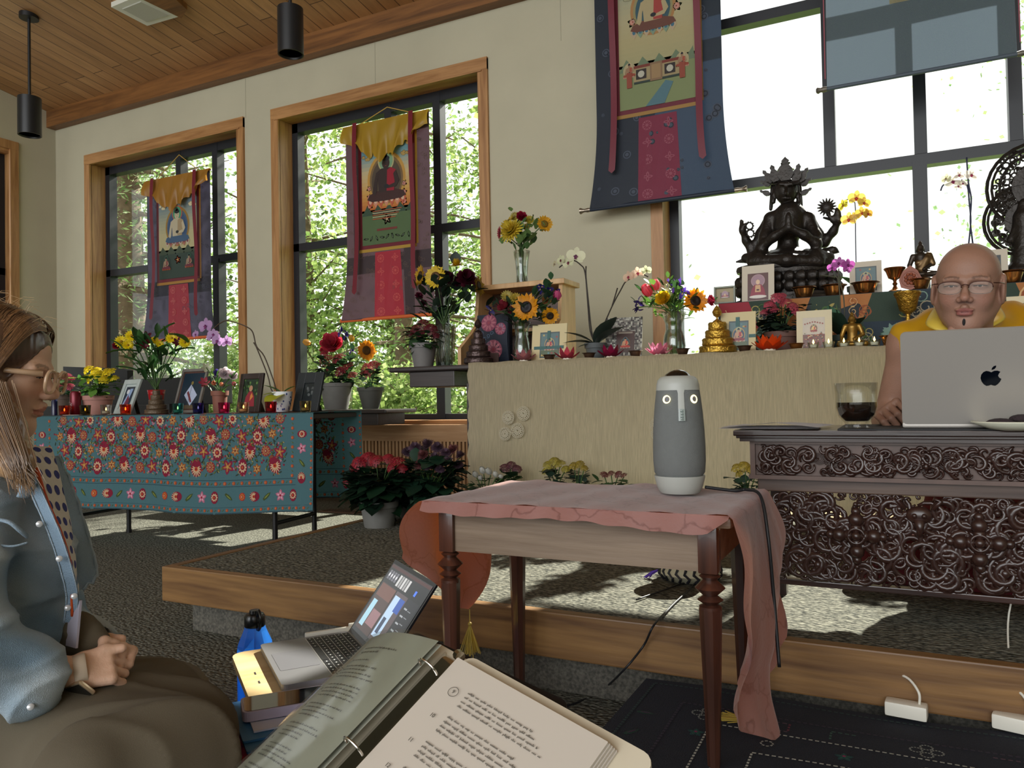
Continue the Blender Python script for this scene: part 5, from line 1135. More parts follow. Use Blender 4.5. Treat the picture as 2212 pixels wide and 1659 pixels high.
# glass vases with bouquets
hourglass = [(.042, 0), (.046, .01), (.052, .05), (.046, .1), (.036, .14), (.036, .17), (.055, .215)]
b = V((PY(1128, 770, 3.72).x, 3.72, ZA))
bouquet('flower_bouquet', 'round glass vase with a big dark centred sunflower and pink blooms', b, hourglass,
  [('sunflower', 1137, 664, 32, '#e09a18', '#141018', -.06, V((.05, -1, .12))), ('sunflower', 1188, 682, 20, '#e0a018', '#2a2010', 0, V((.5, -.8, -.3))), ('peony', 1092, 662, 18, '#a83c4c', '#7a2030', 0, V((-.4, -.8, .5))), ('peony', 1108, 672, 13, '#903848', '#7a2030', .02), ('tulip', 1202, 648, 17, '#c85080', '#7a2030', 0, V((.3, -.3, 1))), ('iris', 1062, 670, 15, '#2c2468', '#d8b840', 0, V((-.5, -.5, .4))), ('iris', 1185, 630, 15, '#34287c', '#d8b840', 0), ('iris', 1168, 622, 13, '#34287c', '#d8b840', 0), ('daisy', 1095, 640, 14, '#b0a048', '#b89010', 0), ('daisy', 1115, 645, 14, '#b8a03c', '#b89010', 0), ('peony', 1180, 650, 12, '#b88858', '#7a2030', .02), ('iris', 1205, 632, 11, '#3c2c80', '#d8b840', 0)],
  leaf=dict(cols=('#2c4a30', '#3c6040', '#22382a'), size=.07, n=90, width=1.3, spread=.03), water=.12)
b = V((PY(1128, 610, 4.06).x, 4.06, ZA+zt_+.03))
bouquet('flower_bouquet', 'flared glass vase of yellow flowers standing on top of the hutch', b, [(.036, 0), (.036, .01), (.034, .06), (.04, .13), (.05, .19)],
  [('mum', 1106, 500, 30, '#d8c040', '#b0a030', -.05, V((-.2, -1, .5))), ('sunflower', 1096, 480, 19, '#c8a838', '#3a3418', 0, V((-.4, -.6, .8))), ('sunflower', 1176, 484, 19, '#e0a820', '#8a7020', 0, V((.8, -.8, .1))), ('peony', 1126, 470, 13, '#9c1c3c', '#5a1020', 0), ('daisy', 1080, 503, 15, '#a83c4c', '#7a2030', .0, V((-.8, -.7, 0))), ('daisy', 1144, 475, 11, '#b0a030', '#8a7020', 0), ('daisy', 1138, 490, 9, '#c0a838', '#8a7020', .03), ('daisy', 1112, 468, 11, '#a89838', '#8a7020', .03), ('bud', 1127, 461, 4, '#4c5c30', '', 0), ('bud', 1152, 466, 4, '#5c5c30', '', 0)],
  leaf=dict(cols=('#33502c', '#48683c', '#6a8a50'), size=.07, n=60, width=1.4, spread=.03), water=.1)
m = MB()
b = V((PY(1455, 760, 3.72).x, 3.74, ZA))
bouquet('flower_bouquet', 'clear vase with coral tulips, yellow rose, purple iris and a sunflower by the window', b, [(.04, 0), (.048, .01), (.056, .05), (.05, .1), (.04, .13), (.042, .16), (.062, .215)],
  [('sunflower', 1502, 650, 28, '#f09a10', '#241410', 0, V((.55, -.85, .12))), ('tulip', 1404, 638, 22, '#e05060', '#e05060', 0, V((-.3, -.5, .7))), ('tulip', 1418, 626, 18, '#e86878', '#e05060', .03, V((0, -.4, 1))), ('peony', 1434, 648, 19, '#e0b820', '#c08020', -.04, V((-.1, -1, .5))), ('iris', 1466, 620, 19, '#6a48b8', '#e8c840', 0, V((0, -.4, 1))), ('iris', 1477, 632, 15, '#5c3cac', '#e8c840', -.03, V((.2, -.9, .3))), ('iris', 1383, 652, 14, '#2c1c58', '#4a3868', 0, V((-1, -.4, -.2))), ('iris', 1378, 665, 12, '#2c1c58', '#4a3868', 0, V((-.8, -.4, -.8))), ('daisy', 1446, 622, 12, '#dcd8b0', '#b0b070', .04), ('daisy', 1458, 638, 12, '#dcd8b0', '#b0b070', .03), ('peony', 1530, 650, 14, '#c83858', '#a02040', .05, V((1, -.2, .1))), ('iris', 1449, 612, 12, '#6a48b8', '#e8c840', 0, V((-.4, -.4, 1)))],
  leaf=dict(cols=('#4a6c2c', '#6c9440', '#33502c'), size=.055, n=110, width=1.2, spread=.03), water=.13, stemc='#6a8a3c')
# orchid, white, dark pot
b = V((PY(1284, 765, 3.74).x, 3.76, ZA)); t_ = thing('orchid_plant', 'white moth orchid with two stems in a grey pot by the wall', 'orchid', b); pot(t_, .042, .054, .085, '#4c5254')
for pp in ([(1278, 715), (1272, 660), (1266, 600), (1266, 575)], [(1275, 715), (1270, 660), (1264, 590), (1254, 572), (1236, 562), (1216, 572), (1208, 578)], [(1322, 662), (1334, 622)], [(1300, 712), (1322, 662), (1340, 628), (1352, 608), (1368, 600), (1385, 592), (1400, 598)]):
    m = MB(); m.color('#3a3028'); st = [V((0, 0, .08))] if pp[0][1] > 700 else []; m.tube(spline(st+opath(pp, b, b.y), 4), .0034, 6); m.obj('flower_stem', VCl(), t_, smooth='all')
for px, py, r, c, c2, dx in ((1244, 553, 21, '#e4e2c4', '#7c4468', .3), (1228, 567, 15, '#dcdcbc', '#7c2c48', -.2), (1212, 562, 13, '#d8d8b8', '#7c2c48', -.5), (1198, 570, 8, '#c8c0a0', '#8a5a60', -.8), (1358, 598, 14, '#e0c0a8', '#a83c58', -.3), (1378, 590, 15, '#e4c8b0', '#a83c58', .1), (1396, 584, 12, '#d8dcb8', '#a8a070', .6)):
    p = PY(px, py, b.y-.01); place(t_, b, 'orchid', p, r*depth(p)/F, c, c2, V((dx, -1, .1)), spin=rnd.uniform(-.3, .3), name='orchid_bloom')
for d, l in ((V((-.85, -.3, .62)), .17), (V((-.8, -.5, .25)), .17), (V((.55, -.3, .75)), .2), (V((.8, -.2, .6)), .19), (V((-.6, -.7, .05)), .1), (V((.5, .3, .7)), .14)): mobj('leaf', bloom('leaf', '#3a4a44'), t_, None, aim((0, 0, .08), d, l, 0) @ Matrix.Scale(1.3, 4, (1, 0, 0)))
# prints in woven frames
wov = lambda: mat('woven_cream', '#cbbd94', rough=.8, noise=.2, nscale=4, stretch=(6, 6, 90))
t_ = picframe('cream ribbed frame with teal bands around a dark painted print, left of the orchid', (1148, 700, 1223, 770), 3.70, '#cbbd94', '#cbbd94', 'thanka', 0, 0, .02, R(8), 0, z=ZA, inset=(.24, .08, .80, .78), seed=1)
t_.children[0].data.materials[0] = wov()
m = MB(); m.M = Matrix.Rotation(-R(8), 4, 'X'); m.box(-.01, -.012, .1, .008, -.009, .16); m.box(-.085, -.012, .062, .085, -.009, .078); m.obj('teal_band', mat('teal_ribbon', '#2c5a58', rough=.5), t_)
picframe('mosaic of small grey square tiles with a red figure print, right of the orchid', (1308, 685, 1384, 762), 3.80, '#8c8a80', '#8c8a80', 'squares', 0, 0, .02, R(14), R(6), z=ZA, inset=(.0, .0, 1, 1))
t_ = picframe('cream ribbed frame with teal bands around a monk print, right of the gold mandala', (1556, 674, 1632, 752), 3.70, '#cbbd94', '#cbbd94', 'thanka', 0, 0, .02, R(8), 0, z=ZA, inset=(.24, .06, .80, .78), seed=2)
t_.children[0].data.materials[0] = wov()
m = MB(); m.M = Matrix.Rotation(-R(8), 4, 'X'); m.box(-.01, -.012, .125, .008, -.009, .17); m.box(.05, -.012, .07, .08, -.009, .085); m.obj('teal_band', mat('teal_ribbon', ''), t_)
picframe('white mounted print of a buddha assembly standing before the brocade', (1720, 670, 1797, 738), 3.72, '#cfc6a8', '#cfc6a8', 'assembly', 0, 0, .014, R(8), 0, z=ZA, inset=(.18, .04, .80, .82))
picframe('white mounted print of a haloed monk leaning on the large statue', (1602, 572, 1672, 650), 4.08, '#c8bfae', '#c8bfae', 'white', 0, 0, .014, R(8), 0, z=ZR, inset=(.18, .04, .82, .78))
picframe('small glass block frame with a pink portrait on the left end of the brocade tier', (1544, 620, 1590, 655), 4.08, '#8c9488', '#a89c80', 'white', .08, .2, .03, R(4), 0, z=ZR)
picframe('white mounted print of a red robed buddha behind the copper bowl', (1835, 564, 1905, 630), 4.12, '#c8bfae', '#c8bfae', 'thanka', 0, 0, .014, R(6), 0, z=ZR, inset=(.18, .12, .84, .84), seed=5)
picframe('white mounted dark print partly hidden behind the seated monk\'s head', (2128, 538, 2178, 612), 4.12, '#c8bfae', '#c8bfae', 'dark', 0, 0, .014, R(6), 0, z=ZR, inset=(.12, .2, .7, .84))
picframe('cream framed print at the right edge behind the monk\'s shoulder', (2176, 638, 2260, 715), 3.72, '#cfc6a8', '#cfc6a8', 'thanka', 0, 0, .014, R(8), 0, z=ZA, inset=(.22, .1, .84, .84), seed=7)
# gold mandala
b = V((PY(1549, 762, 3.66).x, 3.68, ZA)); mandala('shiny gold stepped mandala with a jewel finial on the linen altar', b, .088, None, gold, True, 4)
# lotus tealight holders
def lotus(px, c, label, y=3.63, r=.058, tip=None, py=770):
    b = V((PY(px, py, y).x, y, ZA)); t_ = thing('lotus_candle', label, 'candle holder', b, group='lotus shaped candle holders along the altar edge'); m = MB(); rr = random.Random(px)
    for L_ in range(2):
        for k in range(8):
            m.color(cs(c, rr.uniform(.7, 1.2))); a = 2*pi*(k+.5*L_)/8; d = V((cos(a), sin(a), 0)); e = V((-sin(a), cos(a), 0)); vs = []
            for i in range(5):
                t = i/4; ro = r*(.3+(.9-.35*L_)*t); zz = r*(.05+(.55+.45*L_)*t**1.5); ww = r*.3*sin(pi*(.1+.88*t))
                for s_ in (-1, 0, 1): vs.append(d*ro+e*(ww*s_)+V((0, 0, zz+abs(s_)*r*.06)))
            m.add(vs, [(i*3+j, i*3+j+1, i*3+j+4, i*3+j+3) for i in range(4) for j in range(2)])
    m.obj('petals', mat('capiz_petals', vc=True, rough=.3, trans=.55), t_, smooth='all')
    m = MB(); m.lathe([(0, 0), (r*.4, 0), (r*.42, r*.3), (0, r*.3)], 14, caps=False); m.obj('tealight', mat('wax_pale', '#e8dcc8', rough=.5), t_)
    m = MB(); m.lathe([(0, r*.3), (.004, r*.4), (.003, r*.5), (0, r*.65)], 8); m.obj('flame', mat('flame', ''), t_)
lotus(1131, '#b87c88', 'dusky pink lotus candle holder in front of the round vase'); lotus(1225, '#c85068', 'rose pink lotus candle holder below the orchid'); lotus(1319, '#8c1c48', 'dark crimson lotus candle holder in front of the tile mosaic'); lotus(1424, '#d880a0', 'pale pink lotus candle holder left of the clear vase'); lotus(1663, '#e0501c', 'bright orange lotus candle holder right of the gold mandala', r=.066)
# offering bowls
def bowl(px, y, z, r, h, label, m_=None, py=740, foot=True, name='offering_bowl', group=None):
    b = V((PY(px, py, y).x, y, z)); t_ = thing(name, label, 'bowl', b, group=group); m = MB()
    m.lathe([(0, 0), (r*.55, 0), (r*.62, h*.1), (r*.72, h*.5), (r*.82, h*.85), (r*1.02, h*.96), (r*1.0, h), (r*.78, h*.88), (r*.66, h*.4), (r*.5, h*.14), (0, h*.12)], 28, caps=False); m.obj('bowl_body', m_ or goldp, t_, smooth=True)
    m = MB(); m.lathe([(0, h*.62), (r*.72, h*.62)], 24, caps=False); m.obj('water', glass('water', ''), t_); return t_
dkb = mat('dull_copper', '#5c4638', metal=.8, rough=.4)
bowl(1186, 3.62, ZA, .036, .028, 'small dull copper bowl between the two pink lotus holders', dkb); bowl(1272, 3.62, ZA, .036, .028, 'small dark bowl left of the crimson lotus holder', dkb); bowl(1372, 3.62, ZA, .036, .028, 'small copper bowl below the tile mosaic', dkb); bowl(1474, 3.62, ZA, .036, .028, 'small bowl of pale yellow liquid right of the clear vase', dkb); bowl(1608, 3.62, ZA, .036, .028, 'small copper bowl below the second ribbed frame', dkb); bowl(1720, 3.62, ZA, .036, .028, 'small brass bowl below the assembly print', goldp)
bowl(1737, 4.07, ZR, .06, .055, 'brass bowl on the brocade left of the pink orchid', goldp, 640); bowl(1802, 4.07, ZR, .06, .055, 'brass bowl on the brocade behind the pink orchid stem', goldp, 640); bowl(1869, 4.06, ZR, .066, .055, 'copper bowl in front of the red robed buddha print', goldp, 635); bowl(1984, 4.06, ZR, .062, .05, 'copper bowl below the bronze buddha beside the monk', goldp, 625); bowl(2184, 4.06, ZR, .06, .055, 'brass bowl below the lace bronze screen at right', goldp, 625)
# yellow glass base glow bowl; goblets
def goblet(px, y, z, r, h, label, c=None):
    b = V((PY(px, 640, y).x, y, z)); t_ = thing('offering_goblet', label, 'goblet', b); m = MB()
    m.lathe([(r*.6, 0), (r*.62, h*.06), (r*.3, h*.14), (r*.14, h*.26), (r*.26, h*.34), (r*.14, h*.42), (r*.2, h*.5), (r*.62, h*.58), (r*.85, h*.85), (r*1.05, h*.96), (r, h), (r*.8, h*.9), (r*.55, h*.66), (0, h*.62)], 26); m.obj('goblet_body', c or goldp, t_, smooth=True); return t_
goblet(1934, 4.07, ZR, .046, .115, 'polished copper stemmed goblet standing on the brocade tier'); goblet(1960, 3.86, ZA+.05, .054, .2, 'tall gilt butter lamp goblet in front of the brocade', gold)
b = V((PY(1960, 720, 3.86).x, 3.86, ZA)); t_ = thing('lamp_stand', 'small painted round stand under the gilt butter lamp', 'stand', b); m = MB(); m.lathe([(.075, 0), (.08, .02), (.06, .035), (.065, .05), (0, .05)], 28); m.obj('stand_body', mat('lacquer_multicolour', '#8c2c3c', rough=.3, color2='#2c3c7c', nscale=28), t_, smooth=True)
bowl(1926, 3.66, ZA, .05, .045, 'shallow copper bowl beside the monk\'s yellow shoulder', goldp)
b = V((PY(1967, 620, 4.03).x, 4.03, ZR)); t_ = thing('carved_medallion', 'carved wooden leaf shaped medallion in front of the bronze buddha bowl', 'medallion', b); m = MB(); pts = [(0, .115), (.03, .09), (.048, .05), (.04, .015), (.0, .0), (-.04, .015), (-.048, .05), (-.03, .09)]
m.add([(x, -.006, z) for x, z in pts]+[(x, .006, z) for x, z in pts], [tuple(range(8))[::-1], tuple(range(8, 16))]+[(k, (k+1) % 8, 8+(k+1) % 8, 8+k) for k in range(8)])
for k in range(9): a = 2*pi*k/9; m.ball((.02*cos(a), -.008, .052+.022*sin(a)), .008, 6, 4)
m.ball((0, -.009, .052), .012, 8, 5); m.tube([(.036*cos(2*pi*k/20), -.007, .052+.036*sin(2*pi*k/20)) for k in range(21)], .003, 5); m.obj('medallion_body', mat('carved_rosewood', '#8c4c34', rough=.5), t_)
# row of tealight glasses
for k, px in enumerate((1757, 1790, 1823, 1856, 1889)):
    b = V((PY(px, 742, 3.64).x, 3.64, ZA)); t_ = thing('tealight_glass', ('clear tealight glass, %s in the row of five before the monk' % ('leftmost', 'second', 'middle', 'fourth from the left', 'rightmost')[k]), 'candle holder', b, group='clear tealight glasses in a row')
    m = MB(); m.lathe([(0, 0), (.019, 0), (.026, .03), (.0235, .03), (.017, .006), (0, .006)], 20, caps=False); m.obj('glass_cup', glassv(), t_, smooth=True)
    m = MB(); m.lathe([(0, .007), (.016, .007), (.0185, .02), (0, .02)], 16, caps=False); m.obj('tealight', mat('wax_white', '#efe9dc', rough=.4, trans=.3), t_)
    m = MB(); m.lathe([(0, .022), (.0045, .028), (.003, .036), (0, .044)], 8); m.obj('flame', mat('flame', ''), t_)
# pots before the brocade
kalanchoe('raspberry pink kalanchoe in a brown clay pot in front of the brocade', V((PY(1690, 740, 3.86).x, 3.86, ZA)), .06, .078, .10, '#b84860', '#5c4038', [(1680, 645, 15, .0), (1697, 655, 14, -.02), (1712, 663, 13, -.01), (1664, 662, 14, 0), (1652, 676, 10, 0), (1672, 672, 11, -.04), (1718, 674, 9, 0), (1690, 640, 9, .02)], ('#22332a', '#2c4030', '#1c2a22'), 15, .045, 150)
def orch(label, b, stem, fl, lv, potc=None, pr=.045, ph=.07, c_stem='#5a5a48', r_=.003):
    t_ = thing('orchid_plant', label, 'orchid', b)
    if potc: pot(t_, pr*.8, pr, ph, potc)
    for s_ in stem: m = MB(); m.color(c_stem); m.tube(spline([V((0, 0, ph*.9))]+opath(s_, b, b.y), 4), r_, 6); m.obj('flower_stem', VCl(), t_, smooth='all')
    for px, py, r, c, c2, dx in fl: p = PY(px, py, b.y-.01); place(t_, b, 'orchid', p, r*depth(p)/F, c, c2, V((dx, -1, .05)), spin=rnd.uniform(-.3, .3), name='orchid_bloom')
    for d, l, c in lv: mobj('leaf', bloom('leaf', c), t_, None, aim((0, 0, ph*.9), V(d), l, 0) @ Matrix.Scale(1.5, 4, (1, 0, 0)))
orch('small magenta orchid in front of the brocade, right of the large statue', V((PY(1817, 735, 3.8).x, 3.84, ZA)), [[(1824, 690), (1822, 640), (1812, 600), (1812, 580)], [(1812, 612), (1798, 598), (1772, 595)]],
  [(1812, 568, 14, '#b85cac', '#7c2c6c', 0), (1832, 572, 14, '#a84c9c', '#7c2c6c', .3), (1798, 578, 12, '#b05ca8', '#7c2c6c', -.4), (1806, 572, 9, '#9c4890', '#7c2c6c', 0), (1830, 583, 9, '#a04c94', '#7c2c6c', 0)], [((.6, -.5, .7), .15, '#2c4434'), ((-.5, -.5, .8), .13, '#22382c'), ((-.2, -.3, 1), .16, '#22382c'), ((.3, -.7, .4), .1, '#2c4434')], '#22302c')
orch('yellow and red speckled orchid standing behind the red robed buddha print', V((PY(1851, 600, 4.3).x, 4.3, ZR)), [[(1849, 560), (1848, 500), (1847, 440), (1838, 430), (1828, 432)]],
  [(1850, 428, 18, '#e0c458', '#b8443c', .1), (1866, 438, 14, '#d8bc50', '#b8443c', .4), (1862, 460, 15, '#d8b850', '#b8443c', .3), (1874, 462, 12, '#d0a848', '#b8443c', .7), (1834, 474, 17, '#e0c060', '#b8443c', -.1), (1846, 468, 11, '#d0b048', '#b8443c', .2), (1822, 443, 14, '#c8c048', '#a8683c', -.9)], [((.35, -.2, 1), .13, '#7cc43c'), ((.6, -.3, .4), .12, '#3c5a34'), ((-.4, -.3, .5), .1, '#3c5a34')], '#4c5048', c_stem='#4a4a5c')
orch('white orchid with crimson centres rising behind the monk\'s head', V((PY(2096, 600, 4.3).x, 4.3, ZR)), [[(2102, 540), (2096, 480), (2098, 430), (2092, 395), (2088, 340)], [(2092, 540), (2097, 480), (2094, 440), (2089, 400), (2072, 388), (2040, 398), (2032, 412)]],
  [(2058, 392, 17, '#e0dcd0', '#8c3058', 0), (2072, 378, 12, '#d8d0c8', '#9c2c50', .1), (2098, 378, 15, '#e0d8d0', '#a82c54', .4), (2044, 386, 12, '#d8d8b8', '#8c6a50', -.7), (2080, 396, 9, '#d8d0c4', '#8c3058', .2), (2070, 402, 10, '#dcd8cc', '#8c3058', .3)], [((-.75, -.2, .7), .16, '#6a9c2c'), ((.5, -.2, .5), .13, '#4c7034')], '#4c5048', c_stem='#3c4058', r_=.004)
# a bright leaf sprig at window behind the clear vase
# ================= STATUES =================
def Q(px, py, y=4.34): return PY(px, py, y)
def rp(p, y=4.34): return p*depth(Q(1700, 500, y))/F
b = V((Q(1700, 600).x, 4.34, ZR)); t_ = thing('bronze_statue', 'large dark four armed bronze deity with a spiked crown and raised lotus', 'statue', b)
m = MB(); zt_ = Q(1700, 572).z-ZR
for z0, z1, r in ((0, zt_*.16, 1.0), (zt_*.16, zt_*.26, .9), (zt_*.74, zt_*.86, .9), (zt_*.86, zt_, .96)): m.lathe([(.27*r, z0), (.275*r, (z0+z1)/2), (.27*r, z1)], 36, caps=True, sq=.62)
for k in range(26):
    a = 2*pi*k/26
    for s_, zz in ((1, zt_*.4), (-1, zt_*.62)): m.ball((.245*cos(a), .15*sin(a), zz), (.032, .03, zt_*.15), 7, 5)
m.lathe([(.22, zt_*.2), (.22, zt_*.8)], 30, sq=.62); m.obj('lotus_base', brz, t_, smooth=True)
D = SDF(); y0 = 4.34; k_ = rp(8)
W_ = lambda px, py, dy=0: Q(px, py, y0+dy) - b
def ch(pts, rs, k=None):
    P_ = [W_(*p) for p in pts]
    for i in range(len(P_)-1): D.cap(P_[i], P_[i+1], rp(rs[i]), rp(rs[i+1]), k or k_)
# crossed legs
ch([(1665, 560, 0), (1640, 556, -.08), (1612, 558, -.05)], (20, 17, 11)); ch([(1735, 560, 0), (1762, 556, -.08), (1790, 556, -.04)], (20, 17, 12))
ch([(1625, 565, -.1), (1700, 562, -.15), (1770, 565, -.1)], (12, 14, 12)); D.ell(W_(1700, 556), (rp(62), .12, rp(16)), k_)
# torso
ch([(1702, 545, 0), (1702, 520, 0), (1704, 492, -.01), (1706, 466, -.01)], (26, 19, 30, 31)); ch([(1668, 472, 0), (1706, 462, 0), (1742, 470, 0)], (15, 17, 14))
ch([(1703, 452, 0), (1700, 430, 0)], (10, 10), k_*.6); D.ell(W_(1698, 412, -.02), (rp(23), rp(24), rp(30)), k_*.4)
# front arms, palms joined at the chest
ch([(1664, 474, 0), (1652, 512, -.04), (1645, 535, -.08), (1672, 512, -.12), (1702, 492, -.15)], (14, 11.5, 10, 9, 8)); ch([(1746, 474, 0), (1762, 510, -.04), (1764, 527, -.08), (1738, 508, -.12), (1706, 492, -.15)], (14, 11.5, 10, 9, 8))
D.ell(W_(1704, 478, -.15), (rp(8), rp(9), rp(20)), k_*.5)
# rear arms
ch([(1662, 476, .04), (1644, 505, .05), (1626, 545, .05), (1612, 520, .03), (1604, 498, .0), (1602, 478, 0)], (13, 11, 10, 8, 6, 4.5)); ch([(1748, 476, .04), (1766, 505, .05), (1780, 524, .05), (1800, 500, .03), (1812, 475, 0), (1808, 452, 0)], (13, 11, 10, 8, 6, 4.5))
ch([(1604, 492, 0), (1614, 482, -.02)], (4, 3)); ch([(1810, 460, 0), (1798, 476, 0), (1788, 462, -.01)], (4, 3, 4))
# nose, chin, ears
D.cap(W_(1698, 404, -.09), W_(1698, 418, -.12), rp(3), rp(5), rp(4)); D.cap(W_(1690, 428, -.10), W_(1706, 428, -.10), rp(3), rp(3), rp(3)); D.cap(W_(1685, 398, -.09), W_(1711, 398, -.09), rp(3.5), rp(3.5), rp(4))
for s_ in (-1, 1): ch([(1698+s_*25, 402, 0), (1698+s_*28, 436, -.01)], (3.5, 5.5), k_*.4); ch([(1698+s_*26, 380, .02), (1698+s_*33, 452, .03)], (6, 4), k_*.4)
# scarf ends flowing at the hips
ch([(1612, 562, 0), (1590, 566, -.02)], (7, 2)); ch([(1780, 545, 0), (1800, 540, 0), (1812, 545, 0)], (9, 7, 2)); ch([(1770, 548, -.04), (1792, 556, -.04)], (8, 3))
sobj('figure', D.mesh(.0062), brz, t_)
# crown
m = MB()
def leafsp(px, py, l, wd, ang, dy=0.0):
    q = W_(px, py, dy); l = rp(l); wd = rp(wd); d = V((sin(ang), 0, cos(ang))); e = V((cos(ang), 0, -sin(ang))); vs = []
    for s2 in (-1, 1):
        for t, w2 in ((0, .5), (.25, 1), (.5, .8), (.7, .35), (.85, .45), (1, .0)):
            for s_ in (-1, 1): vs.append(q+d*(l*t)+e*(wd*w2*s_)+V((0, s2*rp(2.5), 0)))
    f = []
    for j in (0, 12):
        for i in range(5): a = j+i*2; f.append((a, a+1, a+3, a+2) if j else (a, a+2, a+3, a+1))
    for i in range(5): a = i*2; f += [(a, a+12, a+14, a+2), (a+1, a+3, a+15, a+13)]
    m.add(vs, f)
leafsp(1697, 390, 50, 17, 0, -.07)
for s_ in (-1, 1): leafsp(1697+s_*20, 392, 38, 11, s_*.25, -.06); leafsp(1697+s_*28, 393, 34, 9, s_*.62, -.04); leafsp(1697+s_*34, 400, 24, 7, s_*1.05, -.02); leafsp(1697+s_*34, 420, 24, 6, s_*1.1, 0); leafsp(1697+s_*36, 396, 12, 5, s_*.2, 0)
q = W_(1697, 368, 0); m.M = Matrix.Translation(q); m.lathe([(rp(18), 0), (rp(13), rp(8)), (rp(9), rp(12)), (rp(10), rp(16)), (rp(5), rp(21)), (rp(3), rp(25)), (0, rp(30))], 16); m.M = None
m.tube([W_(1697+30*cos(a), 392+5*sin(a), -.09*(-sin(a)) if False else -.07*abs(cos(a/2)) ) for a in [pi*i/10 for i in range(11)]], rp(5), 8)
m.obj('crown', brz, t_, smooth=True)
m = MB()
q = W_(1786, 448, 0)
for k in range(16): a = 2*pi*k/16; m.tube([q, q+V((cos(a), -.2, sin(a)))*rp(19)], [rp(5.5), rp(1)], 6)
m.ball(tuple(q), (rp(13), rp(7), rp(13)), 12, 7); m.tube([W_(1790, 462, 0), W_(1800, 476, .0)], rp(2.5), 6); m.tube([W_(1778, 470, 0), W_(1795, 474, .0)], [rp(2), rp(4)], 6); m.obj('lotus_flower', brz, t_, smooth=True)
m = MB()
for cx, cy in ((1619, 488), (1621, 504)):
    for k in range(10): a = 2*pi*k/10; m.ball(tuple(W_(cx+8*cos(a), cy+8*sin(a), -.02)), rp(2.4), 7, 5)
    m.tube([W_(cx+7*cos(2*pi*k/16), cy+7*sin(2*pi*k/16), -.02) for k in range(17)], rp(1.3), 5)
m.obj('prayer_beads', brz, t_, smooth=True)
# seated buddha beside the monk
def buddha(label, px, y, ztop_px, z, wpx, m_, robe=None, name='buddha_statue', vox=.004):
    zt = PY(px, ztop_px, y).z; h = zt-z; b = V((PY(px, 600, y).x, y, z)); t_ = thing(name, label, 'statue', b); D = SDF(); e = lambda *a, **k: D.ell(*a, **k)
    s = h; c = lambda p, q, r1, r2, k=.03: D.cap([i*s for i in p], [i*s for i in q], r1*s, r2*s, k*s)
    for sx in (-1, 1): c((sx*.08, 0, .16), (sx*.31, -.08, .13), .11, .075); c((sx*.31, -.08, .12), (-sx*.05, -.2, .12), .07, .05); c((sx*.17, 0, .60), (sx*.25, -.02, .38), .065, .055)
    c((.25, -.02, .38), (.06, -.17, .24), .05, .04); c((-.25, -.02, .38), (-.27, -.14, .16), .05, .035); c((0, 0, .2), (0, 0, .36), .14, .12); c((0, 0, .36), (0, 0, .56), .12, .145); c((-.14, 0, .6), (.14, 0, .6), .06, .06)
    c((0, 0, .64), (0, -.01, .72), .05, .05); D.ell((0, -.02*s, .79*s), (.085*s, .09*s, .105*s), .02*s); D.ell((0, 0, .9*s), (.05*s, .05*s, .055*s), .02*s); c((0, 0, .94), (0, 0, .985), .025, .012); c((0, -.1, .79), (0, -.115, .765), .012, .018, .01)
    for sx in (-1, 1): c((sx*.085, 0, .80), (sx*.09, 0, .71), .015, .018, .01)
    sobj('figure', D.mesh(vox), m_, t_)
    if robe:
        D2 = SDF(); D2.cap((.16*s, -.01*s, .61*s), (-.05*s, -.06*s, .42*s), .07*s, .09*s, .03*s); D2.cap((.12*s, -.02*s, .5*s), (.0, -.03*s, .26*s), .115*s, .135*s, .03*s); D2.cap((.19*s, 0, .6*s), (.26*s, -.03*s, .38*s), .075*s, .068*s, .03*s); sobj('robe', D2.mesh(vox), robe, t_)
    return t_
gb = mat('aged_gilt', '#6c5638', metal=.75, rough=.38, noise=.3, nscale=12)
buddha('bronze seated buddha with a gilt robe left of the monk\'s head', 1990, 4.1, 518, ZR+.052, 60, mat('dark_gilt', '#3c342c', metal=.6, rough=.4, noise=.3, nscale=14), gb)
b_ = bpy.data.objects.get('offering_bowl.009')
buddha('tiny gilt buddha beside the magenta orchid pot', 1838, 3.76, 672, ZA, 30, mat('old_gold', '#8c6c30', metal=.7, rough=.35, noise=.3, nscale=20), None, vox=.003)
# lacework bronze screen at right: two overlapping pierced discs with a solid figure
b = V((PY(2215, 600, 4.25).x, 4.25, ZR)); t_ = thing('bronze_aureole', 'dark pierced bronze aureole with a deity, cut by the right picture edge', 'statue', b)
m = MB(); rr = random.Random(4); K = lambda px, py: PY(px, py, 4.25)-b; u_ = depth(K(2200, 450)+b)/F
def ring(px, py, r, t): m.tube([K(px, py)+V((r*u_*cos(a), 0, r*u_*sin(a))) for a in [2*pi*i/28 for i in range(29)]], t*u_, 6)
for (cx, cy, Rr) in ((2214, 475, 76), (2240, 400, 92)):
    for q, t in ((1, 4), (.9, 3), (.74, 3)): ring(cx, cy, Rr*q, t)
    for k in range(170):
        a = rr.uniform(0, 6.28); r = Rr*sqrt(rr.uniform(.2, .98)); rad = rr.uniform(3.5, 7.5); p = K(cx+r*cos(a), cy+r*sin(a)); m.tube([p+V((rad*u_*cos(t), rr.uniform(-.003, .003), rad*u_*sin(t))) for t in [2*pi*i/7 for i in range(8)]], 2.1*u_, 5)
    m.M = Matrix.Translation(K(cx, cy)) @ Matrix.Rotation(pi/2, 4, 'X'); m.lathe([(0, -.008), (Rr*.5*u_, -.008), (Rr*.5*u_, .008), (0, .008)], 30, caps=False); m.M = None
m.obj('pierced_screen', brz, t_, smooth=True)
D = SDF(); s = lambda px, py, dy=0: K(px, py)+V((0, dy, 0))
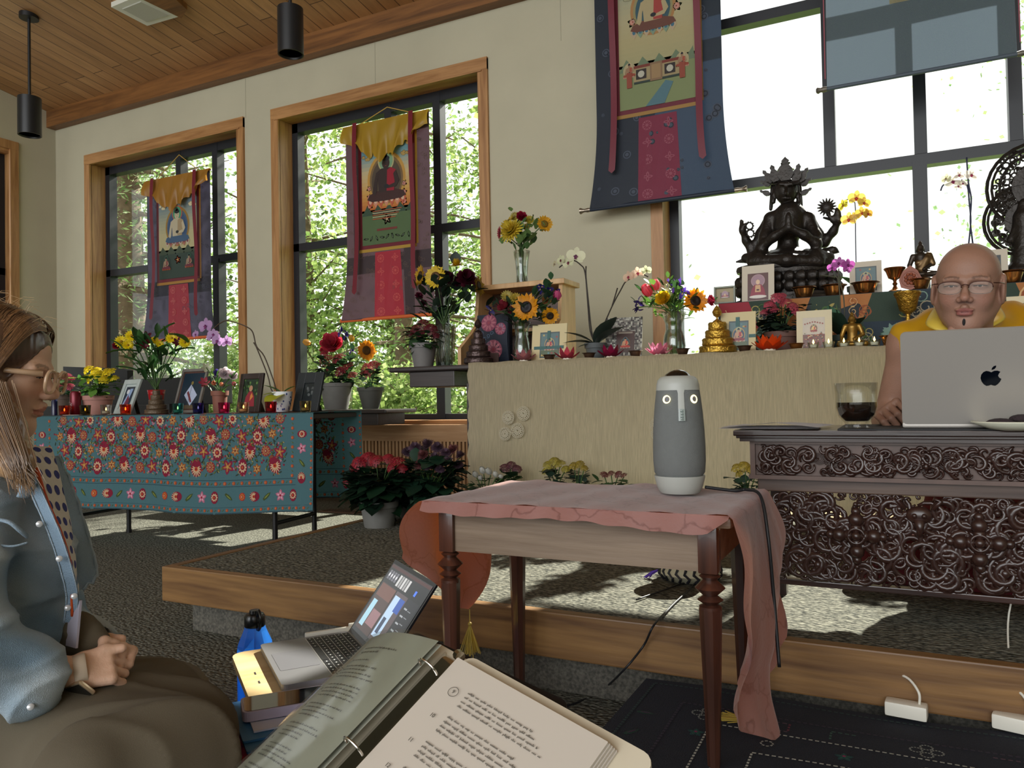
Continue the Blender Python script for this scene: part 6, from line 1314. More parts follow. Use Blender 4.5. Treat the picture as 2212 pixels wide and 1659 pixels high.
D.cap(s(2212, 560), s(2212, 520), 26*u_, 20*u_, .02).cap(s(2212, 515), s(2212, 470), 18*u_, 22*u_, .02).ell(s(2212, 445), (13*u_, 13*u_, 17*u_), .02).cap(s(2200, 480), s(2180, 520), 8*u_, 6*u_, .02); D.cap(s(2190, 590, -.02), s(2240, 590, -.02), 20*u_, 20*u_, .02).cap(s(2215, 612), s(2230, 612), 22*u_, 22*u_, .02); sobj('figure', D.mesh(.007), brz, t_)
# flowers on the platform in front of the altar
def pp(px, y): q = PY(px, 1050, y); return V((q.x, y, ZP))
def plat_plant(label, px, y, r0, r1, h, c, potc, cl, lead=DG, ls=.06, nl=140, **k): kalanchoe(label, pp(px, y), r0, r1, h, c, potc, cl, lead, px, ls, nl, **k)
plat_plant('crimson topped kalanchoe in a large grey pot on the platform edge', 818, 2.84, .066, .085, .115, '#9c1c34', '#6c6c68', [(776, 1001, 18, 0), (795, 992, 18, .04), (813, 996, 15, 0), (840, 992, 14, .03), (858, 1000, 17, 0), (846, 1010, 12, -.05), (770, 1018, 12, 0), (752, 1040, 11, -.02), (868, 1012, 12, 0)], ('#16301f', '#1f3f28', '#12281c'), .085, 260)
plat_plant('bushy mauve and rust chrysanthemum in a green pot behind the orange cloth', 930, 2.95, .07, .09, .12, ['#5c4858', '#6a5264', '#7a4a4c', '#5a4450'], '#2c4430', [(880, 978, 15, 0), (897, 968, 16, 0), (915, 985, 16, -.05), (925, 962, 17, .03), (945, 968, 16, 0), (962, 980, 15, 0), (980, 972, 15, .03), (995, 985, 14, 0), (940, 990, 15, -.06), (968, 998, 14, -.05), (905, 1005, 13, -.06), (990, 1005, 13, 0), (925, 1010, 12, -.08), (950, 1015, 12, -.08)], ('#1c3a2a', '#24442e', '#162c20'), .07, 260, bkind='mum', c2='#4a3c30')
plat_plant('dark leafy red kalanchoe half hidden behind the crimson one', 893, 3.12, .06, .08, .11, '#7c2434', '#3a3a38', [(898, 1040, 11, 0), (905, 1060, 11, -.03), (912, 1030, 10, 0)], ('#14281c', '#1a3222', '#10221a'), .08, 120)
plat_plant('white cyclamen peeking over the left edge of the covered side table', 1050, 3.05, .05, .06, .1, '#c8c8c0', '#5c5c58', [(1030, 1030, 12, 0), (1045, 1022, 13, 0), (1060, 1024, 13, 0), (1072, 1030, 11, 0), (1085, 1032, 9, 0), (1040, 1036, 10, -.03)], DG, .05, 60, bkind='tulip', c2='#c8c8c0')
plat_plant('mauve kalanchoe just left of the crochet medallions\' foot', 1100, 3.38, .05, .06, .09, '#6c3c4c', '#5c5c58', [(1092, 1012, 12, 0), (1104, 1006, 12, 0), (1116, 1014, 11, 0)], DG, .05, 50)
plat_plant('yellow kalanchoe against the middle of the linen cloth', 1200, 3.36, .05, .065, .09, '#a89c40', '#4c4c48', [(1185, 1006, 12, 0), (1198, 998, 13, 0), (1210, 1004, 13, 0), (1180, 1018, 10, 0), (1222, 1014, 10, 0)], ('#34483c', '#3c5444', '#2c3c34'), .05, 70)
plat_plant('second yellow kalanchoe, right of the first one along the linen cloth', 1248, 3.38, .05, .06, .08, '#a08c30', '#4c4c48', [(1240, 1008, 12, 0), (1252, 1004, 11, 0), (1262, 1012, 9, 0)], ('#34483c', '#3c5444', '#2c3c34'), .045, 60)
plat_plant('low dark red kalanchoe behind the table, left of the camera', 1325, 3.34, .05, .07, .075, '#6c2c38', '#4c4c48', [(1305, 1026, 9, 0), (1320, 1024, 9, 0), (1336, 1025, 9, 0), (1348, 1028, 8, 0)], DG, .05, 60)
plat_plant('yellow kalanchoe between the side table and the carved desk', 1612, 3.2, .05, .065, .085, '#b09c38', '#3c4440', [(1592, 1012, 13, 0), (1608, 1008, 13, 0), (1622, 1016, 11, 0), (1632, 1026, 9, 0), (1598, 1024, 10, 0)], ('#2c4a40', '#365848', '#243c34'), .05, 90)
# bowl and striped cushion with purple tassel under the side table
b = V((PY(1487, 1230, 2.34).x, 2.36, ZP)); t_ = thing('singing_bowl_cushion', 'black and cream patterned ring cushion with a purple tassel', 'cushion', b); 
m = MB(); m.color('#c8c4a8'); m.lathe([(.03, 0), (.075, .004), (.095, .025), (.085, .05), (.05, .055), (.035, .04)], 40); 
for k in range(22):
    a = 2*pi*k/22; m.color('#22242c'); pts = []
    for s_ in (0, 1, 2, 3): t = s_/3; r_ = np.interp(.01+.036*t, [0, .004, .025, .05], [.03, .0755, .0955, .0855])+.001; pts.append((r_*cos(a+.1*sin(t*6)), r_*sin(a+.1*sin(t*6)), .008+.038*t))
    m.tube(pts, .0045, 5)
m.obj('ring_cushion', VCm(), t_, smooth=True); m = MB(); 
for k in range(14): m.tube([(-.085, -.02, .03), (-.11-.004*sin(k*2.1), -.03+.006*cos(k*1.7), .018+.003*sin(k)), (-.125-.01*sin(k*1.3), -.035+.012*cos(k*2.3), .004)], .0014, 4)
m.obj('tassel', mat('purple_thread', '#6c4cc0', rough=.7), t_)
b2 = b+V((-.0, .0, .052)); t_ = thing('singing_bowl', 'pale metal singing bowl resting on the patterned ring cushion', 'bowl', b2); m = MB(); m.lathe([(0, 0), (.035, 0), (.065, .02), (.085, .055), (.09, .085), (.087, .085), (.08, .055), (.06, .024), (0, .006)], 36, caps=False); m.obj('bowl_body', mat('pale_bronze', '#b8a878', metal=.7, rough=.35), t_, smooth=True)
# ================= SIDE TABLE WITH SALMON CLOTH =================
M_mah = wood('mahogany', '#5a3628', '#2f1c16', axis=2, scale=4, rough=.3, coat=.3); M_ash = wood('greyed_oak', '#8c7a66', '#64513f', axis=0, scale=5)
TX0, TX1, TY0, TY1, TZ = -.925, -.275, 1.41, 1.80, .57
t_ = thing('side_table', 'small dark legged side table under the salmon cloth', 'table', (-.6, 1.6, 0)); o_ = V((-.6, 1.6, 0))
m = MB(); m.box(TX0+.6, TY0-1.6, TZ-.022, TX1+.6, TY1-1.6, TZ-.002, .006); m.obj('tabletop', M_ash, t_)
m = MB(); lx0, lx1, ly0, ly1 = -.892, -.325, 1.455, 1.765
m.box(lx0+.6, ly0-.008-1.6, TZ-.11, lx1+.6, ly0+.012-1.6, TZ-.022); m.obj('apron', M_ash, t_)
m = MB(); m.box(lx0+.6, ly1-.01-1.6, TZ-.09, lx1+.6, ly1+.01-1.6, TZ-.022); m.obj('apron', M_ash, t_)
for q in (lx0+.592, lx1+.59): m = MB(); m.box(q, ly0-1.6, TZ-.1, q+.02, ly1-1.6, TZ-.022); m.obj('end_apron', M_ash, t_)
for x, zf in ((lx0, 0), (lx1, .1)):
    m = MB(); m.M = Matrix.Translation((x+.6, ly0-1.6, 0)); m.box(-.018, -.018, TZ-.112, .018, .018, TZ-.022, .003)
    z = TZ-.112; m.lathe([(.012, z), (.02, z-.006), (.013, z-.013), (.028, z-.028), (.013, z-.042), (.024, z-.05), (.013, z-.058), (.021, z-.062), (.021, z-.068)], 24)
    m.lathe([(.012, zf), (.0215, z-.066)], 8, rot=pi/8); m.obj('leg', M_mah, t_, smooth=True)
for x, zf in ((lx0+.01, 0), (lx1, .1)): m = MB(); m.M = Matrix.Translation((x+.6, ly1-1.6, 0)); m.lathe([(.012, zf), (.023, TZ-.1), (.023, TZ-.05)], 8, rot=pi/8); m.obj('leg', M_mah, t_, smooth=True)
t_ = thing('table_runner', 'salmon brocade cloth draped over the side table, lit orange at its left end', 'cloth', (0, 0, 0))
def interp(x, xs, ys): return float(np.interp(x, xs, ys))
m = MB(); nx = 50; zt = TZ+.004
# rows across: left drop, top, right drop ; columns in y
ybl = ([1.36, 1.41, 1.5, 1.6, 1.635, 1.68, 1.76, 1.82], [.50, .44, .36, .295, .283, .33, .42, .47]); ybr = ([1.36, 1.42, 1.5, 1.58, 1.66, 1.75, 1.86], [.34, .24, .15, .108, .13, .22, .30])
def clothS(u, v):
    y = TY0-.012+(TY1-TY0+.03)*v; w_ = .004*sin(v*17)+.0025*sin(v*41)
    if u < .28:
        t = 1-u/.28; zb = interp(y, *ybl); return V((TX0-.004-.05*sin(pi*min(1, t*1.1))*(.5+.5*v)-.018*t*sin(v*13+2)-.03*t+.02*t*t, y-.03*t*(1-v)*1.2, zt-(zt-zb)*t**1.15))
    if u > .62:
        t = (u-.62)/.38; zb = interp(y, *ybr); return V((TX1+.004+.022*sin(pi*min(1, t*1.4))+.02*t*sin(v*11+t*3)+.01*t+w_*t*2+.012*t*sin(t*11+v*4), y+.02*t*sin(t*9)+(.16*(v-.35)*sin(pi*min(1, t*1.15))), zt-(zt-zb)*t))
    t = (u-.28)/.34; return V((TX0+(TX1-TX0)*t, y, zt+.0025*sin(t*37+v*9)*sin(v*14+t*5)+.003*sin(t*13)*v))
m.grid(clothS, 110, 34)
# front scalloped flap
m.grid(lambda u, v: V((TX0+(TX1-TX0)*u, TY0-.012-.012*v-.003*sin(u*40)*v, zt-v*min(1, (1-u)*14+.15)*(.020+.012*u+.004*sin(u*9)+.0015*sin(u*51)))), 70, 4)
M_sal = bpy.data.materials.new('salmon_brocade'); M_sal.use_nodes = True; n = M_sal.node_tree.nodes; L = M_sal.node_tree.links; p = n['Principled BSDF']; out = n['Material Output']
tc = n.new('ShaderNodeTexCoord'); vo = n.new('ShaderNodeTexVoronoi'); vo.feature = 'DISTANCE_TO_EDGE'; vo.inputs['Scale'].default_value = 9; nz = n.new('ShaderNodeTexNoise'); nz.inputs['Scale'].default_value = 14; nz.inputs['Detail'].default_value = 4
ad = n.new('ShaderNodeMixRGB'); ad.inputs[0].default_value = .12; L.new(tc.outputs['Object'], ad.inputs[1]); L.new(tc.outputs['Object'], nz.inputs[0]); L.new(nz.outputs['Color'], ad.inputs[2]); L.new(ad.outputs[0], vo.inputs[0])
cr = n.new('ShaderNodeValToRGB'); cr.color_ramp.elements[0].position = .0; cr.color_ramp.elements[0].color = col4('#86605a'); cr.color_ramp.elements[1].position = .035; cr.color_ramp.elements[1].color = col4('#aa7e76'); L.new(vo.outputs[0], cr.inputs[0])
L.new(cr.outputs[0], p.inputs['Base Color']); p.inputs['Roughness'].default_value = .55; p.inputs['Sheen Weight'].default_value = .4
tr = n.new('ShaderNodeBsdfTranslucent'); tr.inputs[0].default_value = col4('#f07a1c'); ms_ = n.new('ShaderNodeMixShader'); ms_.inputs[0].default_value = .42; L.new(p.outputs[0], ms_.inputs[1]); L.new(tr.outputs[0], ms_.inputs[2]); L.new(ms_.outputs[0], out.inputs[0])
b = n.new('ShaderNodeBump'); b.inputs['Strength'].default_value = .3; b.inputs['Distance'].default_value = .003; nz2 = n.new('ShaderNodeTexNoise'); nz2.inputs['Scale'].default_value = 120; L.new(tc.outputs['Object'], nz2.inputs[0]); L.new(nz2.outputs[0], b.inputs['Height']); L.new(b.outputs[0], p.inputs['Normal'])
m.obj('runner_cloth', M_sal, t_, smooth='all')
def tassel(p, d, l, root):
    m = MB(); rr = random.Random(1); p = V(p); d = V(d).normalized(); m.tube([p, p+d*.035], .0012, 5); q = p+d*.035; m.ball(tuple(q), .005, 8, 6)
    for k in range(40): e = q+d*l+V((rr.gauss(0, .012), rr.gauss(0, .012), rr.gauss(0, .004))); m.tube([q, q.lerp(e, .5)+V((rr.gauss(0, .002), 0, 0)), e], .001, 4)
    m.obj('tassel', mat('gold_thread', '#a8903c', rough=.5), root)
tassel(clothS(0, (1.635-TY0+.012)/(TY1-TY0+.03)), (0, 0, -1), .07, t_); q = clothS(1, .55); tassel(q, (-.9, .1, -.06), .07, t_)
# ================= CONFERENCE CAMERA =================
b = V((PY(1470, 1050, 1.68).x, 1.675, TZ+.008)); t_ = thing('conference_camera', 'grey owl faced conference camera standing on the salmon cloth', 'conference camera', b, R(14))
M_gf = mat('grey_speaker_fabric', '#6e7271', rough=.85, bump=.35, bscale=900, noise=.05, nscale=60); M_gp = mat('grey_plastic', '#a9aca6', rough=.4)
hh = .262; prof = [(.0485, .036), (.0545, .045), (.0565, .07), (.0565, .1), (.055, .14), (.052, .18), (.0485, .21), (.0455, .232)]
m = MB(); m.lathe(prof, 48, caps=False); m.obj('fabric_body', M_gf, t_, smooth='all')
m = MB(); m.lathe([(0, 0), (.042, 0), (.045, .004), (.05, .016), (.0545, .034), (.0548, .038), (.049, .038)], 48, caps=False); m.obj('base_ring', M_gp, t_, smooth=True)
m = MB(); m.lathe([(.0465, .229), (.0462, .236), (.0435, .246), (.037, .2535), (.028, .2555)], 48, caps=False); m.obj('top_cap', M_gp, t_, smooth='all')
m = MB(); m.lathe([(.0285, .254), (.026, .259), (.018, .2655), (.008, .2685), (0, .269)], 32, caps=False); m.obj('lens_dome', mat('black_glass', '#08090c', rough=.04, coat=1), t_, smooth='all')
def osurf(a, z, o): r = np.interp(z, [q[1] for q in prof], [q[0] for q in prof])+o; return V((r*sin(a), -r*cos(a), z))
A0 = R(8)
m = MB(); m.grid(lambda u, v: osurf(A0+(u-.5)*.26*(1+1.6*max(0, v-.72)**1.0*3.0*.5), .182+v*.050, .0012), 8, 10); m.grid(lambda u, v: osurf(u*2*pi, .224+v*.008, .0008), 48, 2); m.obj('beak_panel', M_gp, t_, smooth='all')
m = MB(); m.grid(lambda u, v: osurf(A0+(u-.5)*.25, .158+v*.0255, .0042), 4, 4); m.grid(lambda u, v: osurf(A0+(u-.5)*.25, .158+.0*v, .0042-v*.004), 4, 1); m.grid(lambda u, v: osurf(A0-.125, .158+u*.0255, .0042-v*.004), 4, 1); m.grid(lambda u, v: osurf(A0+.125, .158+u*.0255, .0042-v*.004), 4, 1); m.obj('beak_tip', mat('glossy_grey', '#8c9692', rough=.15), t_)
m = MB()
for k, zz in enumerate((.178, .172, .166, .161)): m.tube([osurf(A0-.05+.02*(k % 2), zz, .0046), osurf(A0+.05, zz-.001, .0046), osurf(A0+.03, zz+.003, .0046)], .0007, 4)
m.obj('beak_marking', mat('dark_print', '#4c6058', rough=.5), t_)
for s_ in (-1, 1):
    m = MB(); ea = A0+s_*.62; pts = [osurf(ea+.155*cos(a), .2045+.0076*sin(a), .0012) for a in [2*pi*i/32 for i in range(33)]]; m.tube(pts, .0021, 8, flat=.5); m.obj('eye_ring', mat('eye_light', '#fff2c0', emit=1.3, ecol='#ffeeb0'), t_)
    m = MB(); m.grid(lambda u, v: osurf(ea+.1*(2*u-1), .2045+.005*(2*v-1)*sqrt(max(0, 1-(2*u-1)**2)), .0011), 12, 6); m.obj('pupil', mat('eye_grey', '#6c6c74', rough=.5), t_)
m = MB(); m.tube([osurf(A0-.75, .024, -.001)+V((-.003, -.001, 0)), osurf(A0-.75, .024, -.001)+V((.003, -.001, 0))], .0006, 4); q = osurf(A0-.75, .024, -.001)+V((0, -.001, 0)); m.tube([q-V((0, 0, .003)), q+V((0, 0, .003))], .0006, 4)
q = osurf(A0+.35, .024, 0); m.tube([q+V((-.002, -.001, -.004)), q+V((-.002, -.001, .004)), q+V((.003, -.001, -.004)), q+V((-.004, -.001, -.004))], .0006, 4); m.obj('base_marking', mat('dark_print', ''), t_)
m = MB(); c0 = b+V((.052, .012, .012)); m.tube(spline([c0, c0+V((.06, .02, -.008)), (-.30, 1.715, TZ+.014), (-.262, 1.66, TZ+.008), (-.243, 1.62, .50), (-.235, 1.62, .38), (-.225, 1.6, .25)], 8), .0035, 8)
tag(m.obj('power_cable', mat('black_cable', '#14161a', rough=.5), None, smooth='all'), 'black cable running from the owl camera down over the cloth', 'cable')
m = MB(); m.tube(spline([(-.66, 2.05, ZP+.006), PZ(1500, 1255, ZP+.006), PZ(1450, 1310, ZP+.006), PZ(1418, 1345, ZP+.012)+V((0, -.02, 0)), PY(1390, 1395, 1.835), PY(1345, 1450, 1.80), PZ(1300, 1490, .004), PZ(1240, 1520, .004), PZ(1180, 1530, .004)], 8), .0026, 8)
tag(m.obj('floor_cable', mat('black_cable', ''), None, smooth='all'), 'thin black cable falling over the platform edge to the floor', 'cable')
# ================= CARVED DESK =================
DX0, DX1, DY0, DY1, DZ = PY(1583, 930, 1.98).x, 1.15, 1.98, 2.33, .70
M_dk = wood('rosewood_dark', '#3e2720', '#20130f', axis=0, scale=4, rough=.28, coat=.35); M_carve = mat('carved_rosewood_dark', '#35201a', rough=.34, coat=.3, noise=.3, nscale=25)
t_ = thing('carved_desk', 'low dark carved wooden desk with pierced scrollwork front before the monk', 'desk', (DX0, DY0, ZP)); W_d = DX1-DX0; zz = lambda z: z-ZP
m = MB(); m.box(0, 0, zz(DZ-.014), W_d, DY1-DY0, zz(DZ), .003)
m.box(.006, .006, zz(DZ-.02), W_d, DY1-DY0, zz(DZ-.012), .002); m.box(.014, .012, zz(DZ-.028), W_d, DY1-DY0, zz(DZ-.019)); m.obj('desk_top', M_dk, t_)
fx0, fy = .035, .035; m = MB(); m.box(fx0, fy+.01, zz(.585), W_d, .3, zz(.675)); m.box(fx0, fy-.004, zz(.665), W_d, fy+.02, zz(.676)); m.box(fx0-.004, fy-.006, zz(.577), W_d, fy+.02, zz(.587)); m.box(fx0, fy-.002, zz(.587), fx0+.012, fy+.02, zz(.665)); m.obj('frieze_backing', mat('rosewood_ground', '#5a443b', rough=.4, noise=.2), t_)
m = MB(); m.box(fx0+.014, .05, zz(.545), W_d, .09, zz(.578), .003); m.obj('middle_rail', wood('rail_wood', '#5c483c', '#3a2a24', axis=0, scale=4), t_)
for x in (.075, .73): m = MB(); m.box(x-.035, .052, 0, x, .09, zz(.548), .003); m.obj('leg', M_dk, t_)
m = MB(); m.box(.04, DY1-DY0-.05, 0, .08, DY1-DY0-.01, zz(.6)); m.obj('leg', M_dk, t_)
def carve(m, x0, x1, z0, z1, y, dens, seed, rr_=(.012, .03), pierce=False):
    rr = random.Random(seed)
    x = x0
    def sp(cx, cz, r, a0, tu, w): 
        n = 16; pts = []; rs = []
        for i in range(n+1): t = i/n; rad = r*(1-.82*t); a = a0+tu*2*pi*t; pts.append((cx+rad*cos(a), y-.004-.004*sin(pi*t), cz+rad*sin(a))); rs.append(w*(.55+.6*sin(pi*min(1, t*1.2))))
        m.tube(pts, rs, 6)
    for k in range(dens):
        cx, cz = rr.uniform(x0, x1), rr.uniform(z0, z1); r = rr.uniform(*rr_); r = min(r, cx-x0+.006, x1-cx+.006, cz-z0+.004, z1-cz+.004)
        if r < .006: continue
        sp(cx, cz, r, rr.uniform(0, 6.28), rr.choice((-1, 1))*rr.uniform(.8, 1.5), r*.17+.0012)
        if rr.random() < .4: m.ball((cx, y-.006, cz), r*.3, 7, 5)
m = MB(); carve(m, fx0+.02, W_d, zz(.592), zz(.660), fy+.008, 330, 3)
def face_motif(m, cx, cz, s, y):
    for s_ in (-1, 1):
        m.tube([(cx+s_*s*(.15+.75*sin(t)), y-.008, cz-s*.35+s*.95*(1-cos(t))*.5+s*.1*t) for t in [i*.2 for i in range(12)]], [s*.07*(1-.05*i) for i in range(12)], 7)
        for q in range(4): m.tube([(cx+s_*(s*1.25+s*(.2+.13*q)*cos(t)), y-.006, cz+s*(.2+.13*q)*sin(t)*.9) for t in [2*pi*i/18 for i in range(19)]], s*.035, 5)
        m.ball((cx+s_*s*.2, y-.012, cz-s*.2), s*.11, 8, 6); m.ball((cx+s_*s*.16, y-.012, cz+s*.62), s*.1, 8, 6)
    m.ball((cx, y-.014, cz-s*.35), (s*.14, s*.1, s*.2), 9, 6)
    for k in range(13): a = pi+pi*k/12; m.tube([(cx+s*.55*cos(a), y-.008, cz-s*.25+s*.4*sin(a)), (cx+s*.85*cos(a), y-.006, cz-s*.25+s*.6*sin(a))], s*.04, 5)
face_motif(m, PY(2000, 990, DY0+.03).x-DX0, zz(.628), .034, fy+.004); face_motif(m, PY(1800, 990, DY0+.03).x-DX0, zz(.63), .026, fy+.006)
m.obj('carved_frieze', M_carve, t_, smooth='all')
m = MB(); carve(m, .08, W_d, zz(.325), zz(.545), .066, 950, 5, (.012, .042))
for cx in (PY(2115, 1160, DY0+.06).x-DX0, PY(1850, 1160, DY0+.06).x-DX0):      # crossed thunderbolt bosses
    cz = zz(.445)
    for a in (0, pi/2, pi, 3*pi/2):
        for q, r in ((.018, .014), (.038, .018), (.058, .011), (.075, .006)): m.ball((cx+q*cos(a), .052, cz+q*sin(a)), r, 9, 6)
    m.tube([(cx+.018*cos(2*pi*k/20), .042, cz+.018*sin(2*pi*k/20)) for k in range(21)], .004, 6); m.ball((cx, .044, cz), .012, 10, 6)
cx = PY(1985, 1100, DY0+.06).x-DX0; m.ball((cx, .055, zz(.50)), (.03, .014, .022), 10, 6)
for s_ in (-1, 1): m.ball((cx+s_*.01, .042, zz(.5)), .006, 7, 5); m.tube([(cx+s_*.028, .05, zz(.515)), (cx+s_*.045, .05, zz(.535)), (cx+s_*.03, .05, zz(.54))], .006, 6)
m.tube([(cx, .05, zz(.49)), (cx, .05, zz(.45))], [.014, .004], 8)
m.obj('pierced_scrollwork', M_carve, t_, smooth='all')
m = MB(); m.box(.075, .055, zz(.312), W_d, .085, zz(.326), .002); m.obj('bottom_rail', M_dk, t_)
# things on the desk
def onD(px, y): return V((PY(px, 915, y).x, y, DZ))
t_ = thing('glass_mug', 'clear footed glass half full of black coffee on the carved desk', 'glass', onD(1851, 2.06)); g_ = MB()
g_.lathe([(.0, .004), (.026, .0), (.030, .004), (.026, .010), (.028, .016), (.042, .032), (.048, .055), (.0478, .085), (.0498, .113), (.0485, .1135), (.0458, .085), (.046, .055), (.04, .034), (.026, .019), (0, .018)], 40, caps=False); g_.obj('glass_cup', glass('mug_glass', (.97, .98, .97), .06, .02), t_, smooth='all')
m = MB(); m.lathe([(0, .0195), (.0255, .0205), (.0392, .035), (.0452, .055), (.045, .066), (0, .066)], 36, caps=False); m.obj('coffee', mat('coffee', '#1c100a', rough=.05, coat=.5), t_, smooth=True)
t_ = thing('desk_mat', 'thin black mat under the glass and laptop on the desk', 'mat', onD(1950, 2.0)); m = MB(); m.box(-.14, .0, 0, .3, .3, .003); m.obj('mat_sheet', mat('black_mat', '#15161a', rough=.7), t_)
for k, (px, w_, a, lb) in enumerate(((1690, .2, .05, 'loose white papers hanging over the left end of the carved desk, lowest'), (1705, .2, -.12, 'curled white sheet on top of the papers at the left of the desk'))):
    t_ = thing('paper_sheet', lb, 'paper', onD(px, 2.1)+V((0, 0, .001+.004*k)), a); m = MB()
    m.grid(lambda u, v: V(((u-.62)*.24, (v-.5)*.2, (.003 if k == 0 else .002)+(.012*(1-abs(u-.55)*2.2) if k and abs(u-.55) < .45 else 0)*(1-.5*v))), 16, 3); m.obj('sheet', mat('paper_white', '#d4d6dc', rough=.8, trans=.2), t_, smooth='all')
b = V((PY(1946, 800, 2.045).x, 2.045, DZ+.0035)); t_ = thing('laptop', 'silver laptop with a dark apple emblem, seen from behind, in front of the monk', 'laptop', b, R(0))
M_alu = mat('space_grey_alu', '#b6b1aa', metal=.35, rough=.42); lw, lh = .356, .236
m = MB(); m.box(0, .01, 0, lw, .255, .014, .005); m.obj('base', M_alu, t_)
LM = Matrix.Translation((0, .012, .010)) @ Matrix.Rotation(R(27), 4, 'X')
m = MB(); m.M = LM; pts = []; rc = .012
for cx, cz, a0 in ((rc, rc, 180), (lw-rc, rc, 270), (lw-rc, lh-rc, 0), (rc, lh-rc, 90)):
    for k in range(5): a = R(a0+22.5*k); pts.append((cx+rc*cos(a), cz+rc*sin(a)))
n_ = len(pts); m.add([(x, -.0028, z) for x, z in pts]+[(x, .0028, z) for x, z in pts], [tuple(range(n_)), tuple(range(2*n_-1, n_-1, -1))]+[(k, n_+k, n_+(k+1) % n_, (k+1) % n_) for k in range(n_)]); m.obj('lid', M_alu, t_)
m = MB(); m.M = LM; m.box(.006, .0029, .01, lw-.006, .0034, lh-.006); m.obj('screen', mat('laptop_screen', '#20242c', emit=.6, ecol='#9fb4d0'), t_)
# apple emblem: body outline with bite and leaf
m = MB(); m.M = LM; cx, cz, s_ = lw/2, lh*.5, .021; body = []
for x, z in ((0, .62), (.25, .78), (.55, .80), (.82, .66), (.70, .48), (.62, .22), (.72, -.02), (.92, -.18), (.82, -.48), (.62, -.78), (.40, -.96), (.2, -.93), (0, -.84), (-.2, -.93), (-.42, -.96), (-.66, -.76), (-.86, -.42), (-.96, -.02), (-.90, .38), (-.70, .68), (-.45, .80), (-.2, .74)): body.append((cx+x*s_, cz+z*s_))
def face(pp): m.add([(x, -.0034, z) for x, z in pp]+[(x, -.0027, z) for x, z in pp], [tuple(range(len(pp)-1, -1, -1))]+[(k, (k+1) % len(pp), len(pp)+(k+1) % len(pp), len(pp)+k) for k in range(len(pp))])
face(body); face([(cx+x*s_, cz+z*s_) for x, z in ((.02, .88), (.04, 1.1), (.2, 1.32), (.42, 1.42), (.42, 1.2), (.28, 1.0))]); m.obj('apple_emblem', mat('dark_mirror', '#0c1420', rough=.15, metal=.5), t_)
t_ = thing('plate', 'cream plate at the right edge in front of the laptop', 'plate', onD(2196, 2.012)+V((0, .0, .0))); m = MB(); m.lathe([(0, .004), (.035, .004), (.04, 0), (.05, .002), (.088, .018), (.087, .021), (.05, .008), (0, .007)], 40, caps=False); m.obj('plate_body', mat('cream_china', '#d0d0bc', rough=.3), t_, smooth='all')
for k, (dx, dy, z, r) in enumerate(((-.03, .0, .012, .03), (.012, .005, .022, .026))): t2 = thing('cookie', ('round dark cookie lying flat on the plate', 'dark cookie propped up on the plate at the picture edge')[k], 'cookie', onD(2196, 2.012)+V((dx, dy, z+.003))); m = MB(); m.ball((0, 0, 0), (r, r*.8, r*.4), 14, 8); m.obj('cookie_body', mat('dark_cookie', '#2c2024', rough=.9, bump=1, bscale=60), t2, smooth='all')
# ================= RUG AND ADAPTERS =================
RX0_, RX1_, RY0_, RY1_, RZ_ = -.57, 1.3, .75, 1.835, .1
t_ = thing('patterned_rug', 'dark navy rug with white outlined motifs over a low pad at lower right', 'rug', (0, 0, 0))
def rugf(u, v, o):
    e = min(u-0, RX1_-RX0_-u, v, RY1_-RY0_-v); return V((RX0_+u, RY0_+v, RZ_+.004*sin(u*9)*sin(v*7)+o))
m = MB(); sheet(m, rugf, RX1_-RX0_, RY1_-RY0_, 40, 24, '#1a202c'); m.color('#0d121c')
for a0, a1 in (((0, 0), (1, 0)), ((0, 1), (0, 0)), ((1, 1), (0, 1))):
    m.grid(lambda s, t: (lambda q: V((q.x-(.02*t*(1 if a0[0] == a1[0] == 0 else 0)), q.y, q.z*(1-t)+.004*t)))(rugf((a0[0]+(a1[0]-a0[0])*s)*(RX1_-RX0_), (a0[1]+(a1[1]-a0[1])*s)*(RY1_-RY0_), 0)), 30, 4)
ms = []; rr = random.Random(8); WU, WV = RX1_-RX0_, RY1_-RY0_
def dash(x0, y0, x1, y1, c='#b9bdb4', w=.0022, n=None):
    l = math.hypot(x1-x0, y1-y0); n = n or max(2, int(l/.012)); dx, dy = (x1-x0)/l, (y1-y0)/l; o = []
    for k in range(n):
        a, b2 = k/n*l, (k+.62)/n*l; o.append(([(x0+dx*a-dy*w, y0+dy*a+dx*w), (x0+dx*a+dy*w, y0+dy*a-dx*w), (x0+dx*b2+dy*w, y0+dy*b2-dx*w), (x0+dx*b2-dy*w, y0+dy*b2+dx*w)], c, 3))
    return o
def outl(cx, cy, r, c='#9aa09a', n=12, w=.0018):
    P_ = ngon(cx, cy, r, n); o = []
    for k in range(n): o += dash(*P_[k], *P_[(k+1) % n], c, w, 1)
    return o
for q, c in ((.2, '#b9bdb4'), (.3, '#c4c8c0')): ms += dash(q, 0, q, WV-q, c)+dash(q, WV-q, WU, WV-q, c)
for q, c in ((.03, '#2c4040'), (.12, '#37303f')): ms += dash(q, 0, q, WV-q, c, .003)+dash(q, WV-q, WU, WV-q, c, .003)
